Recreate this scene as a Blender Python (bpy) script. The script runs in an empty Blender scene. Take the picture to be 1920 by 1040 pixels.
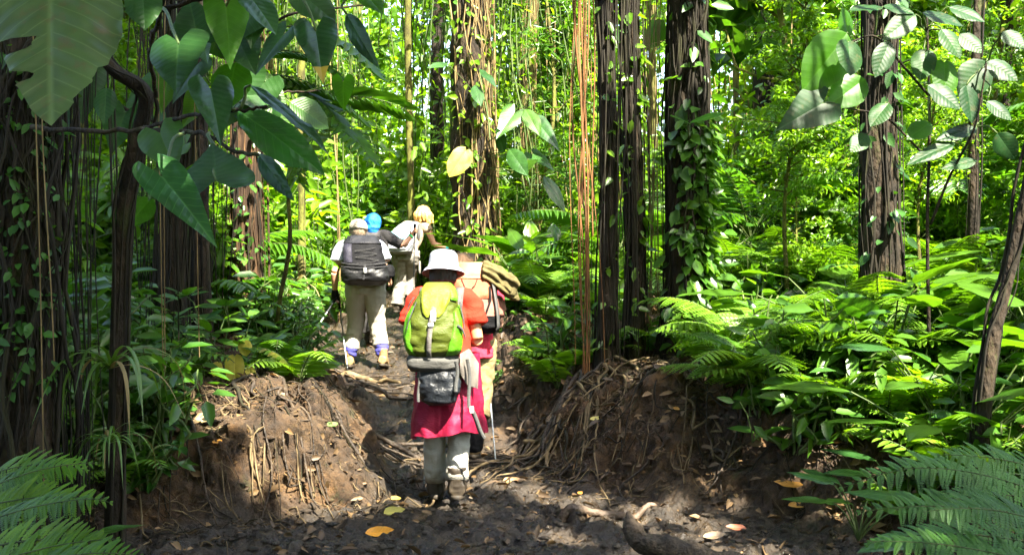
import bpy, math, random
import numpy as np
from mathutils import Vector, Matrix

R = math.radians
random.seed(7)
rng = np.random.default_rng(7)
SC = bpy.context.scene
COL = SC.collection

# ------------------------------------------------------------------ camera, sky, sun, exposure
CAM_Z = 1.5
FPX = 1884.0                                   # focal length in pixels of a 1920 wide frame
cam_d = bpy.data.cameras.new('camera')
cam_d.sensor_width = 36.0
cam_d.lens = FPX / 1920.0 * 36.0
cam_d.clip_start = 0.05
cam_d.clip_end = 2000.0
cam_d.dof.use_dof = False
cam = bpy.data.objects.new('camera', cam_d)
COL.objects.link(cam)
cam.location = (0, 0, CAM_Z)
cam.rotation_euler = (R(90), 0, 0)
SC.camera = cam

SUN = Vector((0.36, -0.62, 1.0)).normalized()   # direction towards the sun
SUN_EL = math.asin(SUN.z)
SUN_ROT = math.atan2(SUN.x, SUN.y)
w = bpy.data.worlds.new('World')
SC.world = w
w.use_nodes = True
nt = w.node_tree
sky = nt.nodes.new('ShaderNodeTexSky')
sky.sky_type = 'NISHITA'
sky.sun_disc = False
sky.sun_elevation = SUN_EL
sky.sun_rotation = SUN_ROT
sky.air_density = 1.3
sky.dust_density = 3.0
nt.links.new(sky.outputs[0], nt.nodes['Background'].inputs[0])
nt.nodes['Background'].inputs[1].default_value = 0.12
sl = bpy.data.lights.new('sun', 'SUN')
sl.energy = 5.0
sl.angle = R(0.5)
sl.color = (1.0, 0.93, 0.77)
sun_o = bpy.data.objects.new('sun', sl)
COL.objects.link(sun_o)
sun_o.rotation_euler = SUN.to_track_quat('Z', 'Y').to_euler()
SC.view_settings.view_transform = 'Standard'
SC.view_settings.look = 'None'
SC.view_settings.gamma = 1.0
SC.view_settings.exposure = 3.05
SC.render.engine = 'CYCLES'
cy = SC.cycles
cy.max_bounces = 7
cy.diffuse_bounces = 5
cy.glossy_bounces = 2
cy.transmission_bounces = 3
cy.transparent_max_bounces = 4
cy.caustics_reflective = False
cy.caustics_refractive = False
cy.sample_clamp_indirect = 6.0
cy.use_denoising = True
cy.use_adaptive_sampling = True
cy.adaptive_threshold = 0.02


def at(px, py, d):
    """the world point that the photograph shows at pixel (px, py), d metres in front of the camera"""
    return np.array([(px - 960.0) / FPX * d, d, CAM_Z - (py - 520.0) / FPX * d])


# ------------------------------------------------------------------ numpy noise
def _hash(i, j, k, seed):
    n = (i * 374761393 + j * 668265263 + k * 2147483647 + seed * 974634777) & 0xFFFFFFFF
    n = ((n ^ (n >> 13)) * 1274126177) & 0xFFFFFFFF
    n = n ^ (n >> 16)
    return (n & 0xFFFFFF).astype(np.float64) / float(0xFFFFFF) * 2.0 - 1.0


def vn(x, y, z=None, seed=0):
    """smooth value noise in -1..1"""
    x = np.asarray(x, float); y = np.asarray(y, float)
    z = np.zeros_like(x) if z is None else np.asarray(z, float)
    x, y, z = np.broadcast_arrays(x, y, z)
    i = np.floor(x).astype(np.int64); j = np.floor(y).astype(np.int64); k = np.floor(z).astype(np.int64)
    fx = x - i; fy = y - j; fz = z - k
    fx = fx * fx * (3 - 2 * fx); fy = fy * fy * (3 - 2 * fy); fz = fz * fz * (3 - 2 * fz)
    out = 0.0
    for a in (0, 1):
        for b in (0, 1):
            for c in (0, 1):
                wgt = (fx if a else 1 - fx) * (fy if b else 1 - fy) * (fz if c else 1 - fz)
                out = out + wgt * _hash(i + a, j + b, k + c, seed)
    return out


def fbm(x, y, z=None, oct=4, seed=0):
    a, f, o = 1.0, 1.0, 0.0
    for q in range(oct):
        o = o + a * vn(np.asarray(x) * f, np.asarray(y) * f, None if z is None else np.asarray(z) * f, seed + q)
        a *= 0.5; f *= 2.03
    return o


def smooth(t):
    t = np.clip(t, 0, 1)
    return t * t * (3 - 2 * t)


# ------------------------------------------------------------------ mesh builder
class MB:
    """collects geometry; build() links it as one mesh object. Every vertex carries 'leaf' = (u, v, random)."""
    def __init__(s):
        s.v, s.f4, s.f3, s.lf, s.n = [], [], [], [], 0
        s.m4, s.m3 = [], []

    def add(s, V, F4=None, F3=None, uv=None, rnd=0.5, mat=0):
        V = np.asarray(V, float).reshape(-1, 3)
        n = len(V)
        L = np.zeros((n, 3))
        if uv is not None: L[:, :2] = uv
        L[:, 2] = rnd
        if F4 is not None and len(F4):
            F4 = np.asarray(F4, np.int64).reshape(-1, 4); s.f4.append(F4 + s.n); s.m4.append(np.full(len(F4), mat))
        if F3 is not None and len(F3):
            F3 = np.asarray(F3, np.int64).reshape(-1, 3); s.f3.append(F3 + s.n); s.m3.append(np.full(len(F3), mat))
        s.v.append(V); s.lf.append(L); s.n += n
        return s

    def grid(s, P, uv=None, rnd=0.5, mat=0, wrap=False):
        """P (a, b, 3) grid of points; wrap closes the b direction"""
        a, b = P.shape[:2]
        idx = np.arange(a * b).reshape(a, b)
        if wrap:
            nx = np.roll(idx, -1, axis=1)
            F = np.stack([idx[:-1], nx[:-1], nx[1:], idx[1:]], -1).reshape(-1, 4)
        else:
            F = np.stack([idx[:-1, :-1], idx[:-1, 1:], idx[1:, 1:], idx[1:, :-1]], -1).reshape(-1, 4)
        return s.add(P.reshape(-1, 3), F, uv=None if uv is None else np.asarray(uv).reshape(-1, 2), rnd=rnd, mat=mat)

    def tube(s, pts, rad, sides=8, rnd=0.5, mat=0, up=None, caps=True, wob=0.0, wfreq=6.0, seed=0):
        """rad: scalars or (a, b) half axes per point"""
        pts = np.asarray(pts, float)
        m = len(pts)
        rad = np.asarray(rad, float)
        if rad.ndim == 0: rad = np.full(m, float(rad))
        if rad.ndim == 1: rad = np.stack([rad, rad], 1)
        T = np.gradient(pts, axis=0)
        T /= np.linalg.norm(T, axis=1)[:, None] + 1e-12
        ref = np.array(up if up is not None else ([0, 0, 1.0] if abs(T[0][2]) < 0.9 else [0, 1.0, 0]), float)
        A = np.zeros((m, 3)); B = np.zeros((m, 3))
        a = np.cross(ref, T[0]); a /= np.linalg.norm(a) + 1e-12
        for i in range(m):
            if up is not None:
                a2 = np.cross(ref, T[i])
                if np.linalg.norm(a2) > 0.05: a = a2
            a = a - T[i] * np.dot(a, T[i]); a /= np.linalg.norm(a) + 1e-12
            A[i] = a; B[i] = np.cross(T[i], a)
        th = np.linspace(0, 2 * math.pi, sides, endpoint=False)
        P = pts[:, None, :] + A[:, None, :] * (np.cos(th)[None, :, None] * rad[:, 0][:, None, None]) + B[:, None, :] * (np.sin(th)[None, :, None] * rad[:, 1][:, None, None])
        if wob:
            nn = fbm(P[..., 0] * wfreq, P[..., 1] * wfreq, P[..., 2] * wfreq * 0.35, 3, seed)
            dirv = P - pts[:, None, :]
            P = P + dirv * (nn * wob)[..., None]
        vv = np.linspace(0, 1, m)
        uv = np.stack(np.broadcast_arrays((th / (2 * math.pi))[None, :], vv[:, None]), -1)
        base = s.n
        s.grid(P, uv=uv, rnd=rnd, mat=mat, wrap=True)
        if caps:
            c0 = s.n
            s.add(np.stack([pts[0], pts[-1]]), rnd=rnd)
            r0 = base + np.arange(sides); r1 = base + (m - 1) * sides + np.arange(sides)
            F = [[c0, r0[(q + 1) % sides], r0[q]] for q in range(sides)] + [[c0 + 1, r1[q], r1[(q + 1) % sides]] for q in range(sides)]
            s.f3.append(np.array(F)); s.m3.append(np.full(len(F), mat))
        return s

    def ball(s, c, r, nu=12, nv=8, mat=0, rnd=0.5):
        c = np.asarray(c, float); r = np.broadcast_to(np.asarray(r, float), (3,))
        ph = np.linspace(0.02, math.pi - 0.02, nv); th = np.linspace(0, 2 * math.pi, nu, endpoint=False)
        P = np.stack([np.sin(ph)[:, None] * np.cos(th) * r[0], np.sin(ph)[:, None] * np.sin(th) * r[1], -np.cos(ph)[:, None] * np.ones(nu) * r[2]], -1) + c
        base = s.n
        s.grid(P, mat=mat, wrap=True, rnd=rnd)
        a = base + np.arange(nu); b = base + (nv - 1) * nu + np.arange(nu)
        c0 = s.n
        s.add(np.stack([P[0].mean(0), P[-1].mean(0)]), rnd=rnd)
        F = [[c0, a[(q + 1) % nu], a[q]] for q in range(nu)] + [[c0 + 1, b[q], b[(q + 1) % nu]] for q in range(nu)]
        s.f3.append(np.array(F)); s.m3.append(np.full(len(F), mat))
        return s

    def leaves(s, O, A, N, L, W, rnd=None, fold=0.12, droop=0.15, mat=0):
        """many six-point leaves: origin, axis, normal, length, width"""
        O = np.asarray(O, float).reshape(-1, 3); n = len(O)
        A = np.broadcast_to(np.asarray(A, float), (n, 3)); A = A / (np.linalg.norm(A, axis=1)[:, None] + 1e-9)
        N = np.broadcast_to(np.asarray(N, float), (n, 3)); N = N - A * (A * N).sum(1)[:, None]; N = N / (np.linalg.norm(N, axis=1)[:, None] + 1e-9)
        S = np.cross(A, N)
        L = np.broadcast_to(np.asarray(L, float), (n,))[:, None]; W = np.broadcast_to(np.asarray(W, float), (n,))[:, None]
        if rnd is None: rnd = rng.random(n)
        rnd = np.broadcast_to(rnd, (n,))
        def P(t, u): return O + A * (L * t) + S * (W * u * 0.5) + N * (abs(u) * fold * W - droop * L * t * t)
        V = np.stack([P(0, 0), P(.3, 1), P(.68, .82), P(1, 0), P(.68, -.82), P(.3, -1)], 1)
        b = np.arange(n)[:, None] * 6
        F = np.concatenate([b + np.array([[0, 1, 2, 3]]), b + np.array([[0, 3, 4, 5]])], 0)
        uv = np.tile(np.array([[0, 0], [1, .3], [.8, .68], [0, 1], [-.8, .68], [-1, .3]]), (n, 1))
        return s.add(V.reshape(-1, 3), F, uv=uv, rnd=np.repeat(rnd, 6), mat=mat)

    def mesh(s, name, mats, shade=True):
        V = np.concatenate(s.v) if s.v else np.zeros((0, 3))
        F4 = np.concatenate(s.f4) if s.f4 else np.zeros((0, 4), np.int64)
        F3 = np.concatenate(s.f3) if s.f3 else np.zeros((0, 3), np.int64)
        me = bpy.data.meshes.new(name)
        me.vertices.add(len(V)); me.vertices.foreach_set('co', V.ravel())
        nl = len(F4) * 4 + len(F3) * 3
        me.loops.add(nl)
        me.loops.foreach_set('vertex_index', np.concatenate([F4.ravel(), F3.ravel()]).astype(np.int32))
        me.polygons.add(len(F4) + len(F3))
        st = np.concatenate([np.arange(len(F4)) * 4, len(F4) * 4 + np.arange(len(F3)) * 3]).astype(np.int32)
        me.polygons.foreach_set('loop_start', st)
        mi = np.concatenate((s.m4 or [np.zeros(0)]) + (s.m3 or [np.zeros(0)])).astype(np.int32)
        for mm in (mats if isinstance(mats, (list, tuple)) else [mats]): me.materials.append(mm)
        me.polygons.foreach_set('material_index', mi)
        me.update(calc_edges=True)
        me.polygons.foreach_set('use_smooth', np.full(len(me.polygons), bool(shade)))
        at_ = me.attributes.new('leaf', 'FLOAT_VECTOR', 'POINT')
        at_.data.foreach_set('vector', np.concatenate(s.lf).ravel() if s.lf else np.zeros(0))
        return me

    def build(s, name, mats, parent=None, shade=True, loc=None):
        o = bpy.data.objects.new(name, s.mesh(name, mats, shade))
        COL.objects.link(o)
        if parent is not None: o.parent = parent
        if loc is not None: o.location = loc
        return o


def tag(o, label=None, cat=None, group=None, kind=None):
    if label: o['label'] = label
    if cat: o['category'] = cat
    if group: o['group'] = group
    if kind: o['kind'] = kind
    return o


def thing(name, label, cat, loc=(0, 0, 0), rz=0.0, group=None):
    o = bpy.data.objects.new(name, None)
    COL.objects.link(o)
    o.empty_display_size = 0.1
    o.location = tuple(loc); o.rotation_euler = (0, 0, rz)
    return tag(o, label, cat, group)


def copy_tree(o, parent=None):
    c = o.copy(); COL.objects.link(c)
    if parent is not None: c.parent = parent
    for ch in [k for k in o.children]: copy_tree(ch, c)
    return c


# ------------------------------------------------------------------ materials
def newmat(name):
    m = bpy.data.materials.new(name); m.use_nodes = True
    t = m.node_tree
    return m, t, t.nodes['Principled BSDF'], t.nodes['Material Output']


def node(t, kind, **kw):
    n = t.nodes.new(kind)
    for k, v in kw.items(): setattr(n, k, v)
    return n


def leaf_mat(name, dark, light, trans=None, tw=0.45, rough=0.38, odd=None, odd_at=0.93, veins=0.0, spec=0.5, hue=0.03, nv=14.0, spots=0.0):
    """leaf: colour varied per leaf and per plant, light coming through, sheen, side veins"""
    m, t, p, out = newmat(name)
    a = node(t, 'ShaderNodeAttribute', attribute_name='leaf')
    sx = node(t, 'ShaderNodeSeparateXYZ'); t.links.new(a.outputs['Vector'], sx.inputs[0])
    oi = node(t, 'ShaderNodeObjectInfo')
    ad = node(t, 'ShaderNodeMath', operation='MULTIPLY_ADD'); ad.inputs[1].default_value = 0.65
    t.links.new(sx.outputs[2], ad.inputs[0])
    sc = node(t, 'ShaderNodeMath', operation='MULTIPLY'); sc.inputs[1].default_value = 0.35
    t.links.new(oi.outputs['Random'], sc.inputs[0]); t.links.new(sc.outputs[0], ad.inputs[2])
    cr = node(t, 'ShaderNodeValToRGB')
    e = cr.color_ramp.elements
    e[0].color = (*dark, 1); e[1].color = (*light, 1); e[0].position = 0.05; e[1].position = 0.9
    if odd is not None:
        e[1].position = odd_at - 0.06
        q = e.new(odd_at); q.color = (*odd, 1)
    t.links.new(ad.outputs[0], cr.inputs[0])
    col = cr.outputs[0]
    tc = node(t, 'ShaderNodeTexCoord')
    nz = node(t, 'ShaderNodeTexNoise'); nz.inputs['Scale'].default_value = 9.0; nz.inputs['Detail'].default_value = 3.0
    t.links.new(tc.outputs['Object'], nz.inputs['Vector'])
    hs = node(t, 'ShaderNodeHueSaturation')
    mr = node(t, 'ShaderNodeMapRange'); mr.inputs[1].default_value = 0.3; mr.inputs[2].default_value = 0.7
    mr.inputs[3].default_value = 0.72; mr.inputs[4].default_value = 1.25
    t.links.new(nz.outputs[0], mr.inputs[0]); t.links.new(mr.outputs[0], hs.inputs['Value'])
    t.links.new(col, hs.inputs['Color'])
    col = hs.outputs[0]
    if veins > 0:
        # side veins: |u| and v make chevrons along the leaf
        ab = node(t, 'ShaderNodeMath', operation='ABSOLUTE'); t.links.new(sx.outputs[0], ab.inputs[0])
        mu = node(t, 'ShaderNodeMath', operation='MULTIPLY_ADD'); mu.inputs[1].default_value = -0.22
        t.links.new(ab.outputs[0], mu.inputs[0]); t.links.new(sx.outputs[1], mu.inputs[2])
        fr = node(t, 'ShaderNodeMath', operation='MULTIPLY'); fr.inputs[1].default_value = nv
        t.links.new(mu.outputs[0], fr.inputs[0])
        pp = node(t, 'ShaderNodeMath', operation='PINGPONG'); pp.inputs[1].default_value = 0.5
        t.links.new(fr.outputs[0], pp.inputs[0])
        vr = node(t, 'ShaderNodeMapRange'); vr.inputs[1].default_value = 0.0; vr.inputs[2].default_value = 0.07; vr.inputs[3].default_value = 1; vr.inputs[4].default_value = 0
        t.links.new(pp.outputs[0], vr.inputs[0])
        mid = node(t, 'ShaderNodeMapRange'); mid.inputs[1].default_value = 0.015; mid.inputs[2].default_value = 0.06; mid.inputs[3].default_value = 1; mid.inputs[4].default_value = 0
        t.links.new(ab.outputs[0], mid.inputs[0])
        mx = node(t, 'ShaderNodeMath', operation='MAXIMUM'); t.links.new(vr.outputs[0], mx.inputs[0]); t.links.new(mid.outputs[0], mx.inputs[1])
        mm = node(t, 'ShaderNodeMix', data_type='RGBA'); mm.inputs[7].default_value = (light[0] * 1.7 + .02, light[1] * 1.5 + .03, light[2] * 1.6 + .02, 1)
        f2 = node(t, 'ShaderNodeMath', operation='MULTIPLY'); f2.inputs[1].default_value = veins
        t.links.new(mx.outputs[0], f2.inputs[0]); t.links.new(f2.outputs[0], mm.inputs[0]); t.links.new(col, mm.inputs[6])
        col = mm.outputs[2]
        bp = node(t, 'ShaderNodeBump'); bp.inputs['Strength'].default_value = 0.35; bp.inputs['Distance'].default_value = 0.004; bp.invert = True
        t.links.new(pp.outputs[0], bp.inputs['Height']); t.links.new(bp.outputs[0], p.inputs['Normal'])
    if spots > 0:
        n2 = node(t, 'ShaderNodeTexNoise'); n2.inputs['Scale'].default_value = 26.0; n2.inputs['Detail'].default_value = 5.0
        t.links.new(tc.outputs['Object'], n2.inputs['Vector'])
        m2 = node(t, 'ShaderNodeMapRange'); m2.inputs[1].default_value = 0.56; m2.inputs[2].default_value = 0.72; m2.inputs[4].default_value = spots
        t.links.new(n2.outputs[0], m2.inputs[0])
        mm = node(t, 'ShaderNodeMix', data_type='RGBA'); mm.inputs[7].default_value = (.10, .075, .03, 1)
        t.links.new(m2.outputs[0], mm.inputs[0]); t.links.new(col, mm.inputs[6]); col = mm.outputs[2]
    t.links.new(col, p.inputs['Base Color'])
    p.inputs['Roughness'].default_value = rough
    p.inputs['Specular IOR Level'].default_value = spec
    tr = node(t, 'ShaderNodeBsdfTranslucent')
    tm = node(t, 'ShaderNodeMix', data_type='RGBA', blend_type='MULTIPLY'); tm.inputs[0].default_value = 1.0
    tm.inputs[7].default_value = (*(trans or (2.0, 1.95, 0.42)), 1)
    t.links.new(col, tm.inputs[6]); t.links.new(tm.outputs[2], tr.inputs[0])
    ms = node(t, 'ShaderNodeMixShader'); ms.inputs[0].default_value = tw
    t.links.new(p.outputs[0], ms.inputs[1]); t.links.new(tr.outputs[0], ms.inputs[2])
    t.links.new(ms.outputs[0], out.inputs[0])
    return m


def noise_mat(name, cols, scale=6.0, rough=0.85, bump=0.4, bscale=30.0, stretch=(1, 1, 1), bdist=0.01, spec=0.3, coords='Object', detail=6.0):
    """cols: list of (position, rgb) along a noise"""
    m, t, p, out = newmat(name)
    tc = node(t, 'ShaderNodeTexCoord'); mp = node(t, 'ShaderNodeMapping'); mp.inputs['Scale'].default_value = stretch
    t.links.new(tc.outputs[coords], mp.inputs[0])
    nz = node(t, 'ShaderNodeTexNoise'); nz.inputs['Scale'].default_value = scale; nz.inputs['Detail'].default_value = detail; nz.inputs['Roughness'].default_value = 0.62
    t.links.new(mp.outputs[0], nz.inputs['Vector'])
    cr = node(t, 'ShaderNodeValToRGB'); e = cr.color_ramp.elements
    e[0].position, e[0].color = cols[0][0], (*cols[0][1], 1)
    e[1].position, e[1].color = cols[-1][0], (*cols[-1][1], 1)
    for ps, c in cols[1:-1]:
        q = e.new(ps); q.color = (*c, 1)
    t.links.new(nz.outputs[0], cr.inputs[0]); t.links.new(cr.outputs[0], p.inputs['Base Color'])
    p.inputs['Roughness'].default_value = rough; p.inputs['Specular IOR Level'].default_value = spec
    if bump:
        n2 = node(t, 'ShaderNodeTexNoise'); n2.inputs['Scale'].default_value = bscale; n2.inputs['Detail'].default_value = 5.0
        t.links.new(mp.outputs[0], n2.inputs['Vector'])
        b = node(t, 'ShaderNodeBump'); b.inputs['Strength'].default_value = bump; b.inputs['Distance'].default_value = bdist
        t.links.new(n2.outputs[0], b.inputs['Height']); t.links.new(b.outputs[0], p.inputs['Normal'])
    return m


def cloth_mat(name, col, rough=0.85, var=0.25, weave=900.0, bump=0.25, dirt=None, sheen=0.0):
    m, t, p, out = newmat(name)
    tc = node(t, 'ShaderNodeTexCoord')
    nz = node(t, 'ShaderNodeTexNoise'); nz.inputs['Scale'].default_value = 11.0; nz.inputs['Detail'].default_value = 6.0
    t.links.new(tc.outputs['Object'], nz.inputs['Vector'])
    mr = node(t, 'ShaderNodeMapRange'); mr.inputs[1].default_value = .3; mr.inputs[2].default_value = .7; mr.inputs[3].default_value = 1 - var; mr.inputs[4].default_value = 1 + var * .6
    t.links.new(nz.outputs[0], mr.inputs[0])
    hs = node(t, 'ShaderNodeHueSaturation'); hs.inputs['Color'].default_value = (*col, 1); t.links.new(mr.outputs[0], hs.inputs['Value'])
    c = hs.outputs[0]
    if dirt:
        zmax, dc = dirt
        sx = node(t, 'ShaderNodeSeparateXYZ'); t.links.new(tc.outputs['Object'], sx.inputs[0])
        n3 = node(t, 'ShaderNodeTexNoise'); n3.inputs['Scale'].default_value = 16.0; n3.inputs['Detail'].default_value = 7.0
        t.links.new(tc.outputs['Object'], n3.inputs['Vector'])
        q = node(t, 'ShaderNodeMath', operation='MULTIPLY_ADD'); q.inputs[1].default_value = 0.7; t.links.new(n3.outputs[0], q.inputs[0]); t.links.new(sx.outputs[2], q.inputs[2])
        r2 = node(t, 'ShaderNodeMapRange'); r2.inputs[1].default_value = zmax + .2; r2.inputs[2].default_value = zmax + .5; r2.inputs[3].default_value = .85; r2.inputs[4].default_value = 0
        t.links.new(q.outputs[0], r2.inputs[0])
        mm = node(t, 'ShaderNodeMix', data_type='RGBA'); mm.inputs[7].default_value = (*dc, 1)
        t.links.new(r2.outputs[0], mm.inputs[0]); t.links.new(c, mm.inputs[6]); c = mm.outputs[2]
    t.links.new(c, p.inputs['Base Color'])
    p.inputs['Roughness'].default_value = rough; p.inputs['Specular IOR Level'].default_value = 0.25
    p.inputs['Sheen Weight'].default_value = sheen
    n2 = node(t, 'ShaderNodeTexNoise'); n2.inputs['Scale'].default_value = 45.0; n2.inputs['Detail'].default_value = 3.0
    t.links.new(tc.outputs['Object'], n2.inputs['Vector'])
    b = node(t, 'ShaderNodeBump'); b.inputs['Strength'].default_value = bump; b.inputs['Distance'].default_value = 0.006
    t.links.new(n2.outputs[0], b.inputs['Height'])
    # soft creases in the cloth
    mp = node(t, 'ShaderNodeMapping'); mp.inputs['Scale'].default_value = (1.0, 1.0, 1.7); t.links.new(tc.outputs['Object'], mp.inputs[0])
    n4 = node(t, 'ShaderNodeTexNoise'); n4.inputs['Scale'].default_value = 12.0; n4.inputs['Detail'].default_value = 2.0; n4.inputs['Distortion'].default_value = 1.6
    t.links.new(mp.outputs[0], n4.inputs['Vector'])
    pg = node(t, 'ShaderNodeMath', operation='PINGPONG'); pg.inputs[1].default_value = .09; t.links.new(n4.outputs[0], pg.inputs[0])
    b3 = node(t, 'ShaderNodeBump'); b3.inputs['Strength'].default_value = .5; b3.inputs['Distance'].default_value = .03
    t.links.new(pg.outputs[0], b3.inputs['Height']); t.links.new(b.outputs[0], b3.inputs['Normal']); t.links.new(b3.outputs[0], p.inputs['Normal'])
    return m
# ------------------------------------------------------------------ terrain
def path_z(y): return np.interp(y, [-30, 0, 6.7, 8.3, 9.5, 11, 13, 16.5, 20, 25, 32, 45, 70, 120, 300], [0, 0, .0, .08, .30, .50, .66, .97, 1.5, 2.3, 3.6, 5.6, 8, 11, 14])
def left_edge(y): return np.interp(y, [-5, 5.6, 6.2, 6.6, 7.2, 9, 11, 13, 16, 20], [-2.7, -2.6, -1.75, -.92, -1.02, -1.25, -2.15, -2.5, -2.6, -2.4])
def right_edge(y): return np.interp(y, [-5, 5.3, 5.9, 6.5, 7.0, 8, 9, 10, 11, 13, 16, 20], [3.2, 2.7, 2.1, 1.25, .55, .05, -.12, -.55, -.95, -1.2, -1.3, -1.2])
def left_bank(y): return np.interp(y, [0, 5, 6.2, 6.9, 8.5, 10, 12, 16, 22], [.1, .2, .5, .62, .55, .42, .34, .18, .05])
def right_bank(y): return np.interp(y, [0, 5, 6.0, 7.0, 8.5, 10, 12, 16, 22], [.1, .2, .42, .56, .62, .5, .45, .3, .1])


def mudness(x, y):
    """1 on the trodden trail, 0 on the banks and the forest floor"""
    j = 0.10 * vn(x * 2.3, y * 2.3, None, 31)
    l = smooth((x + j - left_edge(y)) / 0.28 + .5); r = smooth((right_edge(y) - x + j) / 0.45 + .5)
    return l * r


def boot_prints(x, y):
    z = np.zeros_like(x)
    for (px, py, a) in PRINTS:
        px = px + (float(left_edge(py)) + float(right_edge(py))) / 2 * (.8 if py > 6.4 else .2)
        dx, dy = x - px, y - py
        m = (np.abs(dx) < .3) & (np.abs(dy) < .3)
        if not np.any(m): continue
        u = dx[m] * math.cos(a) - dy[m] * math.sin(a); v = dx[m] * math.sin(a) + dy[m] * math.cos(a)
        q = (u / .055) ** 2 + (v / .14) ** 2
        z[m] += -.045 * np.exp(-q ** 2) + .022 * np.exp(-(q - 1.9) ** 2 * 1.5)
    return z


def ground_z(x, y, fine=True):
    x = np.asarray(x, float); y = np.asarray(y, float)
    z = path_z(y)
    j = 0.13 * vn(x * 1.6, y * 1.6, None, 5) + .05 * vn(x * 5, y * 5, None, 6)
    l = smooth((left_edge(y) - x + j * 1.4) / 0.72 + 0.22); r = smooth((x + j * 2.2 - right_edge(y)) / 1.15 + 0.15)
    z = z + left_bank(y) * l + right_bank(y) * r
    dl = np.clip(left_edge(y) - x, 0, 60); dr = np.clip(x - right_edge(y), 0, 60)
    z = z + np.minimum(0.055 * dl, 1.2) * l + np.minimum(0.075 * dr, 1.1) * r
    far = smooth((y - 9) / 14)
    z = z + (0.10 + .5 * far) * fbm(x * .33, y * .33, None, 3, 11) * (1 - mudness(x, y) * .9)
    if fine:
        m = mudness(x, y)
        bank = (1 - m)
        if z.ndim: z = z + m * boot_prints(x, y)
        z = z + m * (0.030 * fbm(x * 4.2, y * 4.2, None, 4, 17) + 0.040 * np.abs(fbm(x * 7, y * 7, None, 4, 23)) + .030 * np.abs(fbm(x * 17, y * 17, None, 3, 53)) - .035)
        z = z + bank * (0.075 * fbm(x * 2.7, y * 2.7, None, 4, 29) + .050 * np.abs(fbm(x * 7, y * 7, None, 4, 37)) - .06 * np.maximum(0, fbm(x * 4.5, y * 4.5, None, 3, 41)) + .034 * np.abs(fbm(x * 17, y * 17, None, 3, 43)) - .03)
    return z


PRINTS = [(float(a), float(b), float(c)) for a, b, c in zip(-1.5 + 2.6 * np.random.default_rng(3).random(70), 5.2 + 5.5 * np.random.default_rng(4).random(70), np.random.default_rng(5).normal(size=70) * .35)]


def gz(x, y): return float(ground_z(np.array([x]), np.array([y]))[0])


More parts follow.
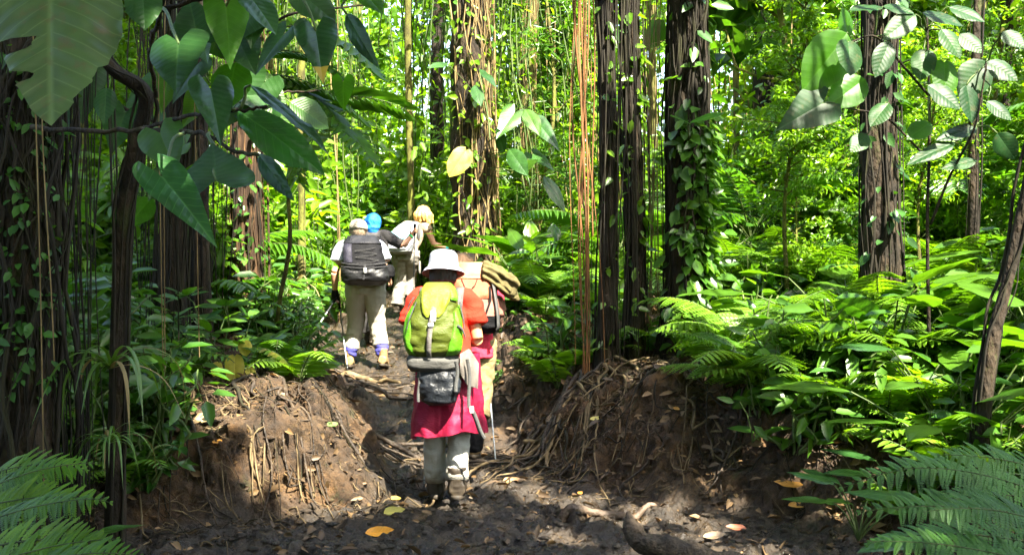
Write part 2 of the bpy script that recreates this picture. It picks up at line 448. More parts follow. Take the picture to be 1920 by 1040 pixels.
def soil_material():
    m, t, p, out = newmat('forest_soil')
    a = node(t, 'ShaderNodeAttribute', attribute_name='leaf')
    sx = node(t, 'ShaderNodeSeparateXYZ'); t.links.new(a.outputs['Vector'], sx.inputs[0])
    geo = node(t, 'ShaderNodeNewGeometry')
    tc = node(t, 'ShaderNodeTexCoord')
    def nz(scale, det=6.0):
        n = node(t, 'ShaderNodeTexNoise'); n.inputs['Scale'].default_value = scale; n.inputs['Detail'].default_value = det; n.inputs['Roughness'].default_value = .65
        t.links.new(tc.outputs['Object'], n.inputs['Vector']); return n
    def ramp(src, pts):
        c = node(t, 'ShaderNodeValToRGB'); e = c.color_ramp.elements
        e[0].position, e[0].color = pts[0][0], (*pts[0][1], 1); e[1].position, e[1].color = pts[-1][0], (*pts[-1][1], 1)
        for q, k in pts[1:-1]: w_ = e.new(q); w_.color = (*k, 1)
        t.links.new(src, c.inputs[0]); return c
    def mix(f, a_, b_):
        mm = node(t, 'ShaderNodeMix', data_type='RGBA'); t.links.new(f, mm.inputs[0]); t.links.new(a_, mm.inputs[6]); t.links.new(b_, mm.inputs[7]); return mm.outputs[2]
    dry = ramp(nz(7.0).outputs[0], [(.3, (.020, .010, .0035)), (.5, (.078, .038, .011)), (.7, (.215, .108, .030))])
    wet = ramp(nz(9.0).outputs[0], [(.32, (.009, .0055, .003)), (.52, (.026, .0165, .008)), (.72, (.070, .045, .020))])
    litter = ramp(nz(38.0, 4.0).outputs[0], [(.3, (.02, .013, .007)), (.5, (.07, .042, .018)), (.64, (.13, .075, .03)), (.75, (.06, .07, .02))])
    f1 = node(t, 'ShaderNodeMapRange'); f1.inputs[1].default_value = .42; f1.inputs[2].default_value = .58
    t.links.new(nz(2.2).outputs[0], f1.inputs[0])
    drylit = mix(f1.outputs[0], dry.outputs[0], litter.outputs[0])
    # large stains: darker damp earth and thin moss
    st = node(t, 'ShaderNodeMapRange'); st.inputs[1].default_value = .40; st.inputs[2].default_value = .62; t.links.new(nz(1.7, 7.0).outputs[0], st.inputs[0])
    drylit = mix(st.outputs[0], ramp(nz(14.0).outputs[0], [(.35, (.012, .0065, .003)), (.65, (.052, .027, .010))]).outputs[0], drylit)
    mo = node(t, 'ShaderNodeMapRange'); mo.inputs[1].default_value = .60; mo.inputs[2].default_value = .70; mo.inputs[4].default_value = .7; t.links.new(nz(3.1, 8.0).outputs[0], mo.inputs[0])
    drylit = mix(mo.outputs[0], drylit, ramp(nz(40.0).outputs[0], [(.35, (.02, .03, .006)), (.65, (.06, .075, .015))]).outputs[0])
    md = node(t, 'ShaderNodeMath', operation='MULTIPLY_ADD'); md.inputs[1].default_value = .5; md.inputs[2].default_value = -.25
    t.links.new(nz(5.0).outputs[0], md.inputs[0])
    ad = node(t, 'ShaderNodeMath', operation='ADD'); ad.use_clamp = True
    t.links.new(md.outputs[0], ad.inputs[0]); t.links.new(sx.outputs[2], ad.inputs[1])
    col = mix(ad.outputs[0], drylit, wet.outputs[0])
    t.links.new(col, p.inputs['Base Color'])
    # wet mud shines in patches
    rr = node(t, 'ShaderNodeMapRange'); rr.inputs[1].default_value = .38; rr.inputs[2].default_value = .58; rr.inputs[3].default_value = .12; rr.inputs[4].default_value = .75
    t.links.new(nz(6.5).outputs[0], rr.inputs[0])
    r2 = node(t, 'ShaderNodeMix', data_type='FLOAT'); r2.inputs[2].default_value = .92
    t.links.new(ad.outputs[0], r2.inputs[0]); t.links.new(rr.outputs[0], r2.inputs[3]); t.links.new(r2.outputs[0], p.inputs['Roughness'])
    p.inputs['Specular IOR Level'].default_value = .55
    b1 = node(t, 'ShaderNodeBump'); b1.inputs['Strength'].default_value = 1.0; b1.inputs['Distance'].default_value = .03
    t.links.new(nz(34.0, 8.0).outputs[0], b1.inputs['Height'])
    b2 = node(t, 'ShaderNodeBump'); b2.inputs['Strength'].default_value = .9; b2.inputs['Distance'].default_value = .012
    t.links.new(nz(120.0, 4.0).outputs[0], b2.inputs['Height']); t.links.new(b1.outputs[0], b2.inputs['Normal'])
    t.links.new(b2.outputs[0], p.inputs['Normal'])
    return m


M_SOIL = soil_material()


def spaced(knots):
    out = []
    for (a, b, st) in knots:
        n = max(1, int(round((b - a) / st))); out.append(np.linspace(a, b, n, endpoint=False))
    out.append(np.array([knots[-1][1]])); return np.concatenate(out)


gx = spaced([(-220, -40, 15), (-40, -12, 1.6), (-12, -4.2, .25), (-4.2, -2.6, .05), (-2.6, 2.6, .018), (2.6, 4.5, .05), (4.5, 12, .25), (12, 40, 1.6), (40, 220, 15)])
gy = spaced([(-40, -2, 2.5), (-2, 4.6, .25), (4.6, 5.2, .03), (5.2, 5.8, .018), (5.8, 7.0, .009), (7.0, 8.4, .018), (8.4, 9.4, .035), (9.2, 13, .06), (13, 22, .16), (22, 45, .6), (45, 300, 8)])
GX, GY = np.meshgrid(gx, gy)
GZ = ground_z(GX, GY)
# crumbly lumps pushed out along the slope's own direction, so that steep faces are rough too
gy_, gx_ = np.gradient(GZ, gy, gx)
nn_ = np.sqrt(1 + gx_ ** 2 + gy_ ** 2)
near = ((np.abs(GX) < 4.5) & (GY > 4.6) & (GY < 12)) * (1 - .75 * mudness(GX, GY))
lump = near * (.050 * fbm(GX * 5.5, GY * 5.5, GZ * 5.5, 4, 71) + .045 * np.abs(fbm(GX * 13, GY * 13, GZ * 13, 3, 81)) - .03)
mbt = MB()
mbt.grid(np.stack([GX - gx_ / nn_ * lump, GY - gy_ / nn_ * lump, GZ + lump / nn_], -1), rnd=mudness(GX, GY).ravel())
ground = tag(mbt.build('ground', M_SOIL), 'dark muddy trail and brown forest floor rising uphill', 'ground', kind='structure')
# ------------------------------------------------------------------ leaf and bark materials
M_FERN = leaf_mat('fern_green', (.040, .12, .008), (.130, .25, .014), tw=.42, rough=.42, odd=(.22, .20, .03), odd_at=.965)
M_FERN_COOL = leaf_mat('fern_cool_green', (.022, .080, .012), (.055, .15, .018), tw=.35, rough=.45, odd=(.13, .11, .03), odd_at=.96, spec=.3)
M_BUSH = leaf_mat('bush_green', (.032, .10, .008), (.14, .265, .014), tw=.45, rough=.33, odd=(.26, .24, .03), odd_at=.975)
M_HERB = leaf_mat('herb_green', (.016, .07, .010), (.075, .17, .016), tw=.40, rough=.33)
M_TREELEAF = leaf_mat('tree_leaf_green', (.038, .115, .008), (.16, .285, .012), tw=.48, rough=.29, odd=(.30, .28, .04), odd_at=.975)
M_PALM = leaf_mat('palm_green', (.022, .085, .009), (.075, .175, .016), tw=.42, rough=.33)
M_BROAD = leaf_mat('broad_leaf_green', (.018, .065, .007), (.060, .14, .011), tw=.42, rough=.36, veins=.25, nv=16, spec=.35)
M_PHILO = leaf_mat('glossy_leaf_green', (.010, .042, .010), (.030, .085, .016), tw=.25, rough=.36, veins=.22, nv=9, spec=.32)
M_PHILO_LIT = leaf_mat('lit_leaf_green', (.032, .115, .008), (.052, .155, .011), tw=.6, rough=.4, veins=.25, nv=9, spec=.3)  # lighter copy of the glossy leaf: sun shining through is in the colour
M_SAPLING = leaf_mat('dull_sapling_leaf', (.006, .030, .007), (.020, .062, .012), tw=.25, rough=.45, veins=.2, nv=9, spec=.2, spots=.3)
M_GIANT = leaf_mat('pale_old_leaf', (.040, .078, .022), (.070, .115, .036), tw=.15, rough=.42, veins=.5, nv=12, spots=.7, spec=.35)
M_YELLOW = leaf_mat('yellow_leaf', (.42, .36, .035), (.50, .44, .06), tw=.45, rough=.5, veins=.3, trans=(1.3, 1.2, .6), spots=.25)
M_TIP = leaf_mat('yellow_tipped', (.36, .25, .03), (.42, .28, .03), tw=.4, rough=.5, spots=.6)
M_STRAP = leaf_mat('strap_green', (.03, .085, .012), (.09, .17, .03), tw=.35, rough=.35)
M_DRYLEAF = leaf_mat('dry_strap', (.17, .12, .045), (.30, .23, .10), tw=.3, rough=.7, trans=(1.4, 1.2, .7))
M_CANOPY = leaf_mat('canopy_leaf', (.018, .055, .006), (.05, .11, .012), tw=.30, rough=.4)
M_STEM = noise_mat('green_stem', [(.3, (.03, .06, .012)), (.6, (.07, .10, .025)), (.75, (.10, .08, .035))], scale=9, rough=.6, bump=.2)
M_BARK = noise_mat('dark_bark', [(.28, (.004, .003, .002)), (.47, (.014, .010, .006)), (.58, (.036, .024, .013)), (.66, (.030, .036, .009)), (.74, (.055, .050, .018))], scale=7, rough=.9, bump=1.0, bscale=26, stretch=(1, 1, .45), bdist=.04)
M_BARK_RED = noise_mat('reddish_bark', [(.28, (.010, .006, .003)), (.47, (.030, .016, .008)), (.62, (.075, .040, .018)), (.74, (.06, .055, .016))], scale=5, rough=.9, bump=.9, bscale=22, stretch=(1, 1, .22), bdist=.03)
M_BARK_MOSS = noise_mat('mossy_bark', [(.28, (.030, .024, .012)), (.45, (.075, .070, .018)), (.6, (.13, .14, .022)), (.75, (.17, .13, .05))], scale=7, rough=.95, bump=.8, bscale=40, stretch=(1, 1, .4), bdist=.02)
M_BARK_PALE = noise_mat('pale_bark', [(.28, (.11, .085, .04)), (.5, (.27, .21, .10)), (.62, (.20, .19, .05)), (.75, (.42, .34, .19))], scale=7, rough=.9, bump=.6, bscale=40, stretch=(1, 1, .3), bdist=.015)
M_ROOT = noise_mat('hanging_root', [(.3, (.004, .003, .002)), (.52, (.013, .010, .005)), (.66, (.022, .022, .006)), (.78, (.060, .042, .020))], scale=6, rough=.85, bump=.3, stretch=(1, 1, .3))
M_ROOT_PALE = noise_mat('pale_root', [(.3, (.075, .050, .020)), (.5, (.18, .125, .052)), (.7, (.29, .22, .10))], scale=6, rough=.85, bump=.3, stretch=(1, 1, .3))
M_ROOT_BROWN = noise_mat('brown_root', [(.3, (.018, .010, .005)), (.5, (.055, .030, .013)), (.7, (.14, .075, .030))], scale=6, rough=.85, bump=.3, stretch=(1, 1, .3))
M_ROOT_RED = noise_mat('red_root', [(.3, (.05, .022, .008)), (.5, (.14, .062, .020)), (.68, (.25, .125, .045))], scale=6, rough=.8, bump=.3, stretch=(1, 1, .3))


SUNV = np.array(SUN)      # leaves turn towards the light


def unit(v): v = np.asarray(v, float); return v / (np.linalg.norm(v) + 1e-12)


def rand_dirs(n, up=0.0):
    d = rng.normal(size=(n, 3)); d[:, 2] += up
    return d / np.linalg.norm(d, axis=1)[:, None]


# ------------------------------------------------------------------ plant shapes
def frond(mb, L, az, el0, el1, pairs, plen, pinnules, base=(0, 0, 0), stem_r=.006, twist=0.0, jit=.05, pw=1.0, roll=0.0, sag=.16):
    """fern frond: arching stalk, side leaflets cut into small lobes"""
    n = 26
    s = np.linspace(0, 1, n)
    el = el0 + (el1 - el0) * s ** 1.25
    az_ = az + twist * s ** 2
    T = np.stack([np.cos(el) * np.cos(az_), np.cos(el) * np.sin(az_), np.sin(el)], 1)
    P = np.asarray(base, float) + np.concatenate([np.zeros((1, 3)), np.cumsum((T[:-1] + T[1:]) * .5 * L / (n - 1), 0)])
    mb.tube(P, np.linspace(stem_r, stem_r * .3, n), sides=5, mat=1, caps=False)
    sp = np.linspace(.16, .985, pairs)
    shape = np.interp(sp, [.1, .3, .55, .8, .93, 1], [.62, 1, .86, .5, .22, .06])
    r0 = rng.random()
    for side in (-1, 1):
        C = np.stack([np.interp(sp, s, P[:, k]) for k in range(3)], 1)
        TT = np.stack([np.interp(sp, s, T[:, k]) for k in range(3)], 1)
        AZ = np.interp(sp, s, az_)
        H = np.stack([-np.sin(AZ), np.cos(AZ), np.zeros_like(AZ)], 1) * side
        H = H * math.cos(roll) + np.array([0, 0, math.sin(roll)]) * side
        D = H + TT * .42 + np.array([0, 0, -sag]) + rng.normal(size=H.shape) * jit
        D /= np.linalg.norm(D, axis=1)[:, None]
        Nn = np.cross(TT, D) * side; Nn[Nn[:, 2] < 0] *= -1
        Nn /= np.linalg.norm(Nn, axis=1)[:, None]
        PL = plen * shape * (1 + rng.normal(size=pairs) * .10) * np.where(rng.random(pairs) < .05, .35, 1.0)
        if not pinnules:
            mb.leaves(C, D, Nn, PL, PL * .26 * pw, rnd=np.clip(r0 * .6 + rng.random(pairs) * .4, 0, 1), droop=.16)
            continue
        q = np.linspace(.06, .97, pinnules)
        dz = L * .825 / pairs
        O = C[:, None] + D[:, None] * (PL[:, None] * q)[..., None]
        O[..., 2] -= .20 * PL[:, None] * q ** 2
        ql = np.interp(q, [0, .12, .5, .8, 1], [.7, 1, .85, .52, .2])
        for s2 in (-1, 1):
            A = TT[:, None] * s2 + D[:, None] * .45 + np.zeros_like(O)
            LL = (dz * .62 * np.sqrt(shape + .1))[:, None] * ql
            WW = (PL / pinnules * 1.55)[:, None] * np.ones_like(ql) * pw
            rr = np.clip(r0 * .6 + rng.random((pairs, 1)) * .25 + rng.random(O.shape[:2]) * .15, 0, 1)
            mb.leaves(O.reshape(-1, 3), A.reshape(-1, 3), np.repeat(Nn, pinnules, 0), LL.ravel(), WW.ravel(), rnd=rr.ravel(), droop=.1, fold=.1)
        # the leaflet's own thin stalk as a narrow leaf
        mb.leaves(C, D, Nn, PL, .006, rnd=r0, droop=.20, fold=0)


PROFILES = {
    'heart': ([-.24, -.2, -.1, .03, .2, .42, .65, .84, .95, 1], [.42, .78, .97, 1, .93, .73, .45, .19, .06, 0], [(-.24, .42), (-.16, .24), (-.06, .07), (0, 0)]),
    'oval': ([0, .04, .15, .35, .55, .75, .9, 1], [0, .32, .74, 1, .96, .70, .32, 0], None),
    'round': ([-.08, -.05, .04, .2, .42, .65, .82, .94, 1], [.2, .5, .8, .98, 1, .86, .56, .22, 0], [(-.08, .2), (-.03, .06), (0, 0)]),
    'lance': ([0, .05, .2, .4, .65, .85, 1], [0, .36, .82, 1, .76, .36, 0], None),
}


def blade(mb, base, tip, nrm, W, shape='oval', droop=.12, fold=.18, ripple=.015, nv=22, nu=7, rnd=None, mat=0, cuts=(), wave=.03, tipmat=None):
    """one large leaf from its stalk to its tip; droop bends it, fold makes the V along the midrib, cuts = torn bites (side, v0, v1, depth)"""
    base = np.asarray(base, float); tip = np.asarray(tip, float)
    Lm = np.linalg.norm(tip - base); a = (tip - base) / Lm
    nrm = np.asarray(nrm, float); nrm = unit(nrm - a * np.dot(a, nrm)); sd = np.cross(a, nrm)
    pv, pw, inn = PROFILES[shape]
    t = np.linspace(pv[0], 1, nv); t = pv[0] + (1 - pv[0]) * (1 - np.cos(np.linspace(0, math.pi, nv))) / 2 * .6 + (t - pv[0]) * .4
    outer = np.interp(t, pv, pw)
    inner = np.interp(t, [q[0] for q in inn], [q[1] for q in inn]) if inn else np.zeros(nv)
    rnd = rng.random() if rnd is None else rnd
    sd0 = int(rng.integers(1, 999))
    for side in (-1, 1):
        o = outer * (1 + wave * vn(t * 7, t * 0 + side, None, sd0))
        for (cs, v0, v1, dep) in cuts:
            if cs == side:
                k = np.clip(1 - np.abs((t - (v0 + v1) / 2) / ((v1 - v0) / 2)), 0, 1)
                o = o * (1 - dep * np.minimum(1, k * 2.2) * (0.88 + .12 * vn(t * 25, t * 0, None, sd0 + 1)))
        uu = np.linspace(0, 1, nu)
        U = inner[:, None] + (np.maximum(o, inner) - inner)[:, None] * uu
        X = t[:, None] * np.ones(nu)
        rip = ripple * Lm * np.sin((X - .22 * U) * 55) * np.minimum(U * 3, 1) * .35 + ripple * Lm * vn(X * 4, U * 2.5 + side * 9, None, sd0 + 2) * 2.2 * U
        Z = fold * U * W * .5 - droop * Lm * X * np.abs(X) + droop * Lm * np.clip(X, 0, 1) - .18 * W * U ** 2.2 * .5 + rip
        V = base + a * (X * Lm)[..., None] + sd * (side * U * W * .5)[..., None] + nrm * Z[..., None]
        uv = np.stack([side * U, X], -1)
        if side < 0: V = V[:, ::-1]; uv = uv[:, ::-1]
        b0 = len(mb.m4)
        mb.grid(V, uv=uv, rnd=rnd, mat=mat)
        if tipmat is not None:
            mi = mb.m4[-1].reshape(nv - 1, nu - 1); tm_ = (t[:-1] + t[1:]) / 2
            mi[tm_ > tipmat[1] ] = tipmat[0]
    return mb


def bend(p0, p1, n=10, sag=0.0, wob=0.0, up=0.0, seed=None):
    """a curved line between two points"""
    g = np.random.default_rng(seed if seed is not None else int(rng.integers(1e9)))
    p0 = np.asarray(p0, float); p1 = np.asarray(p1, float)
    t = np.linspace(0, 1, n)[:, None]
    P = p0 + (p1 - p0) * t
    P[:, 2] += (up - sag) * 4 * (t * (1 - t))[:, 0]
    if wob:
        ph = g.random(6) * 6.28; am = g.normal(size=6) * wob
        for k in range(3):
            P[:, k % 3] += (am[k] * np.sin(t * (3 + 3 * k) + ph[k]) - am[k] * np.sin(ph[k]) * (1 - t) - am[k] * np.sin(3 + 3 * k + ph[k]) * t)[:, 0]
            P[:, (k + 1) % 3] += (am[k + 3] * np.sin(t * (4 + 2.3 * k) + ph[k + 3]) - am[k + 3] * np.sin(ph[k + 3]) * (1 - t) - am[k + 3] * np.sin(4 + 2.3 * k + ph[k + 3]) * t)[:, 0]
    return P


# --- prototypes: meshes that many plants share
def proto_fern(nf, L, pairs, plen, pinn, seed):
    mb = MB()
    for k in range(nf):
        az = k / nf * 6.283 + rng.normal() * .25
        frond(mb, L * (0.8 + .35 * rng.random()), az, R(62 + rng.normal() * 9), R(-25 + rng.normal() * 16), pairs, plen * (.85 + .3 * rng.random()), pinn, twist=rng.normal() * .3)
    return mb


def proto_bush(h, r, nstem, nleaf, ll, lw, droop=.25):
    mb = MB()
    per = max(1, nleaf // nstem)
    for k in range(nstem):
        az = rng.random() * 6.283; rr = r * math.sqrt(rng.random())
        end = np.array([math.cos(az) * rr, math.sin(az) * rr, h * (1 - .45 * (rr / r) ** 2) * (.7 + .4 * rng.random())])
        st = np.array([end[0] * .15, end[1] * .15, 0])
        P = bend(st, end, 9, up=.08 * h, wob=.05 * h)
        mb.tube(P, np.linspace(.012, .004, 9), sides=5, mat=1, caps=False)
        t = .18 + .82 * rng.random(per) ** .8
        O = np.stack([np.interp(t, np.linspace(0, 1, 9), P[:, q]) for q in range(3)], 1)
        D = rand_dirs(per, .15); D[:, 2] = D[:, 2] * .55
        O = O + D * ll * .4
        N = rand_dirs(per, .5) + SUNV * 1.25
        s_ = .65 + .7 * rng.random(per)
        mb.leaves(O, D, N, ll * s_, lw * s_, rnd=np.clip(rng.random() * .45 + rng.random(per) * .55, 0, 1), droop=droop)
    return mb


def proto_tree(h, cr, nbr, nleaf, ll, lw, low=.25, tr=.05):
    """slender understorey tree: trunk, limbs and leaf clumps from low*h to h"""
    tk, cw = MB(), MB()
    P = bend((0, 0, -.3), (rng.normal() * .3, rng.normal() * .3, h * .96), 18, wob=.10 * h / 5)
    tk.tube(P, np.linspace(tr, tr * .3, 18), sides=8, wob=.12)
    tt = np.linspace(0, 1, 18)
    per = nleaf // nbr
    for k in range(nbr):
        t = low + (1 - low) * (k + rng.random()) / nbr
        o = np.array([np.interp(t, tt, P[:, q]) for q in range(3)])
        az = k * 2.4 + rng.normal() * .4
        ln = cr * (.45 + .6 * rng.random()) * np.interp(t, [0, .5, 1], [.8, 1, .55])
        e = o + np.array([math.cos(az) * ln, math.sin(az) * ln, ln * (.15 + .35 * rng.random())])
        B = bend(o, e, 8, up=.12 * ln, wob=.06 * ln)
        tk.tube(B, np.linspace(tr * .35, tr * .08, 8), sides=5, caps=False)
        u = .25 + .8 * rng.random(per)
        O = np.stack([np.interp(u, np.linspace(0, 1, 8), B[:, q]) for q in range(3)], 1) + rng.normal(size=(per, 3)) * np.array([.26, .26, .18]) * ln * .55
        D = rand_dirs(per, -.1); D[:, 2] = D[:, 2] * .6 - .18
        N = rand_dirs(per, .4) + SUNV * 1.25
        s_ = .6 + .8 * rng.random(per)
        cw.leaves(O, D, N, ll * s_, lw * s_, rnd=np.clip(rng.random() * .5 + rng.random(per) * .5, 0, 1), droop=.2)
    return tk, cw


def proto_palm(nf, L, pairs, ll, stem_h, lw=.035, el=(60, -30)):
    mb = MB()
    if stem_h > 0: mb.tube(bend((0, 0, -.2), (0, 0, stem_h), 8, wob=.04), np.linspace(.05, .04, 8), sides=8, mat=1)
    for k in range(nf):
        az = k * 2.4 + rng.normal() * .2
        n = 20; s = np.linspace(0, 1, n)
        e0, e1 = R(el[0] + rng.normal() * 14), R(el[1] + rng.normal() * 14)
        e = e0 + (e1 - e0) * s ** 1.2
        T = np.stack([np.cos(e) * math.cos(az), np.cos(e) * math.sin(az), np.sin(e)], 1)
        Lk = L * (.8 + .3 * rng.random())
        P = np.array([0, 0, stem_h]) + np.concatenate([np.zeros((1, 3)), np.cumsum((T[:-1] + T[1:]) * .5 * Lk / (n - 1), 0)])
        mb.tube(P, np.linspace(.012, .003, n), sides=5, mat=1, caps=False)
        sp = np.linspace(.22, 1, pairs)
        C = np.stack([np.interp(sp, s, P[:, q]) for q in range(3)], 1)
        TT = np.stack([np.interp(sp, s, T[:, q]) for q in range(3)], 1)
        r0 = rng.random() * .5
        for side in (-1, 1):
            H = np.array([-math.sin(az), math.cos(az), 0]) * side
            D = H + TT * .75 + np.array([0, 0, -.12]) + rng.normal(size=TT.shape) * .07
            sh = np.interp(sp, [.2, .4, .75, 1], [.6, 1, .8, .35])
            mb.leaves(C, D, np.cross(TT, H) * side, ll * sh, lw, rnd=r0 + .3 * rng.random(pairs), droop=.28, fold=.25)
    return mb


def proto_broad(nl, pl, L, W, shape='oval', el=(70, 25), mat=0):
    """broad leaves on stalks from the ground"""
    mb = MB()
    for k in range(nl):
        az = k * 2.4 + rng.normal() * .3
        e = R(el[1] + (el[0] - el[1]) * rng.random())
        d = np.array([math.cos(az) * math.cos(e), math.sin(az) * math.cos(e), math.sin(e)])
        b = d * pl * (.6 + .6 * rng.random())
        P = bend((0, 0, 0), b, 7, up=.05 * pl)
        mb.tube(P, np.linspace(.008, .005, 7), sides=5, mat=1, caps=False)
        Lk = L * (.7 + .5 * rng.random())
        e2 = e * .55 - R(22)
        d2 = np.array([math.cos(az) * math.cos(e2), math.sin(az) * math.cos(e2), math.sin(e2)])
        nn = np.array([-math.cos(az) * math.sin(e2), -math.sin(az) * math.sin(e2), math.cos(e2)]) + rng.normal(size=3) * .25
        blade(mb, b, b + d2 * Lk, nn, W * Lk / L, shape, droop=.16, nv=12, nu=4, mat=mat)
    return mb


def proto_strap(n, L, W):
    mb = MB()
    for k in range(n):
        az = k * 2.4 + rng.normal() * .4
        m = 12; s = np.linspace(0, 1, m)
        Lk = L * (.6 + .55 * rng.random())
        e0, e1 = R(55 + rng.normal() * 18), R(-78 + rng.normal() * 10)
        e = e0 + (e1 - e0) * np.minimum(1, s * 1.5) ** 1.0
        T = np.stack([np.cos(e) * math.cos(az), np.cos(e) * math.sin(az), np.sin(e)], 1)
        P = np.concatenate([np.zeros((1, 3)), np.cumsum((T[:-1] + T[1:]) * .5 * Lk / (m - 1), 0)])
        H = np.array([-math.sin(az), math.cos(az), 0])
        ww = W * np.interp(s, [0, .2, .6, 1], [.8, 1, .8, .05]) * .5
        Nn = np.cross(H[None], T)
        G = np.stack([P - H * ww[:, None] + Nn * ww[:, None] * .3, P, P + H * ww[:, None] + Nn * ww[:, None] * .3], 1)
        mb.grid(G, uv=np.stack([np.broadcast_to([-1, 0, 1], (m, 3)), np.broadcast_to(s[:, None], (m, 3))], -1), rnd=rng.random(), mat=0 if rng.random() < .78 else 2)
    return mb


def proto_curtain(h, w, nstr, nleaf, ll):
    """hanging creepers: thin lines with leaves, from the top (z = 0) downwards"""
    mb = MB()
    for k in range(nstr):
        x = rng.normal() * w * .5; y = rng.normal() * w * .35
        l_ = h * (.5 + .5 * rng.random())
        P = bend((x, y, 0), (x + rng.normal() * .15, y + rng.normal() * .15, -l_), 12, wob=.06)
        mb.tube(P, .006 + .007 * rng.random(), sides=4, mat=1, caps=False)
        per = int(nleaf / nstr * (.3 + 1.4 * rng.random()))
        t = rng.random(per)
        O = np.stack([np.interp(t, np.linspace(0, 1, 12), P[:, q]) for q in range(3)], 1) + rng.normal(size=(per, 3)) * .07
        D = rand_dirs(per); D[:, 2] = -abs(D[:, 2]) * .8
        N = rand_dirs(per, .4) + SUNV * 1.2
        s_ = .6 + .8 * rng.random(per)
        mb.leaves(O, D, N, ll * s_, ll * .5 * s_, rnd=np.clip(rng.random() * .4 + rng.random(per) * .6, 0, 1))
    return mb


FERN_L = [proto_fern(9, 1.05, 17, .30, 9, q).mesh('fern', [M_FERN, M_STEM]) for q in range(3)]
FERN_S = [proto_fern(7, .55, 14, .15, 0, q).mesh('fern', [M_FERN, M_STEM]) for q in range(2)]
BUSH = [proto_bush(1.3, .75, 14, 420, .15, .065).mesh('bush', [M_BUSH, M_STEM]),
        proto_bush(1.7, .8, 16, 480, .16, .065).mesh('bush', [M_BUSH, M_STEM]),
        proto_bush(1.0, .8, 16, 560, .11, .05).mesh('bush', [M_BUSH, M_STEM]),
        proto_bush(2.2, 1.0, 22, 760, .17, .075, .35).mesh('bush', [M_TREELEAF, M_STEM])]
HERB = [proto_bush(.40, .30, 9, 80, .10, .045).mesh('herb', [M_HERB, M_STEM]),
        proto_bush(.55, .35, 8, 60, .15, .06).mesh('herb', [M_HERB, M_STEM])]
PALM = [proto_palm(9, 1.9, 26, .48, .5).mesh('palm', [M_PALM, M_STEM]), proto_palm(8, 1.5, 18, .42, .25, lw=.05).mesh('palm', [M_PALM, M_STEM])]
BROAD = [proto_broad(11, .65, .50, .20, 'oval').mesh('broad_leaf_plant', [M_BROAD, M_STEM]),
         proto_broad(9, .55, .38, .20, 'round').mesh('broad_leaf_plant', [M_BROAD, M_STEM]),
         proto_broad(9, .5, .75, .17, 'lance', (82, 45)).mesh('broad_leaf_plant', [M_BROAD, M_STEM]),
         proto_broad(10, .7, .45, .30, 'heart').mesh('broad_leaf_plant', [M_BROAD, M_STEM])]
CURTAIN = [proto_curtain(6.5, 1.1, 16, 620, .15).mesh('hanging_creeper', [M_TREELEAF, M_STEM]),
           proto_curtain(5.0, .9, 20, 380, .11).mesh('hanging_creeper', [M_TREELEAF, M_STEM]),
           proto_curtain(7.0, .7, 12, 420, .20).mesh('hanging_creeper', [M_TREELEAF, M_ROOT_PALE])]
TREES = []
for (h, cr, nb, nl, ll, lw, low, tr) in ((7.5, 1.7, 26, 3000, .14, .062, .22, .055), (9.5, 1.9, 30, 3200, .16, .07, .3, .07), (5.5, 1.5, 22, 2400, .125, .058, .15, .04), (11.0, 2.3, 30, 3600, .18, .08, .42, .085)):
    a, b = proto_tree(h, cr, nb, nl, ll, lw, low, tr)
    TREES.append((a.mesh('trunk', [M_BARK_MOSS]), b.mesh('crown', [M_TREELEAF])))


# two further species: large round leaves, and narrow drooping ones
for (h, cr, nb, nl, ll, lw, low, tr, mt) in ((7.0, 1.8, 20, 520, .34, .23, .25, .05, M_BROAD), (8.5, 1.7, 26, 3000, .22, .028, .2, .05, M_PALM), (6.5, 1.6, 24, 1500, .19, .10, .2, .05, M_BUSH)):
    a, b = proto_tree(h, cr, nb, nl, ll, lw, low, tr)
    TREES.append((a.mesh('trunk', [M_BARK_MOSS]), b.mesh('crown', [mt])))


def put(me, name, x, y, s=1.0, rz=None, z=None, tilt=.06, label=None, cat=None, group=None, sink=.02, mats=None):
    o = bpy.data.objects.new(name, me); COL.objects.link(o)
    o.location = (x, y, (gz(x, y) - sink) if z is None else z)
    o.rotation_euler = (rng.normal() * tilt, rng.normal() * tilt, rng.normal() * .55 if rz is None else rz)
    o.scale = (s, s, s * (.9 + .2 * rng.random()))
    return tag(o, label, cat, group)


def put_tree(k, x, y, s, label, group, name='understorey_tree', z=None):
    t = thing(name, label, 'tree', (x, y, gz(x, y) if z is None else z), rng.normal() * .6, group)
    t.scale = (s, s, s)
    for nm, me in zip(('trunk', 'crown'), TREES[k]):
        o = bpy.data.objects.new(nm, me); COL.objects.link(o); o.parent = t
    return t
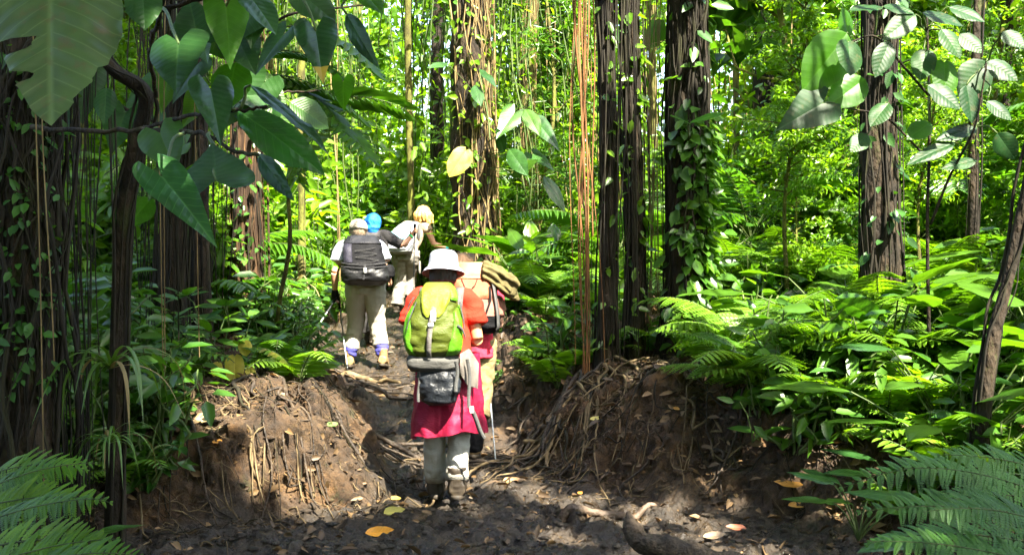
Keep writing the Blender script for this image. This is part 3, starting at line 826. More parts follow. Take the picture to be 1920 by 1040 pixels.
# ------------------------------------------------------------------ people (built early so that fusing their surfaces stays quick)
def fuse(name, mb, mat, parent, voxel=.008, smooth_it=6, folds=0.0, ff=(9, 9, 22), fade=None, loc=None):
    """joins overlapping closed shapes into one continuous surface, then adds cloth folds"""
    me = mb.mesh(name + '_raw', [mat])
    o = bpy.data.objects.new(name + '_raw', me); COL.objects.link(o)
    m = o.modifiers.new('r', 'REMESH'); m.mode = 'VOXEL'; m.voxel_size = voxel; m.use_smooth_shade = True
    s = o.modifiers.new('s', 'SMOOTH'); s.iterations = smooth_it; s.factor = .5
    dg = bpy.context.evaluated_depsgraph_get()
    res = bpy.data.meshes.new_from_object(o.evaluated_get(dg), depsgraph=dg)
    bpy.data.objects.remove(o); bpy.data.meshes.remove(me)
    res.name = name
    if folds:
        n = len(res.vertices); co = np.zeros(n * 3); res.vertices.foreach_get('co', co); co = co.reshape(-1, 3)
        no = np.zeros(n * 3); res.vertex_normals.foreach_get('vector', no); no = no.reshape(-1, 3)
        sd = int(rng.integers(1e5))
        wx = co + .03 * np.stack([vn(co[:, 0] * 7, co[:, 1] * 7, co[:, 2] * 7, sd + k) for k in range(3)], 1)
        f = 1 - np.abs(vn(wx[:, 0] * ff[0], wx[:, 1] * ff[1], wx[:, 2] * ff[2], sd + 7)) * 2
        f = f + .5 * (1 - 2 * np.abs(vn(wx[:, 0] * ff[0] * 2 + wx[:, 2] * 9, wx[:, 1] * ff[1] * 2, wx[:, 2] * ff[2] * 1.4, sd + 9)))
        if fade is not None: f = f * fade(co)
        co = co + no * (f * folds)[:, None]
        res.vertices.foreach_set('co', co.ravel()); res.update()
    res.polygons.foreach_set('use_smooth', np.ones(len(res.polygons), bool))
    res.materials.clear(); res.materials.append(mat)
    ob = bpy.data.objects.new(name, res); COL.objects.link(ob); ob.parent = parent
    return ob


M_SKIN = noise_mat('skin', [(.3, (.42, .21, .13)), (.7, (.52, .28, .18))], scale=14, rough=.55, bump=.1, bscale=150, bdist=.002, spec=.4)
M_SKIN_TAN = noise_mat('tanned_skin', [(.3, (.36, .165, .08)), (.7, (.46, .23, .12))], scale=14, rough=.5, bump=.1, bscale=150, bdist=.002, spec=.4)
M_EYE = noise_mat('eye', [(.3, (.7, .7, .68)), (.7, (.75, .74, .72))], scale=3, rough=.2, bump=0)
M_RUBBER = noise_mat('boot_sole', [(.3, (.02, .018, .015)), (.7, (.06, .045, .03))], scale=20, rough=.7, bump=.4)
M_BOOT_DARK = noise_mat('dark_boot', [(.3, (.012, .009, .007)), (.55, (.036, .028, .020)), (.75, (.075, .055, .034))], scale=12, rough=.45, bump=.4, bscale=60, bdist=.004)
M_BOOT_TAN = noise_mat('tan_boot', [(.3, (.14, .085, .035)), (.7, (.34, .23, .11))], scale=12, rough=.7, bump=.4, bscale=60, bdist=.004)
M_BLACK = cloth_mat('black_fabric', (.006, .006, .007), .75, .35); M_BLACK.node_tree.nodes['Principled BSDF'].inputs['Specular IOR Level'].default_value = .1
M_GREYSTRAP = cloth_mat('grey_webbing', (.06, .06, .058), .7, .15)
M_PLASTIC = noise_mat('grey_plastic', [(.3, (.30, .30, .30)), (.7, (.40, .40, .40))], scale=5, rough=.35, bump=0)
M_ALU = noise_mat('pole_metal', [(.3, (.50, .54, .58)), (.7, (.62, .66, .70))], scale=5, rough=.3, bump=0, spec=.8)
M_POLEDARK = noise_mat('dark_pole', [(.3, (.02, .02, .022)), (.7, (.05, .05, .055))], scale=5, rough=.35, bump=0)


def hair_mat(name, a, b, rough=.45):
    return noise_mat(name, [(.3, a), (.7, b)], scale=10, rough=rough, bump=.9, bscale=70, stretch=(3, 3, .35), bdist=.01, spec=.5)


def hand_tubes(mb, wrist, d, palm, side, curl=1.0, scale=1.0):
    """palm, four unequal bent fingers and a thumb from the side of the palm. d: direction of the hand, palm: the way the palm faces"""
    d = unit(d); palm = unit(np.asarray(palm) - d * np.dot(palm, d)); s = np.cross(d, palm) * side     # s points to the thumb side
    w = np.asarray(wrist, float); k = scale
    mb.tube(np.stack([w - d * .01, w + d * .035 * k, w + d * .075 * k, w + d * .09 * k]), [(.027 * k, .018 * k), (.036 * k, .015 * k), (.040 * k, .014 * k), (.036 * k, .011 * k)], sides=10, up=palm)
    for q, (off, ln) in enumerate([(.030, .070), (.010, .078), (-.010, .073), (-.029, .058)]):
        p = w + d * (.083 - .004 * abs(q - 1)) * k + s * off * k
        pts = [p]; a = .25 * curl
        for f in (.45, .32, .26):
            dd = d * math.cos(a) + palm * math.sin(a)
            pts.append(pts[-1] + dd * ln * f * k); a += (.75 + .08 * q) * curl
        mb.tube(np.array(pts), np.array([.0092, .0086, .0078, .0062]) * k, sides=7)
    p = w + d * .022 * k + s * .030 * k
    pts = [p, p + (d * .6 + s * .75 + palm * .25 * curl) * .036 * k, p + (d * 1.25 + s * .85 + palm * .85 * curl) * .052 * k, p + (d * 1.65 + s * .55 + palm * 1.45 * curl) * .060 * k]
    mb.tube(np.array(pts), np.array([.0125, .0105, .0095, .0072]) * k, sides=7)


def limb(mb, pts, rad, sides=14, n=14):
    pts = np.asarray(pts, float); t = np.linspace(0, 1, len(pts)); tt = np.linspace(0, 1, n)
    P = np.stack([np.interp(tt, t, pts[:, k]) for k in range(3)], 1)
    for _ in range(2): P[1:-1] = (P[:-2] + 2 * P[1:-1] + P[2:]) / 4
    rad = np.asarray(rad, float)
    Rr = np.interp(tt, np.linspace(0, 1, len(rad)), rad) if rad.ndim == 1 else np.stack([np.interp(tt, np.linspace(0, 1, len(rad)), rad[:, k]) for k in range(2)], 1)
    mb.tube(P, Rr, sides=sides, up=[0, 1, 0] if abs(unit(pts[-1] - pts[0])[2]) > .6 else None)


def body_mesh(J, headr=.098, slim=1.0):
    mb = MB()
    J = {k: np.asarray(v, float) for k, v in J.items()}
    # torso (x half width, y half depth)
    mid = (J['pelvis'] + J['chest']) / 2
    mb.tube(np.stack([J['pelvis'] - [0, 0, .10], J['pelvis'], mid, J['chest'], J['chest'] + (J['neck'] - J['chest']) * .62, J['neck']]),
            np.array([(.10, .09), (.155, .11), (.132, .098), (.165, .112), (.135, .085), (.055, .055)]) * slim, sides=18, up=[0, 1, 0])
    up = unit(J['head'] - J['neck'])
    limb(mb, [J['neck'] - up * .04, J['neck'] + up * .03, J['head'] - up * .03], [.056, .052, .052])
    f = unit(J['face']); f = unit(f - up * np.dot(f, up)); s = np.cross(f, up)
    mb.ball(J['head'] + up * .015, (headr * .80, headr * .98, headr * 1.12), 16, 12)
    c = J['head']
    mb.tube(np.stack([c + f * .035 - up * .01, c + f * .055 - up * .065, c + f * .060 - up * .105]), [(.062, .055), (.052, .045), (.030, .026)], sides=10)       # jaw
    mb.tube(np.stack([c + f * .088 + up * .012, c + f * .104 - up * .012, c + f * .108 - up * .034]), [.008, .012, .014], sides=7)             # nose
    for sd in (-1, 1):
        e = c + s * sd * headr * .78 - up * .012
        mb.tube(np.stack([e + up * .03 - f * .005, e + s * sd * .012 - f * .014, e - up * .03 + f * .002]), [(.006, .010), (.008, .016), (.005, .008)], sides=7)   # ears
    for sd, L in ((-1, 'L'), (1, 'R')):
        sh, el, wr = J['sh' + L], J['el' + L], J['wr' + L]
        limb(mb, [J['chest'] + (J['neck'] - J['chest']) * .45, sh + (J['neck'] - sh) * .25, sh, sh + (el - sh) * .5, el], np.array([.065, .062, .056, .047, .040]) * slim)
        limb(mb, [el, el + (wr - el) * .3, wr], np.array([.041, .042, .027]) * slim)
        hd = J.get('hand' + L, unit(wr - el)); pm = J.get('palm' + L, np.array([-sd, 0, 0.]))
        hand_tubes(mb, wr, hd, pm, sd, J.get('curl' + L, np.array([1.0]))[()] if np.ndim(J.get('curl' + L, 1.0)) == 0 else 1.0)
        hip, kn, an = J['hip' + L], J['kn' + L], J['an' + L]
        limb(mb, [hip + [0, 0, .06], hip, hip + (kn - hip) * .45, kn], np.array([.085, .092, .078, .055]) * slim)
        limb(mb, [kn, kn + (an - kn) * .3, an], np.array([.055, .057, .036]) * slim)
        to = J['to' + L]
        limb(mb, [an + [0, 0, .02], an - [0, 0, .03], to], [.038, .040, .030])
    return mb


def make_person(label, origin, yaw, J, skin, headr=.098, slim=1.0, voxel=.007):
    t = thing('person', label, 'person', origin, yaw, None)
    fuse('body', body_mesh(J, headr, slim), skin, t, voxel=voxel, smooth_it=4)
    Jn = {k: np.asarray(v, float) for k, v in J.items()}
    up = unit(Jn['head'] - Jn['neck']); f = unit(Jn['face']); f = unit(f - up * np.dot(f, up)); s = np.cross(f, up)
    for sd in (-1, 1):
        MB().ball(Jn['head'] + f * .083 + s * sd * .032 + up * .012, .011, 10, 8).build('eye', M_EYE, t)
    return t, Jn


def shirt(t, J, mat, sleeve=.6, hem=None, w=(.185, .135), name='shirt', vox=.008, slim=1.0, sleeve_r=(.075, .072, .070), folds=.006):
    mb = MB()
    hem = J['pelvis'] + [0, 0, -.02] if hem is None else np.asarray(hem)
    mid = (J['pelvis'] + J['chest']) / 2
    mb.tube(np.stack([hem, J['pelvis'] + [0, 0, .05], mid, J['chest'], J['chest'] + (J['neck'] - J['chest']) * .55, J['neck'] - unit(J['neck'] - J['chest']) * .015]),
            np.array([w, (w[0] * .96, w[1]), (w[0] * .92, w[1] * .95), (w[0] * 1.0, w[1] * .98), (w[0] * .82, w[1] * .75), (.068, .068)]) * slim, sides=20, up=[0, 1, 0])
    if sleeve > 0:
        for L in 'LR':
            sh, el = J['sh' + L], J['el' + L]
            limb(mb, [J['chest'] + (J['neck'] - J['chest']) * .5, sh + (J['neck'] - sh) * .3, sh, sh + (el - sh) * sleeve * .6, sh + (el - sh) * sleeve], np.array([.08, .078, sleeve_r[0], sleeve_r[1], sleeve_r[2]]) * slim)
    return fuse(name, mb, mat, t, vox, 5, folds=folds, ff=(7, 7, 13))


def trousers(t, J, mat, end=(.95, .95), r=(.108, .092, .078, .074), waist=None, w=(.172, .128), folds=.007, vox=.008, slim=1.0, name='trousers'):
    mb = MB()
    wst = J['pelvis'] + [0, 0, .12] if waist is None else np.asarray(waist)
    mb.tube(np.stack([wst, J['pelvis'] + [0, 0, .02], J['pelvis'] - [0, 0, .10]]), np.array([(w[0] * .9, w[1] * .92), w, (w[0] * .85, w[1] * .9)]) * slim, sides=18, up=[0, 1, 0])
    for L, e in zip('LR', end):
        hip, kn, an = J['hip' + L], J['kn' + L], J['an' + L]
        limb(mb, [hip + [0, 0, .05], hip - [0, 0, .03], hip + (kn - hip) * .5, kn, kn + (an - kn) * .5, kn + (an - kn) * e], np.array([r[0], r[0], r[1], r[2], (r[2] + r[3]) / 2, r[3]]) * slim, n=20)
    return fuse(name, mb, mat, t, vox, 4, folds=folds, ff=(9, 9, 12))


def boots(t, J, mat, shaft=.13, sole=True, r=.05):
    for L in 'LR':
        an, to = J['an' + L], J['to' + L]
        fd = to - an; fd = fd * [1, 1, 0]; fd = unit(fd)
        low = an[2] - .085
        heel = an - fd * .055; pitch = (to[2] - (an[2] - .05))
        mb = MB()
        limb(mb, [an + [0, 0, shaft], an + [0, 0, .02], an - [0, 0, .045]], [r * 1.02, r * .98, r * .95])
        limb(mb, [heel + [0, 0, -.035], an + fd * .03 + [0, 0, -.035], an + fd * .10 + [0, 0, -.045 + pitch * .6], to + [0, 0, -.01]], np.array([.043, .052, .049, .036]) * (r / .05))
        b = fuse('boot', mb, mat, t, .007, 3, folds=.003, ff=(14, 14, 26))
        if sole:
            # rounded sole plate following the foot
            m = 20; th = np.linspace(0, 2 * math.pi, m, endpoint=False)
            c = (heel + to) / 2 - np.array([0, 0, 0]); hl = np.linalg.norm((to - heel) * [1, 1, 0]) / 2 + .045
            sx = np.cross(fd, [0, 0, 1.0])
            rows = []
            zh = an[2] - .085; zt = to[2] - .045
            for dz, kk in ((-.012, .96), (-.012, 1.0), (.018, 1.0), (.018, .6)):
                Q = []
                for a in th:
                    lx = math.copysign(abs(math.cos(a)) ** .7, math.cos(a)) * hl * kk; ly = math.copysign(abs(math.sin(a)) ** .8, math.sin(a)) * .050 * kk * (1.0 if lx > 0 else .86)
                    z_ = np.interp(lx, [-hl, -.2 * hl, hl], [zh, zh + (zt - zh) * .35, zt])
                    Q.append([c[0] + fd[0] * lx + sx[0] * ly, c[1] + fd[1] * lx + sx[1] * ly, z_ + dz])
                rows.append(Q)
            sm = MB(); sm.grid(np.array(rows), wrap=True)
            base = 0
            bot = [[q for q in range(m)]]
            sm.add(np.concatenate([np.array(rows[0]), [np.mean(rows[0], 0)]]), F3=[[m, (q + 1) % m, q] for q in range(m)])
            so = sm.build('sole', M_RUBBER, b)


def pole(label, top, tip, col_mat, grip=True, r=.007):
    top = np.asarray(top, float); tip = np.asarray(tip, float)
    t = thing('trekking_pole', label, 'trekking pole', tip)
    a, b = top - tip, np.zeros(3); d = unit(a)
    L = np.linalg.norm(a)
    MB().tube(np.stack([b, d * .03]), [.003, .005], sides=8).build('tip', M_POLEDARK, t)
    MB().tube(np.stack([d * .03, d * L * .45]), r * .8, sides=10).build('lower_shaft', col_mat, t)
    MB().tube(np.stack([d * L * .45, d * (L * .45 + .03), d * (L - .12)]), [r * 1.25, r, r], sides=10).build('upper_shaft', M_POLEDARK if col_mat is M_ALU else col_mat, t)
    mb = MB(); mb.tube(np.stack([d * (L - .14), d * (L - .10), d * (L - .05), d * L, d * (L + .015)]), [.013, .015, .014, .018, .010], sides=12); mb.build('grip', M_BLACK, t)
    mb = MB(); mb.tube(np.stack([d * .05, d * .055, d * .06]), [.010, .026, .010], sides=12); mb.build('basket', M_POLEDARK, t)
    return t


# ---- rucksack as a lofted body; straps and panels hug its surface
class Pack:
    def __init__(s, levels, ex=3.2):
        s.l = np.array(levels, float); s.ex = ex          # rows: z, cx, cy, half width, half depth
    def S(s, th, z, off=0.0):
        """point on the surface; th = -90 deg faces the viewer (-y)"""
        th = np.asarray(th, float); z = np.asarray(z, float)
        zs = s.l[:, 0]
        cx, cyy, hw, hd = [np.interp(z, zs, s.l[:, k]) for k in (1, 2, 3, 4)]
        c, sn = np.cos(th), np.sin(th)
        e = 2.0 / s.ex
        x = np.sign(c) * np.abs(c) ** e; y = np.sign(sn) * np.abs(sn) ** e
        return np.stack([cx + x * (hw + off), cyy + y * (hd + off), z + 0 * x], -1)
    def body(s, mb, z0, z1, nz=24, nt=40, off=0.0, bulge=0.0, seed=3, lump=.006):
        z = np.linspace(z0, z1, nz); th = np.linspace(0, 2 * math.pi, nt, endpoint=False)
        Z, TH = np.meshgrid(z, th, indexing='ij')
        P = s.S(TH, Z, off)
        n = P - np.stack([np.interp(Z, s.l[:, 0], s.l[:, 1]), np.interp(Z, s.l[:, 0], s.l[:, 2]), Z], -1)
        n /= np.linalg.norm(n, axis=-1)[..., None] + 1e-9
        P = P + n * (lump * fbm(P[..., 0] * 11, P[..., 1] * 11, P[..., 2] * 15, 3, seed))[..., None] + n * (bulge * np.sin(np.pi * (Z - z0) / (z1 - z0)))[..., None]
        mb.grid(P[:, ::1], wrap=True)
        for row in (P[0], P[-1]):
            c = row.mean(0); m = len(row)
            mb.add(np.concatenate([row, [c]]), F3=[[m, q, (q + 1) % m] for q in range(m)])
        return mb
    def patch(s, mb, a, b, off=.006, n=14, m=10, thick=.005, lump=.003, seed=5):
        """panel: a, b = lists of (theta_deg, z) giving its two long edges"""
        t = np.linspace(0, 1, n)
        def edge(e):
            e = np.array(e, float); q = np.linspace(0, 1, len(e)); return np.interp(t, q, e[:, 0]), np.interp(t, q, e[:, 1])
        ta, za = edge(a); tb, zb = edge(b); u = np.linspace(0, 1, m)
        TH = np.radians(ta[:, None] * (1 - u) + tb[:, None] * u); Z = za[:, None] * (1 - u) + zb[:, None] * u
        rim = np.minimum(1, np.minimum(u, 1 - u)[None, :] * 6) * np.minimum(1, np.minimum(t, 1 - t)[:, None] * 6)
        L = lump * vn(TH * 4, Z * 16, None, seed)
        O = s.S(TH, Z, off + thick * rim + L * rim); I = s.S(TH, Z, off - .012)
        mb.grid(O); mb.grid(I[:, ::-1])
        ring = lambda G: np.concatenate([G[0], G[1:, -1], G[-1, -2::-1], G[-2:0:-1, 0]])
        mb.grid(np.stack([ring(I), ring(O)]), wrap=True)
        return mb
    def strap(s, mb, pts, w=.022, off=.012, n=24, thick=.004, lift=None):
        """webbing through (theta_deg, z) points"""
        p = np.array(pts, float); q = np.linspace(0, 1, len(p)); t = np.linspace(0, 1, n)
        th = np.radians(np.interp(t, q, p[:, 0])); z = np.interp(t, q, p[:, 1])
        o = off if lift is None else off + np.interp(t, np.linspace(0, 1, len(lift)), lift)
        C = s.S(th, z, o); ribbon(mb, C, s.S(th, z, o + .05) - C, w, thick)
        return mb


def ribbon(mb, C, N, w, thick=.003):
    C = np.asarray(C, float); T = np.gradient(C, axis=0); T /= np.linalg.norm(T, axis=1)[:, None] + 1e-9
    N = np.broadcast_to(np.asarray(N, float), C.shape); B = np.cross(T, N); B /= np.linalg.norm(B, axis=1)[:, None] + 1e-9
    N = np.cross(B, T)
    P = np.stack([C - B * w / 2, C - B * w / 2 + N * thick, C + B * w / 2 + N * thick, C + B * w / 2], 1)
    mb.grid(P, wrap=True)
    mb.add(P[0], [[0, 1, 2, 3]]); mb.add(P[-1], [[3, 2, 1, 0]])
    return mb


def box(mb, c, h, R3=None, bev=.25):
    """small rounded block"""
    c = np.asarray(c, float); h = np.asarray(h, float)
    ph = np.linspace(-1, 1, 7); rows = []
    th = np.linspace(0, 2 * math.pi, 20, endpoint=False)
    for z in ph:
        k = (1 - abs(z) ** 5 * bev)
        rows.append(np.stack([np.sign(np.cos(th)) * np.abs(np.cos(th)) ** .35 * h[0] * k, np.sign(np.sin(th)) * np.abs(np.sin(th)) ** .35 * h[1] * k, np.full(20, z * h[2])], -1))
    P = np.array(rows)
    if R3 is not None: P = P @ np.asarray(R3).T
    P = P + c
    mb.grid(P, wrap=True)
    for row in (P[0], P[-1]): mb.add(np.concatenate([row, [row.mean(0)]]), F3=[[20, q, (q + 1) % 20] for q in range(20)])
    return mb


def lathe(mb, c, prof, n=32, sx=1.0, sy=1.0, tilt=0.0, wav=0.0, tiltx=0.0):
    """profile (r, z) turned about a vertical axis; tilt in degrees about x"""
    th = np.linspace(0, 2 * math.pi, n, endpoint=False)
    P = np.array([[[r * math.cos(a) * sx, r * math.sin(a) * sy, z + wav * r * r * 40 * math.sin(2 * a + .6) * (1 if k > len(prof) * .6 else 0)] for a in th] for k, (r, z) in enumerate(prof)])
    M = np.array(Matrix.Rotation(R(tilt), 3, 'X') @ Matrix.Rotation(R(tiltx), 3, 'Y'))
    P = P @ M.T + np.asarray(c, float)
    mb.grid(P, wrap=True)
    return mb


def ground_pt(px, d):
    x = (px - 960) / FPX * d
    return np.array([x, d, gz(x, d)])


# ============ nearest hiker: white bucket hat, red shirt, green pack, crimson jacket round the waist
O1 = ground_pt(838, 6.62); O1[2] = .015
J1 = dict(pelvis=(-.005, .0, .90), chest=(-.03, .07, 1.22), neck=(-.035, .12, 1.405), head=(-.035, .165, 1.52), face=(0, 1, -.35),
          shL=(-.205, .09, 1.325), elL=(-.262, .06, 1.075), wrL=(-.20, .30, 1.02), shR=(.142, .09, 1.325), elR=(.200, .05, 1.075), wrR=(.13, .28, 1.03),
          hipL=(-.085, .0, .87), knL=(-.092, .09, .48), anL=(-.085, .16, .105), toL=(-.10, .32, .05), hipR=(.075, .0, .87), knR=(.075, .08, .47), anR=(.068, -.04, .145), toR=(.06, .10, .055))
p1, J1 = make_person('hiker in white bucket hat and red shirt with crimson jacket tied round the waist', O1, 0, J1, M_SKIN_TAN)
M_RED = cloth_mat('red_shirt', (.46, .022, .008), .9, .12)
M_PALE = cloth_mat('pale_trousers', (.35, .335, .30), .9, .12, dirt=(.12, (.12, .085, .05)))
M_CRIM = cloth_mat('crimson_jacket', (.24, .006, .032), .6, .15)
M_WHITE = cloth_mat('white_cotton', (.25, .265, .31), .9, .06)
shirt(p1, J1, M_RED, sleeve=.62, sleeve_r=(.080, .082, .084), w=(.18, .13), folds=.011)
trousers(p1, J1, M_PALE, end=(.86, .86), r=(.100, .083, .070, .072), folds=.007)
for L in 'LR':     # rolled cuffs
    kn, an = J1['kn' + L], J1['an' + L]; c = kn + (an - kn) * .84; d = unit(an - kn)
    mb = MB(); mb.tube(np.stack([c - d * .045, c - d * .04, c + d * .0, c + d * .04, c + d * .045, c + d * .03]), [.066, .074, .078, .077, .072, .06], sides=24, wob=.09, wfreq=22); mb.build('trouser_cuff', M_PALE, p1)
boots(p1, J1, M_BOOT_DARK, shaft=.10, r=.062)
hb = MB(); hc = J1['head']
hb.ball(hc + [0, -.012, .018], (.092, .108, .108), 18, 12); hb.tube(np.stack([hc + [0, -.05, .0], hc + [0, -.065, -.055], hc + [0, -.055, -.10]]), [(.092, .07), (.088, .055), (.062, .03)], sides=16, up=[0, 1, 0])
M_HAIR1 = hair_mat('black_hair', (.004, .003, .003), (.014, .011, .009), .6)
fuse('hair', hb, M_HAIR1, p1, .006, 4, folds=.005, ff=(30, 30, 6))
hm = MB()
lathe(hm, hc + [.002, -.012, .062], [(.001, .082), (.045, .081), (.078, .074), (.091, .060), (.095, .045), (.100, .0), (.105, -.03), (.110, -.034), (.128, -.050), (.142, -.072), (.145, -.075), (.142, -.077), (.126, -.057), (.107, -.042), (.098, -.03), (.09, .04)], 48, 1.0, 1.08, tilt=-14, wav=.004)
hat1 = hm.build('bucket_hat', M_WHITE, p1)
MB().tube(hc + np.array([.002, -.012, .036]) + np.array([[math.cos(a) * .1035, math.sin(a) * .111, -.02 - .028 * math.sin(a)] for a in np.linspace(0, 6.283, 40)]), .0022, sides=5, caps=False).build('hat_seam', M_WHITE, hat1)
# jacket tied round the waist: an open skirt of cloth
th = np.linspace(R(-232), R(52), 90); zz = np.linspace(0, 1, 34)
TH, ZZ = np.meshgrid(th, zz)
hemz = .455 + .030 * np.sin(TH * 1.0 + 2.4) + .012 * np.sin(TH * 4.3)
Zs = .99 + (hemz - .99) * ZZ
flare = .192 + .030 * ZZ ** .8
fold = (.008 + .018 * ZZ) * ZZ * (np.sin(TH * 5.3 + .8 + 1.2 * ZZ) + .6 * np.sin(TH * 9.1 + 2)) + .010 * (1 - 2 * np.abs(vn(TH * 3.1, ZZ * 4, None, 8))) + .006 * (1 - 2 * np.abs(vn(TH * 7, ZZ * 9, None, 9)))
Xs = np.cos(TH) * (flare + fold * .8) * 1.04 + .002; Ys = np.sin(TH) * (flare * .80 + fold) + .01 - .03 * ZZ
sk = MB(); G = np.stack([Xs, Ys, Zs], -1)
G2 = np.stack([Xs * .985, Ys * .985, Zs], -1)
sk.grid(G); sk.grid(G2[:, ::-1]); sk.grid(np.stack([G2[-1], G[-1]])); sk.grid(np.stack([G2[:, 0], G[:, 0]])); sk.grid(np.stack([G[:, -1], G2[:, -1]]))
sk.build('tied_jacket', M_CRIM, p1)
# pale lining turned out at the right hip
ln_ = MB(); q = np.linspace(0, 1, 14)
A = np.stack([np.interp(q, [0, 1], [.10, .215]), np.interp(q, [0, 1], [-.245, -.12]), np.interp(q, [0, .5, 1], [1.0, 1.03, .93])], 1)
B = np.stack([np.interp(q, [0, 1], [.10, .21]), np.interp(q, [0, 1], [-.25, -.15]), np.interp(q, [0, .4, 1], [.88, .80, .77])], 1)
u = np.linspace(0, 1, 10)[:, None, None]
Gl = A[None] * (1 - u) + B[None] * u; Gl[..., 1] -= .02 * np.sin(u[..., 0] * 3.14) + .008 * np.sin(q * 14)[None]
ln_.grid(Gl); ln_.grid(Gl[:, ::-1] * [.97, .97, 1]); ln_.build('jacket_lining', cloth_mat('pale_lining', (.13, .115, .10), .9, .15), p1)
k1 = thing('backpack', 'green hiking backpack with lighter lid, worn by the hiker in the white hat', 'backpack', O1)
M_OLIVE = cloth_mat('olive_green_nylon', (.050, .066, .005), .55, .22)
M_LID = cloth_mat('yellow_green_nylon', (.135, .165, .010), .55, .15)
M_LIME = cloth_mat('lime_nylon', (.062, .195, .005), .55, .18)
M_GREYN = cloth_mat('grey_nylon', (.075, .073, .068), .7, .3)
PK1 = Pack([(.985, -.07, -.19, .150, .10), (1.02, -.07, -.195, .172, .125), (1.10, -.07, -.20, .180, .135), (1.22, -.066, -.19, .168, .13), (1.33, -.058, -.165, .142, .115), (1.40, -.052, -.14, .112, .10), (1.44, -.05, -.12, .085, .08), (1.462, -.05, -.105, .060, .055)], 2.8)
PK1.body(MB(), .985, 1.455, 60, 96, lump=.013).build('pack_body', M_OLIVE, k1)
lid = MB()
PK1.patch(lid, [(-148, 1.452), (-140, 1.40), (-122, 1.345), (-106, 1.262), (-98, 1.235)], [(-32, 1.452), (-40, 1.40), (-58, 1.345), (-76, 1.262), (-84, 1.235)], off=.010, n=26, m=24, thick=.012, lump=.008); lid.build('lid', M_LID, k1)
lp = MB(); PK1.patch(lp, [(-68, 1.452), (-60, 1.39), (-56, 1.345)], [(-20, 1.45), (-18, 1.38), (-30, 1.335)], off=.016, n=14, thick=.008, lump=.006); lp.build('lid_side', M_LIME, k1)
for a, b, nm in (([(-172, 1.31), (-176, 1.2), (-172, 1.08), (-166, 1.0)], [(-146, 1.30), (-143, 1.2), (-133, 1.08), (-124, .995)], 'l'), ([(-42, 1.27), (-50, 1.16), (-62, 1.06), (-66, .992)], [(-4, 1.31), (-2, 1.2), (-4, 1.08), (-14, 1.0)], 'r')):
    mb = MB(); PK1.patch(mb, a, b, off=.006, n=22, m=14, thick=.010, lump=.008); mb.build('side_panel', M_LIME, k1)
c1 = MB(); PK1.strap(c1, [(-90, 1.30), (-91, 1.2), (-92, 1.08), (-93, .99)], .030, off=.02); c1.build('strap', cloth_mat('pale_webbing', (.12, .11, .10), .8, .12), k1)
bk = MB(); box(bk, PK1.S(R(-90), 1.245, .030), (.019, .008, .035)); bk.build('buckle', M_PLASTIC, k1)
bk = MB(); box(bk, PK1.S(R(-91), 1.19, .028), (.019, .007, .012)); bk.build('buckle', M_PLASTIC, k1)
for pts, w in (([(-128, 1.33), (-134, 1.25), (-141, 1.16)], .008), ([(-44, 1.185), (-25, 1.155), (-8, 1.10)], .016), ([(-24, 1.33), (-18, 1.25), (-10, 1.16)], .016), ([(-150, 1.36), (-165, 1.30), (-178, 1.22)], .014)):
    mb = MB(); PK1.strap(mb, pts, w, off=.022); mb.build('strap', M_GREYSTRAP, k1)
PKb = Pack([(.885, -.075, -.185, .135, .08), (.91, -.075, -.19, .152, .10), (.96, -.075, -.19, .160, .11), (.992, -.075, -.185, .152, .10)], 3)
PKb.body(MB(), .885, .992, 14, 48, lump=.009, bulge=.012).build('base_pocket', M_GREYN, k1)
PKm = Pack([(.675, -.035, -.215, .075, .05), (.70, -.035, -.22, .115, .075), (.77, -.035, -.22, .135, .085), (.85, -.04, -.21, .135, .08), (.90, -.045, -.2, .12, .07)], 2.6)
PKm.body(MB(), .675, .90, 26, 48, lump=.016).build('mesh_bag', noise_mat('black_plastic_bag', [(.3, (.005, .0055, .007)), (.7, (.014, .017, .022))], scale=8, rough=.42, bump=.7, bscale=16, bdist=.03, spec=.25), k1)
for x0, x1, z0, z1, w in ((-.17, -.155, .93, .70, .018), (.075, .085, .96, .77, .022), (.145, .165, .97, .66, .022)):
    mb = MB(); q = np.linspace(0, 1, 14); ribbon(mb, np.stack([x0 + (x1 - x0) * q + .008 * np.sin(q * 5), -.315 + .05 * (abs(x0) > .14) + .01 * np.sin(q * 4), z0 + (z1 - z0) * q], 1), (0, -1, 0), w); mb.build('hanging_strap', M_GREYSTRAP, k1)
mb = MB(); q = np.linspace(0, 1, 16); ribbon(mb, np.stack([.165 + .09 * q, -.29 + .0 * q, .665 - .19 * q + .012 * np.sin(q * 6)], 1), (-.3, -1, 0), .030); mb.build('hanging_strap', M_GREYSTRAP, k1)
bk = MB(); box(bk, (.175, -.30, .655), (.014, .006, .022)); bk.build('buckle', M_PLASTIC, k1)
for sx in (-.135, .065):
    mb = MB(); q = np.linspace(0, 1, 20); ang = np.linspace(-.3, 3.0, 20)
    ribbon(mb, np.stack([sx + 0 * q + .02 * np.sign(sx) * np.sin(q * 3.1), .075 - np.cos(ang) * .145, 1.22 + np.sin(ang) * .19], 1), np.stack([0 * q, -np.cos(ang), np.sin(ang)], 1), .055, .012); mb.build('shoulder_strap', M_GREYN, k1)
pole('trekking pole held in front of the hiker in the white hat, tip below the skirt', O1 + [-.165, .36, 1.06], O1 + [-.185, .40, .02], M_ALU)

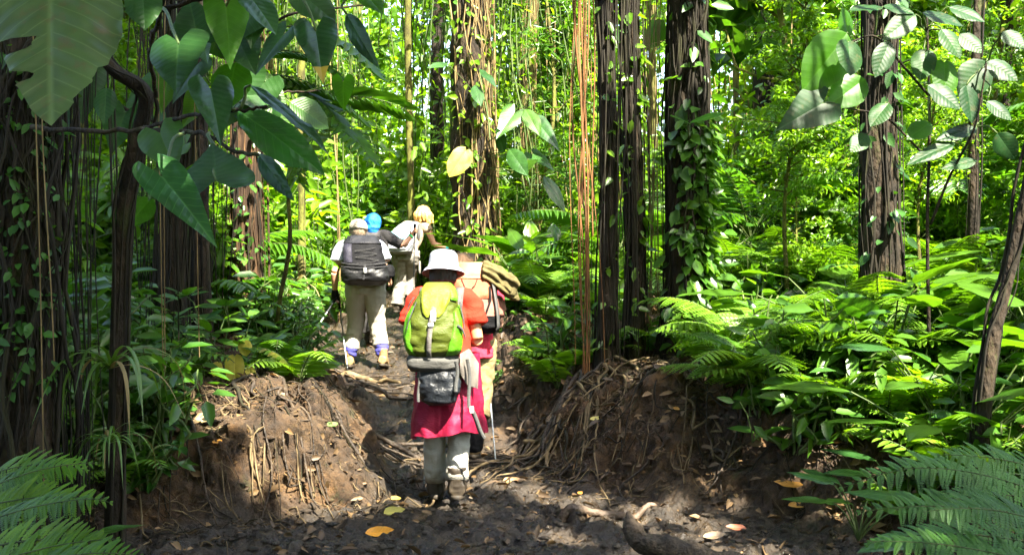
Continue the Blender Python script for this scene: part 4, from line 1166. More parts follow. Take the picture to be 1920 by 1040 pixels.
# ============ second hiker just ahead: orange pack, khaki shorts, dark gaiters
O2 = ground_pt(884, 7.95); O2[2] = .07
J2 = dict(pelvis=(-.005, -.02, .92), chest=(.005, .16, 1.20), neck=(-.06, .27, 1.39), head=(-.085, .34, 1.50), face=(0, 1, -.4),
          shL=(-.17, .22, 1.33), elL=(-.23, .30, 1.08), wrL=(-.16, .50, 1.05), shR=(.17, .20, 1.31), elR=(.215, .22, 1.06), wrR=(.13, .42, 1.00),
          hipL=(-.08, .0, .89), knL=(-.085, .17, .50), anL=(-.08, .20, .12), toL=(-.09, .37, .06), hipR=(.08, .0, .89), knR=(.055, .04, .47), anR=(.025, -.10, .13), toR=(.03, .05, .05))
p2, J2 = make_person('hiker bent under an orange pack, mostly hidden behind the one in the white hat', O2, 0, J2, M_SKIN)
M_PINKRED = cloth_mat('pink_red_shirt', (.55, .03, .06), .9, .12)
M_KHAKI = cloth_mat('khaki_cloth', (.26, .20, .095), .9, .15)
shirt(p2, J2, M_PINKRED, sleeve=.55, hem=(-.005, -.03, .80), w=(.185, .14))
trousers(p2, J2, M_KHAKI, end=(.12, .12), r=(.115, .11, .10, .098), folds=.008, name='shorts')
for L in 'LR':
    kn, an = J2['kn' + L], J2['an' + L]; mb = MB(); limb(mb, [kn + (an - kn) * .05, kn + (an - kn) * .4, an + [0, 0, -.01], an + [0, 0, -.05]], [.066, .072, .066, .068]); fuse('gaiter', mb, M_BLACK, p2, .008, 3, folds=.006)
boots(p2, J2, M_BOOT_TAN, shaft=.05)
hb = MB(); hc = J2['head']; hb.ball(hc + [0, -.01, .022], (.094, .11, .108), 18, 12); fuse('hair', hb, hair_mat('brown_hair', (.10, .05, .02), (.20, .11, .045)), p2, .006, 3, folds=.006, ff=(26, 26, 6))
k2 = thing('backpack', 'faded orange and pink backpack with rolled cloth strapped to its side', 'backpack', O2)
M_ORANGE = cloth_mat('faded_orange_nylon', (.36, .085, .04), .7, .15); M_PINK = cloth_mat('faded_pink_nylon', (.24, .105, .075), .75, .2); M_PEACH = cloth_mat('pale_peach_lid', (.38, .17, .095), .7, .12)
PK2 = Pack([(1.00, .06, -.13, .13, .09), (1.05, .06, -.14, .165, .12), (1.15, .05, -.12, .175, .135), (1.28, .035, -.08, .175, .135), (1.40, .02, -.02, .17, .13), (1.50, .01, .04, .155, .115), (1.55, .005, .07, .12, .09)], 2.8)
PK2.body(MB(), 1.12, 1.46, 30, 56, lump=.01).build('pack_body', M_PINK, k2)
PK2.body(MB(), 1.00, 1.135, 16, 56, lump=.012, off=.004).build('base_pocket', M_BLACK, k2)
mb = MB(); PK2.body(mb, 1.425, 1.55, 18, 56, lump=.012, off=.016, bulge=.015); mb.build('lid', M_PEACH, k2)
mb = MB(); PK2.patch(mb, [(-150, 1.42), (-150, 1.33), (-140, 1.27)], [(-50, 1.42), (-50, 1.33), (-60, 1.27)], off=.006, m=18, lump=.01, thick=.014); mb.build('pocket', M_ORANGE, k2)
for pts in ([(-110, 1.42), (-104, 1.36), (-98, 1.28)], [(-85, 1.42), (-90, 1.36), (-98, 1.28)]):
    mb = MB(); PK2.strap(mb, pts, .006, off=.022); mb.build('cord', M_BLACK, k2)
for pts, w, mt in (([(-50, 1.44), (-46, 1.35), (-44, 1.2), (-42, 1.03)], .030, M_GREYSTRAP), ([(-142, 1.47), (-146, 1.40), (-150, 1.34)], .03, M_BLACK), ([(-60, 1.36), (-62, 1.26), (-75, 1.17)], .016, M_BLACK)):
    mb = MB(); PK2.strap(mb, pts, w, off=.028); mb.build('strap', mt, k2)
for th_, z_ in ((-50, 1.43), (-144, 1.44)):
    bk = MB(); box(bk, PK2.S(R(th_), z_, .036), (.018, .010, .028)); bk.build('buckle', M_BLACK, k2)
PKs = Pack([(1.11, .215, -.03, .02, .03), (1.13, .215, -.03, .05, .07), (1.20, .215, -.02, .06, .08), (1.27, .205, -.01, .045, .06), (1.29, .205, -.01, .02, .03)], 2.2)
PKs.body(MB(), 1.11, 1.29, 16, 32, lump=.01).build('side_pouch', M_PINK, k2)
for sx in (-.12, .12):
    mb = MB(); q = np.linspace(0, 1, 20); ang = np.linspace(-.3, 3.0, 20)
    ribbon(mb, np.stack([sx + 0 * q, .20 - np.cos(ang) * .15, 1.20 + np.sin(ang) * .19], 1), np.stack([0 * q, -np.cos(ang), np.sin(ang)], 1), .055, .012); mb.build('shoulder_strap', M_BLACK, k2)
# rolled olive cloth on the side of the pack
rl = MB(); u_ = np.linspace(0, 1, 40); th_ = np.linspace(0, 6.283, 72, endpoint=False)
Pc = np.stack([.085 + .275 * u_, -.10 + .03 * u_, 1.475 - .13 * u_ ** 1.4], 1)
U_, TH_ = np.meshgrid(u_, th_, indexing='ij')
rr_ = .082 + .020 * U_ + .013 * np.sin(TH_ * 5 + U_ * 2.2) * (0.3 + U_) + .008 * np.sin(TH_ * 11 - U_ * 5) + .012 * vn(np.cos(TH_) * 2.2, np.sin(TH_) * 2.2, U_ * 7, 4)
rr_ = rr_ * np.interp(U_, [0, .04, .93, 1], [.6, 1, 1, .75])
Gr = np.stack([Pc[:, 0][:, None] + .025 * np.sin(TH_ * 3) * (U_ > .85), Pc[:, 1][:, None] + np.cos(TH_) * rr_, Pc[:, 2][:, None] + np.sin(TH_) * rr_ * (1.05 - .25 * U_) - .03 * U_ * (np.sin(TH_) < 0)], -1)
rl.grid(Gr, wrap=True)
for row in (Gr[0], Gr[-1]): rl.add(np.concatenate([row, [row.mean(0)]]), F3=[[72, k, (k + 1) % 72] for k in range(72)])
tag(rl.build('rolled_cloth', cloth_mat('olive_canvas', (.095, .078, .030), .9, .4, bump=.5), loc=O2), 'rolled olive cloth bundle strapped across the right side of the orange pack', 'bundle')
pole('white shafted trekking pole slanting down behind the hiker in the white hat', O2 + [.085, .40, 1.02], np.array([*at(931, 792, 7.7)[:2], gz(*at(931, 792, 7.7)[:2]) + .0]), M_ALU)

# ============ third: white cap, pale shirt, black pack, beige trousers
O3 = ground_pt(686, 11.0); O3[2] = .50
J3 = dict(pelvis=(-.01, .0, .92), chest=(-.04, .12, 1.22), neck=(-.09, .20, 1.40), head=(-.118, .24, 1.52), face=(-.1, 1, -.3),
          shL=(-.275, .14, 1.32), elL=(-.345, .02, 1.05), wrL=(-.355, .10, .84), shR=(.125, .14, 1.33), elR=(.20, .10, 1.08), wrR=(.225, .26, .98),
          hipL=(-.10, .0, .89), knL=(-.125, .13, .50), anL=(-.185, .05, .115), toL=(-.20, .21, .05), hipR=(.09, .0, .89), knR=(.115, .06, .48), anR=(.195, -.06, .14), toR=(.20, .08, .05))
p3, J3 = make_person('hiker in pale cap and white shirt with beige trousers and blue gaiters', O3, 0, J3, M_SKIN)
M_SHIRT3 = cloth_mat('pale_shirt', (.29, .315, .35), .9, .1)
M_BEIGE = cloth_mat('beige_trousers', (.30, .275, .23), .9, .10, dirt=(.0, (.16, .11, .06)))
shirt(p3, J3, M_SHIRT3, sleeve=.62, w=(.20, .145), sleeve_r=(.092, .095, .098))
trousers(p3, J3, M_BEIGE, end=(.74, .66), r=(.128, .108, .090, .080), w=(.20, .15), folds=.006)
M_BLUEG = cloth_mat('blue_gaiter', (.05, .05, .24), .8, .3)
for L, e in zip('LR', (.68, .62)):
    kn, an = J3['kn' + L], J3['an' + L]; mb = MB(); limb(mb, [kn + (an - kn) * e, kn + (an - kn) * .86, an + [0, 0, .03]], [.074, .068, .060]); fuse('gaiter', mb, M_BLUEG, p3, .008, 3, folds=.008)
boots(p3, J3, M_BOOT_TAN, shaft=.09)
hb = MB(); hc = J3['head']; hb.ball(hc + [0, -.012, -.004], (.090, .105, .095), 18, 12); fuse('hair', hb, hair_mat('grey_brown_hair', (.14, .10, .065), (.28, .21, .14)), p3, .006, 3, folds=.004, ff=(26, 26, 6))
cm_ = MB(); lathe(cm_, hc + [0, -.008, .03], [(.001, .102), (.04, .098), (.075, .08), (.096, .05), (.106, .01), (.108, -.025), (.101, -.026), (.09, .04)], 40, .97, 1.1, tilt=-12)
cap3 = cm_.build('cap', cloth_mat('cream_cap', (.40, .36, .28), .9, .2), p3)
mb = MB(); q = np.linspace(0, math.pi, 18); G = np.stack([np.stack([np.cos(q) * r_ * .98 - .01, .25 - .24 + np.sin(q) * (r_ + ex) * 1.1, 0 * q + zz_ - ex * .25], 1) for r_, ex, zz_ in ((.100, 0, .0), (.104, .05, -.004), (.09, .09, -.012), (.09, .09, -.016), (.100, 0, -.006))]) + (hc + [0, -.008, .012])
mb.grid(G); mb.build('peak', cloth_mat('cream_peak', (.36, .32, .25), .9, .2), cap3)
for L in 'L':
    mb = MB(); d = unit(J3['wrL'] - J3['elL']); limb(mb, [J3['wrL'] - d * .03, J3['wrL'] + d * .02, J3['wrL'] + d * .085], [.034, .042, .045]); fuse('glove', mb, M_BLACK, p3, .007, 3)
k3 = thing('backpack', 'black backpack with bulging lower pocket, worn by the hiker in the pale cap', 'backpack', O3)
PK3 = Pack([(.915, .03, -.20, .17, .09), (.96, .03, -.23, .235, .14), (1.05, .03, -.23, .245, .155), (1.15, .02, -.20, .225, .15), (1.27, -.01, -.13, .21, .145), (1.38, -.03, -.06, .19, .12), (1.44, -.04, -.01, .15, .09), (1.465, -.045, .02, .11, .06)], 2.8)
PK3.body(MB(), 1.07, 1.462, 30, 56, lump=.014).build('pack_body', M_BLACK, k3)
mb = MB(); PK3.body(mb, .915, 1.10, 20, 56, lump=.018, off=.012); mb.build('lower_pocket', noise_mat('black_nylon', [(.3, (.005, .005, .006)), (.7, (.014, .014, .016))], scale=6, rough=.5, bump=.6, bscale=14, bdist=.02), k3)
mb = MB(); PK3.body(mb, 1.37, 1.46, 12, 56, lump=.014, off=.016); mb.build('lid', cloth_mat('dark_grey_nylon', (.012, .012, .016), .6, .4), k3)
mb = MB(); PK3.patch(mb, [(-158, 1.37), (-160, 1.26), (-156, 1.16)], [(-112, 1.36), (-112, 1.26), (-112, 1.16)], off=.01, lump=.012, thick=.012); mb.build('side_panel', cloth_mat('blue_black_nylon', (.018, .017, .028), .6, .4), k3)
for k in range(5):      # bungee cord crossings
    z_ = 1.32 - .035 * k; mb = MB(); PK3.strap(mb, [(-100 if k % 2 else -52, z_), (-52 if k % 2 else -100, z_ - .035)], .006, off=.020); mb.build('bungee_cord', cloth_mat('grey_cord_%s' % 'abcde'[k], (.03, .03, .03), .7, .1), k3)
for pts, w in (([(-172, 1.16), (-90, 1.13), (-8, 1.16)], .014), ([(-170, 1.12), (-90, 1.10), (-10, 1.12)], .012), ([(-88, 1.14), (-89, 1.06), (-90, .98)], .024)):
    mb = MB(); PK3.strap(mb, pts, w, off=.022); mb.build('strap', cloth_mat('dark_webbing', (.03, .03, .033), .8, .2), k3)
bk = MB(); box(bk, PK3.S(R(-88), 1.075, .034), (.017, .012, .028)); bk.build('buckle', M_PLASTIC, k3)
mb = MB(); q = np.linspace(0, 1, 12); ribbon(mb, np.stack([.165 + .10 * q + .02 * q * q, -.08 + 0 * q, 1.40 - .18 * q], 1), (.2, -1, .2), .018); mb.build('hanging_strap', cloth_mat('lilac_webbing', (.30, .28, .50), .7, .1), k3)
for sx in (-.19, .10):
    mb = MB(); q = np.linspace(0, 1, 20); ang = np.linspace(-.3, 3.0, 20)
    ribbon(mb, np.stack([sx + 0 * q, .13 - np.cos(ang) * .165, 1.20 + np.sin(ang) * .20], 1), np.stack([0 * q, -np.cos(ang), np.sin(ang)], 1), .055, .012); mb.build('shoulder_strap', M_BLACK, k3)
# jacket bundle clipped at the right hip
PKj = Pack([(.99, .275, -.17, .02, .03), (1.01, .275, -.17, .06, .07), (1.07, .275, -.16, .07, .08), (1.13, .265, -.15, .045, .05), (1.14, .265, -.15, .02, .02)], 2.2)
PKj.body(MB(), .99, 1.14, 14, 30, lump=.01).build('side_pouch', M_BLACK, k3)
pole('trekking pole slanting back behind the left hand of the hiker in the pale cap', O3 + J3['wrL'] + [0.03, .04, -.03], at(595, 613, 10.7), M_ALU)
pole('trekking pole standing by the left boot of the hiker in the pale cap', O3 + J3['wrL'] + [.02, .10, -.06], np.array([*at(652, 692, 10.9)[:2], gz(*at(652, 692, 10.9)[:2])]), M_ALU)

# ============ fourth: blue cap, dark shirt, arm out with a pole
O4 = ground_pt(697, 12.6); O4[2] = gz(O4[0], O4[1]) + .0
h4 = O4[2]
J4 = dict(pelvis=(.0, .0, .93), chest=(.01, .10, 1.24), neck=(.0, .17, 1.40), head=(-.01, .20, 1.52), face=(.2, 1, -.2),
          shL=(-.17, .14, 1.34), elL=(-.22, .16, 1.08), wrL=(-.16, .36, 1.02), shR=(.17, .14, 1.36), elR=(.38, .12, 1.24), wrR=(.475, .16, 1.36),
          hipL=(-.09, .0, .90), knL=(-.07, .12, .50), anL=(-.06, .10, .11), toL=(-.06, .26, .05), hipR=(.09, .0, .90), knR=(.05, .05, .48), anR=(.02, -.04, .12), toR=(.02, .11, .05),
          handR=(.65, 0, .75), palmR=(-.4, .5, .3))
p4, J4 = make_person('hiker in bright blue head cover and dark shirt behind the one in the pale cap', O4, 0, J4, M_SKIN)
shirt(p4, J4, cloth_mat('charcoal_shirt', (.045, .042, .042), .9, .2), sleeve=.88, w=(.185, .14), sleeve_r=(.075, .066, .062))
trousers(p4, J4, cloth_mat('dark_trousers', (.03, .028, .028), .9, .2), end=(.92, .92))
boots(p4, J4, M_BOOT_DARK, shaft=.10)
hb = MB(); hc = J4['head']; hb.ball(hc + [0, -.01, .018], (.104, .116, .115), 22, 14); hb.tube(np.stack([hc + [0, -.03, .0], hc + [.0, -.07, -.07], hc + [.01, -.08, -.12]]), [(.10, .09), (.085, .06), (.05, .02)], sides=16, up=[0, 1, 0])
fuse('bandana', hb, cloth_mat('blue_bandana', (.015, .16, .62), .7, .2), p4, .006, 4, folds=.006, ff=(14, 14, 14))
mb = MB(); w_ = J4['wrR']; d = unit(J4['wrR'] - J4['elR']); mb.tube(np.stack([w_ - d * .012, w_ + d * .012]), .034, sides=16); mb.build('wristband', cloth_mat('green_band', (.05, .40, .12), .6, .1), p4)
hd4 = O4 + J4['wrR'] + unit([.65, 0, .75]) * .075
pole('dark trekking pole held upright by the outstretched hand of the hiker in blue', hd4 + [.0, .0, .09], np.array([hd4[0] - .02, hd4[1] - .03, gz(hd4[0] - .02, hd4[1] - .03) + .3]), M_POLEDARK)

# ============ fifth: blond woman with a pale pack reaching to the right
O5 = ground_pt(756, 15.6); O5[2] = .955
J5 = dict(pelvis=(.03, .0, .86), chest=(.13, .16, 1.14), neck=(.22, .25, 1.30), head=(.265, .30, 1.42), face=(.5, 1, -.4),
          shL=(-.0, .22, 1.26), elL=(-.04, .40, 1.06), wrL=(.08, .58, 1.05), shR=(.34, .16, 1.22), elR=(.435, .17, .99), wrR=(.63, .22, .955),
          hipL=(-.06, .0, .84), knL=(-.05, .10, .46), anL=(-.09, .02, .10), toL=(-.06, .17, .05), hipR=(.12, .0, .84), knR=(.09, .20, .52), anR=(.04, .12, .22), toR=(.06, .28, .16),
          handR=(1, .15, .12), palmR=(0, -.2, -1))
J5['curlR'] = np.array(.25)
p5, J5 = make_person('blond woman in brown top and grey cargo trousers reaching out with one hand', O5, 0, J5, M_SKIN, slim=.92)
M_TAUPE = cloth_mat('taupe_top', (.28, .21, .14), .9, .12); M_GREYT = cloth_mat('grey_cargo', (.24, .22, .19), .9, .15)
shirt(p5, J5, M_TAUPE, sleeve=.12, w=(.17, .125), slim=.95)
tr5 = trousers(p5, J5, M_GREYT, end=(.97, .97), r=(.118, .100, .084, .092), w=(.175, .14), folds=.007)
mb = MB(); box(mb, (.235, .06, .66), (.012, .07, .09)); mb.build('cargo_pocket', M_GREYT, tr5)
boots(p5, J5, M_BOOT_DARK, shaft=.08)
M_BLOND = hair_mat('blond_hair', (.44, .23, .055), (.74, .46, .14), .4)
hb = MB(); hc = J5['head']; hb.ball(hc + [0, -.01, .03], (.112, .125, .115), 22, 14)
for k in range(16):
    a = k / 16 * 6.283; b_ = hc + np.array([math.cos(a) * .075, math.sin(a) * .08 - .01, .06])
    limb(hb, [b_, b_ + [math.cos(a) * .045, math.sin(a) * .045, -.05], b_ + [math.cos(a) * .05 + .02, math.sin(a) * .045 + .01, -.13 - .05 * rng.random()]], [.03, .03, .012], n=8, sides=8)
fuse('hair', hb, M_BLOND, p5, .007, 2, folds=.010, ff=(22, 22, 8))
mb = MB(); w_ = J5['wrR']; d = unit(J5['wrR'] - J5['elR']); mb.tube(np.stack([w_ - d * .03, w_ + d * .01]), .033, sides=16); mb.build('wristband', cloth_mat('teal_band', (.03, .34, .34), .6, .2), p5)
k5 = thing('backpack', 'pale grey and light blue backpack worn by the blond woman', 'backpack', O5)
PK5 = Pack([(.845, -.05, -.17, .13, .07), (.88, -.05, -.18, .185, .12), (.98, -.035, -.17, .20, .14), (1.10, -.0, -.12, .19, .13), (1.22, .04, -.05, .16, .11), (1.30, .09, .02, .11, .07), (1.32, .10, .04, .08, .05)], 2.7)
PK5.body(MB(), .845, 1.32, 34, 56, lump=.016).build('pack_body', cloth_mat('silver_nylon', (.22, .24, .27), .55, .3, bump=.5), k5)
mb = MB(); PK5.body(mb, .845, .90, 10, 48, off=.012, lump=.01); mb.build('base_pocket', cloth_mat('grey_base_nylon', (.27, .28, .30), .7, .3), k5)
mb = MB(); PK5.patch(mb, [(-172, 1.17), (-176, 1.10), (-172, 1.04)], [(-70, 1.17), (-66, 1.10), (-72, 1.04)], off=.012, lump=.03, thick=.03, m=26, n=18); mb.build('pocket', cloth_mat('pale_blue_nylon', (.15, .32, .38), .6, .4, bump=.5), k5)
mb = MB(); PK5.patch(mb, [(-150, 1.02), (-150, .95), (-145, .90)], [(-50, 1.02), (-46, .95), (-50, .90)], off=.012, lump=.014, thick=.014, m=18); mb.build('pocket', cloth_mat('white_nylon', (.38, .40, .44), .6, .25), k5)
mb = MB(); PK5.strap(mb, [(-20, 1.22), (-16, 1.1), (-12, .95)], .03, off=.02); mb.build('strap', cloth_mat('dim_webbing', (.24, .21, .18), .8, .2), k5)
for sx in (.03, .22):
    mb = MB(); q = np.linspace(0, 1, 20); ang = np.linspace(-.3, 3.0, 20)
    ribbon(mb, np.stack([sx + .03 * q, .17 - np.cos(ang) * .14, 1.12 + np.sin(ang) * .17], 1), np.stack([0 * q, -np.cos(ang), np.sin(ang)], 1), .05, .012); mb.build('shoulder_strap', M_GREYSTRAP, k5)

for o_ in (p5, k5): o_.scale = (1.07, 1.07, 1.07)
# ------------------------------------------------------------------ big trees, roots, crowns
LIGHT = np.array(SUN)
# spots meant to be sunlit (centre, radius): crown leaves are cut away along each beam
GAPS = []
def gap(px, py, d, r): GAPS.append((at(px, py, d), r))


PEOPLE = [(at(783, 420, 15.6), 1.2), (at(690, 450, 11.0), 1.0), (at(700, 600, 11), .9), (at(840, 560, 7), .8), (at(920, 530, 8), .8), (at(1000, 450, 15), 1.3), (at(560, 480, 11.5), 1.3)]


def in_beam(x, y, top):
    for c, r in PEOPLE:
        for k in range(1, 40):
            p = c + LIGHT * (.25 * k)
            if p[2] < top and math.hypot(p[0] - x, p[1] - y) < r: return True
    return False


def keep_shade(P):
    """False for crown leaves to be cut away from a wanted sun beam"""
    ok = np.ones(len(P), bool)
    for c, r in GAPS:
        v = P - c
        along = v @ LIGHT
        dist = np.linalg.norm(v - along[:, None] * LIGHT, axis=1)
        jit = 1 + .35 * vn(P[:, 0] * .9, P[:, 1] * .9, P[:, 2] * .9, 77)
        ok &= ~((dist < r * jit) & (along > 0))
    return ok


def crown_mesh(c, rad, n, ll=.34, lw=.19, clumps=26):
    """crown made of leaf clumps about a centre, cut open for the wanted sun beams"""
    mb = MB()
    cc = rand_dirs(clumps) * (rng.random((clumps, 1)) ** .4) * np.asarray(rad)
    per = n // clumps
    for k in range(clumps):
        O = np.asarray(c) + cc[k] + rng.normal(size=(per, 3)) * np.array([.55, .55, .28]) * min(rad) * .42
        O = O[keep_shade(O)]
        m = len(O)
        if not m: continue
        D = rand_dirs(m); D[:, 2] = D[:, 2] * .5 - .15
        mb.leaves(O, D, rand_dirs(m, 1.6), ll * (.6 + .7 * rng.random(m)), lw * (.6 + .7 * rng.random(m)), rnd=np.clip(rng.random() * .5 + .5 * rng.random(m), 0, 1))
    return mb


def trunk_tube(mb, pts, r, flare=1.6, sides=22, wob=.16, top=.75):
    pts = np.asarray(pts, float)
    n = max(24, int(np.ptp(pts[:, 2]) / .12))
    t = np.linspace(0, 1, len(pts)); tt = np.linspace(0, 1, n)
    P = np.stack([np.interp(tt, t, pts[:, q]) for q in range(3)], 1)
    for _ in range(6): P[1:-1] = (P[:-2] + P[1:-1] * 2 + P[2:]) / 4
    hgt = P[:, 2] - P[0, 2]
    rr = r * (1 + (flare - 1) * np.exp(-hgt / .35)) * np.linspace(1, top, n)
    rr = rr * (1 + .07 * vn(hgt * 1.3, hgt * 0, None, int(rng.integers(1e6))))
    mb.tube(P, rr, sides=sides, wob=wob, wfreq=7, seed=int(rng.integers(1e6)))
    return P, rr


def root_strands(mb, P, rr, n, spread=1.05, r=(.003, .010), drift=.45, free=.25, side=None, low=0.0, mat=0):
    """aerial roots running down a trunk, a share of them hanging free of it"""
    m = len(P)
    for k in range(n):
        az = rng.random() * 6.283 if side is None else side + rng.normal() * .75
        top = m - 1 - int(rng.random() * m * .35)
        bot = int(low * m) if rng.random() < .75 else int(rng.random() * m * .45)
        if top - bot < 5: continue
        idx = np.unique(np.linspace(bot, top, 26).astype(int))
        q = np.linspace(0, 1, len(idx))
        a = az + drift * (1 + 1.5 * rng.random() ** 2) * np.sin(q * (2 + 5 * rng.random()) + rng.random() * 6) + drift * .5 * np.sin(q * 13 + rng.random() * 6) + drift * .3 * np.sin(q * 29 + rng.random() * 6)
        off = rr[idx] * spread + .004
        if rng.random() < free:
            off = off + min(rr[idx].min(), .12) * (.15 + .8 * rng.random() ** 2) * np.sin(np.pi * np.clip(q * .5 + .3 * rng.random(), 0, 1))
        off = off + .012 * np.sin(q * 17 + rng.random() * 6)
        C = P[idx] + np.stack([np.cos(a) * off, np.sin(a) * off, 0 * a], 1)
        if bot == 0:
            C[0, 2] -= .05
        rad_ = (r[0] * .7 + (r[1] * 1.25 - r[0]) * rng.random() ** 3) * (1 + .35 * vn(q * 9 + k, q * 0, None, 9))
        mb.tube(C, rad_, sides=5, mat=mat, rnd=rng.random(), caps=False)
    return mb


def tree(name, label, cat, path, width, d=None, bark=M_BARK, roots=0, root_mat=M_ROOT, crown=None, group=None, flare=1.6, rootkw=None, wob=.16, top=.75, sides=22):
    """path: list of (px, py, d) from the base upwards; width in photo pixels at the base"""
    pts = [at(*q) for q in path]
    b = pts[0]; g = gz(b[0], b[1]); b = np.array([b[0], b[1], g - .12]); pts[0] = b
    r = width / FPX * path[0][2] / 2
    base = np.array([b[0], b[1], g])
    t = thing(name, label, cat, base, 0, group)
    mb = MB()
    P, rr = trunk_tube(mb, np.array(pts) - base, r, flare, wob=wob, top=top, sides=sides)
    mb.build('trunk', bark, t)
    if roots:
        rb = root_strands(MB(), P, rr, roots, **(rootkw or {}))
        rb.build('aerial_roots', root_mat, t)
    if crown:
        (cx, cy_, cz), rad, n = crown
        cm = crown_mesh((cx, cy_, cz), rad, n)
        lb = MB()
        for k in range(7):
            e = np.array([cx, cy_, cz]) + rand_dirs(1)[0] * np.array(rad) * .7
            lb.tube(bend(P[-1] + base - base * 0 if False else P[-1] + base, e, 10, wob=.2), np.linspace(rr[-1] * .5, .02, 10), sides=6, caps=False)
        for q in (cm, lb):
            q.v = [v - base for v in q.v]
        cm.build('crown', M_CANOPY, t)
        lb.build('limb', bark, t)
    return t, P + base, rr


def tall(px, d, lean=0.0, ztop=9.5):
    """a path straight up from the ground at pixel column px"""
    x = (px - 960) / FPX * d
    g = gz(x, d)
    py0 = 520 - (g - CAM_Z) / d * FPX
    ptop = 520 - (ztop - CAM_Z) / d * FPX
    n = 5
    n = 9
    s = rng.random() * 50; wv = min(9, 70 / d)
    return [(px + lean * k / (n - 1) + wv * float(vn(np.array([k * .9 + s]), np.array([0.0]), None, 61)[0]), py0 + (ptop - py0) * k / (n - 1), d + .12 * float(vn(np.array([k * .8 + s]), np.array([7.0]), None, 62)[0]) * (k > 0)) for k in range(n)]


# beams of sun to be cut through the crowns
gap(760, 470, 15.5, 1.0); gap(690, 450, 11.0, .55); gap(700, 640, 11.0, .8)
gap(835, 580, 6.5, .72); gap(840, 790, 6.5, .5); gap(920, 540, 7.9, .7)
gap(690, 750, 7.0, .42); gap(650, 890, 6.4, .34); gap(560, 730, 7.3, .38)
gap(1500, 520, 13.0, 3.2); gap(1400, 420, 18.0, 5.0); gap(1050, 430, 15.5, 3.0); gap(700, 300, 19.0, 4.0); gap(1000, 200, 22.0, 6.0); gap(1500, 100, 20, 6.5); gap(1450, 200, 15, 3.5); gap(1150, 200, 18, 4.0); gap(300, 300, 20, 3.0); gap(1650, 600, 10.0, 1.0)
gap(1535, 120, 7.0, .15); gap(430, 60, 3.5, .15); gap(460, 60, 10.0, .5); gap(1100, 360, 8.6, .4)
gap(430, 630, 7.6, .5); gap(560, 450, 12, 2.2); gap(500, 300, 15, 2.5); gap(700, 480, 13, 2.2); gap(900, 470, 14, 2.0); gap(1000, 560, 11.5, 1.3); gap(560, 590, 10.5, 1.0); gap(1150, 560, 12, 1.5); gap(330, 400, 3.1, .12); gap(1420, 700, 7.6, .5); gap(1200, 710, 8.0, .25); gap(590, 560, 11, .9)
gap(1600, 640, 9.2, 1.7); gap(1700, 770, 6.6, .9); gap(1530, 790, 6.9, .7); gap(1450, 690, 8.3, 1.2); gap(1750, 600, 9.5, 1.5); gap(480, 800, 6.7, .75); gap(610, 790, 6.8, .4); gap(1500, 660, 8.0, .8); gap(1720, 650, 8.0, .8); gap(700, 1000, 5.5, .2)

T_LEFT = tree('strangler_fig', 'broad dark strangler trunk at the left edge, wrapped in hanging roots', 'tree',
     [(45, 900, 4.9), (40, 500, 4.9), (60, 0, 5.0), (90, -900, 5.2)], 118, roots=80, crown=((-1.6, 3.6, 8.6), (2.6, 2.6, 1.5), 2600), flare=1.4, rootkw=dict(free=.5, r=(.004, .012)))
tree('crooked_tree', 'thin crooked tree with a pale worn foot beside the drooping strap leaves', 'tree',
     [(213, 700, 5.3), (224, 480, 5.3), (240, 330, 5.2), (262, 240, 5.15), (284, 185, 5.1), (255, 150, 5.0), (205, 140, 4.9), (150, 40, 4.8), (140, -300, 4.8)], 32, roots=10, flare=1.5, sides=12, top=.6)
tree('dark_tree', 'dark shaded tree behind the heart leaves, roots hanging down its face', 'tree',
     tall(322, 8.4, 10), 50, roots=60, crown=((-3.0, 5.6, 9.6), (2.4, 2.4, 1.4), 2600), rootkw=dict(free=.4))
tree('dark_tree', 'narrow dark tree in the shade beside the reddish trunk', 'tree', tall(372, 9.0, -6), 36, roots=26, crown=((-2.2, 9.6, 10.0), (2, 2, 1.2), 420))
T_REDDISH = tree('reddish_tree', 'reddish brown tree behind the glossy leaves, sunlit ochre roots near its top', 'tree',
     tall(458, 10.0, 14), 56, bark=M_BARK_RED, roots=40, root_mat=M_ROOT_BROWN, crown=((-3.6, 10.2, 10.2), (2.4, 2.2, 1.3), 420), rootkw=dict(free=.2))
tree('slender_tree', 'slim mossy stem just left of the hikers with dead leaves at its foot', 'tree', tall(560, 11.0, 14, 7.5), 15, bark=M_BARK_MOSS, roots=4, sides=10)
tree('slender_tree', 'slim mossy tree rising above the blond woman, one crooked limb', 'tree',
     [(770, 580, 17.5), (772, 420, 17.5), (768, 250, 17.5), (764, 60, 17.5), (770, -300, 17.5)], 15, bark=M_BARK_MOSS, sides=10, crown=((-1.6, 17.6, 11), (1.6, 1.6, 1), 500))
T_FIG = tree('strangler_fig', 'large fig in the middle draped with sunlit straw coloured roots', 'tree',
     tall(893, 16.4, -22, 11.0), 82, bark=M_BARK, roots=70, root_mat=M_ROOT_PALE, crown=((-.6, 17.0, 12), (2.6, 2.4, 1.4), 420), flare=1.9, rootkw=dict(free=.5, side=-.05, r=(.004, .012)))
T_PAIR1 = tree('dark_tree', 'dark trunk left of the middle pair, nearest the hanging red roots', 'tree', tall(1138, 8.8, -6, 9), 30, roots=30, crown=((1.3, 7.6, 9.8), (2.3, 2.3, 1.2), 1900), rootkw=dict(free=.3))
T_PAIR2 = tree('dark_tree', 'dark trunk right of the middle pair, veiled by its own hanging roots', 'tree', tall(1188, 9.1, -8, 9), 31, roots=40, crown=((1.6, 9.6, 10.4), (2.2, 2, 1.2), 420), rootkw=dict(free=.6, r=(.004, .011)))
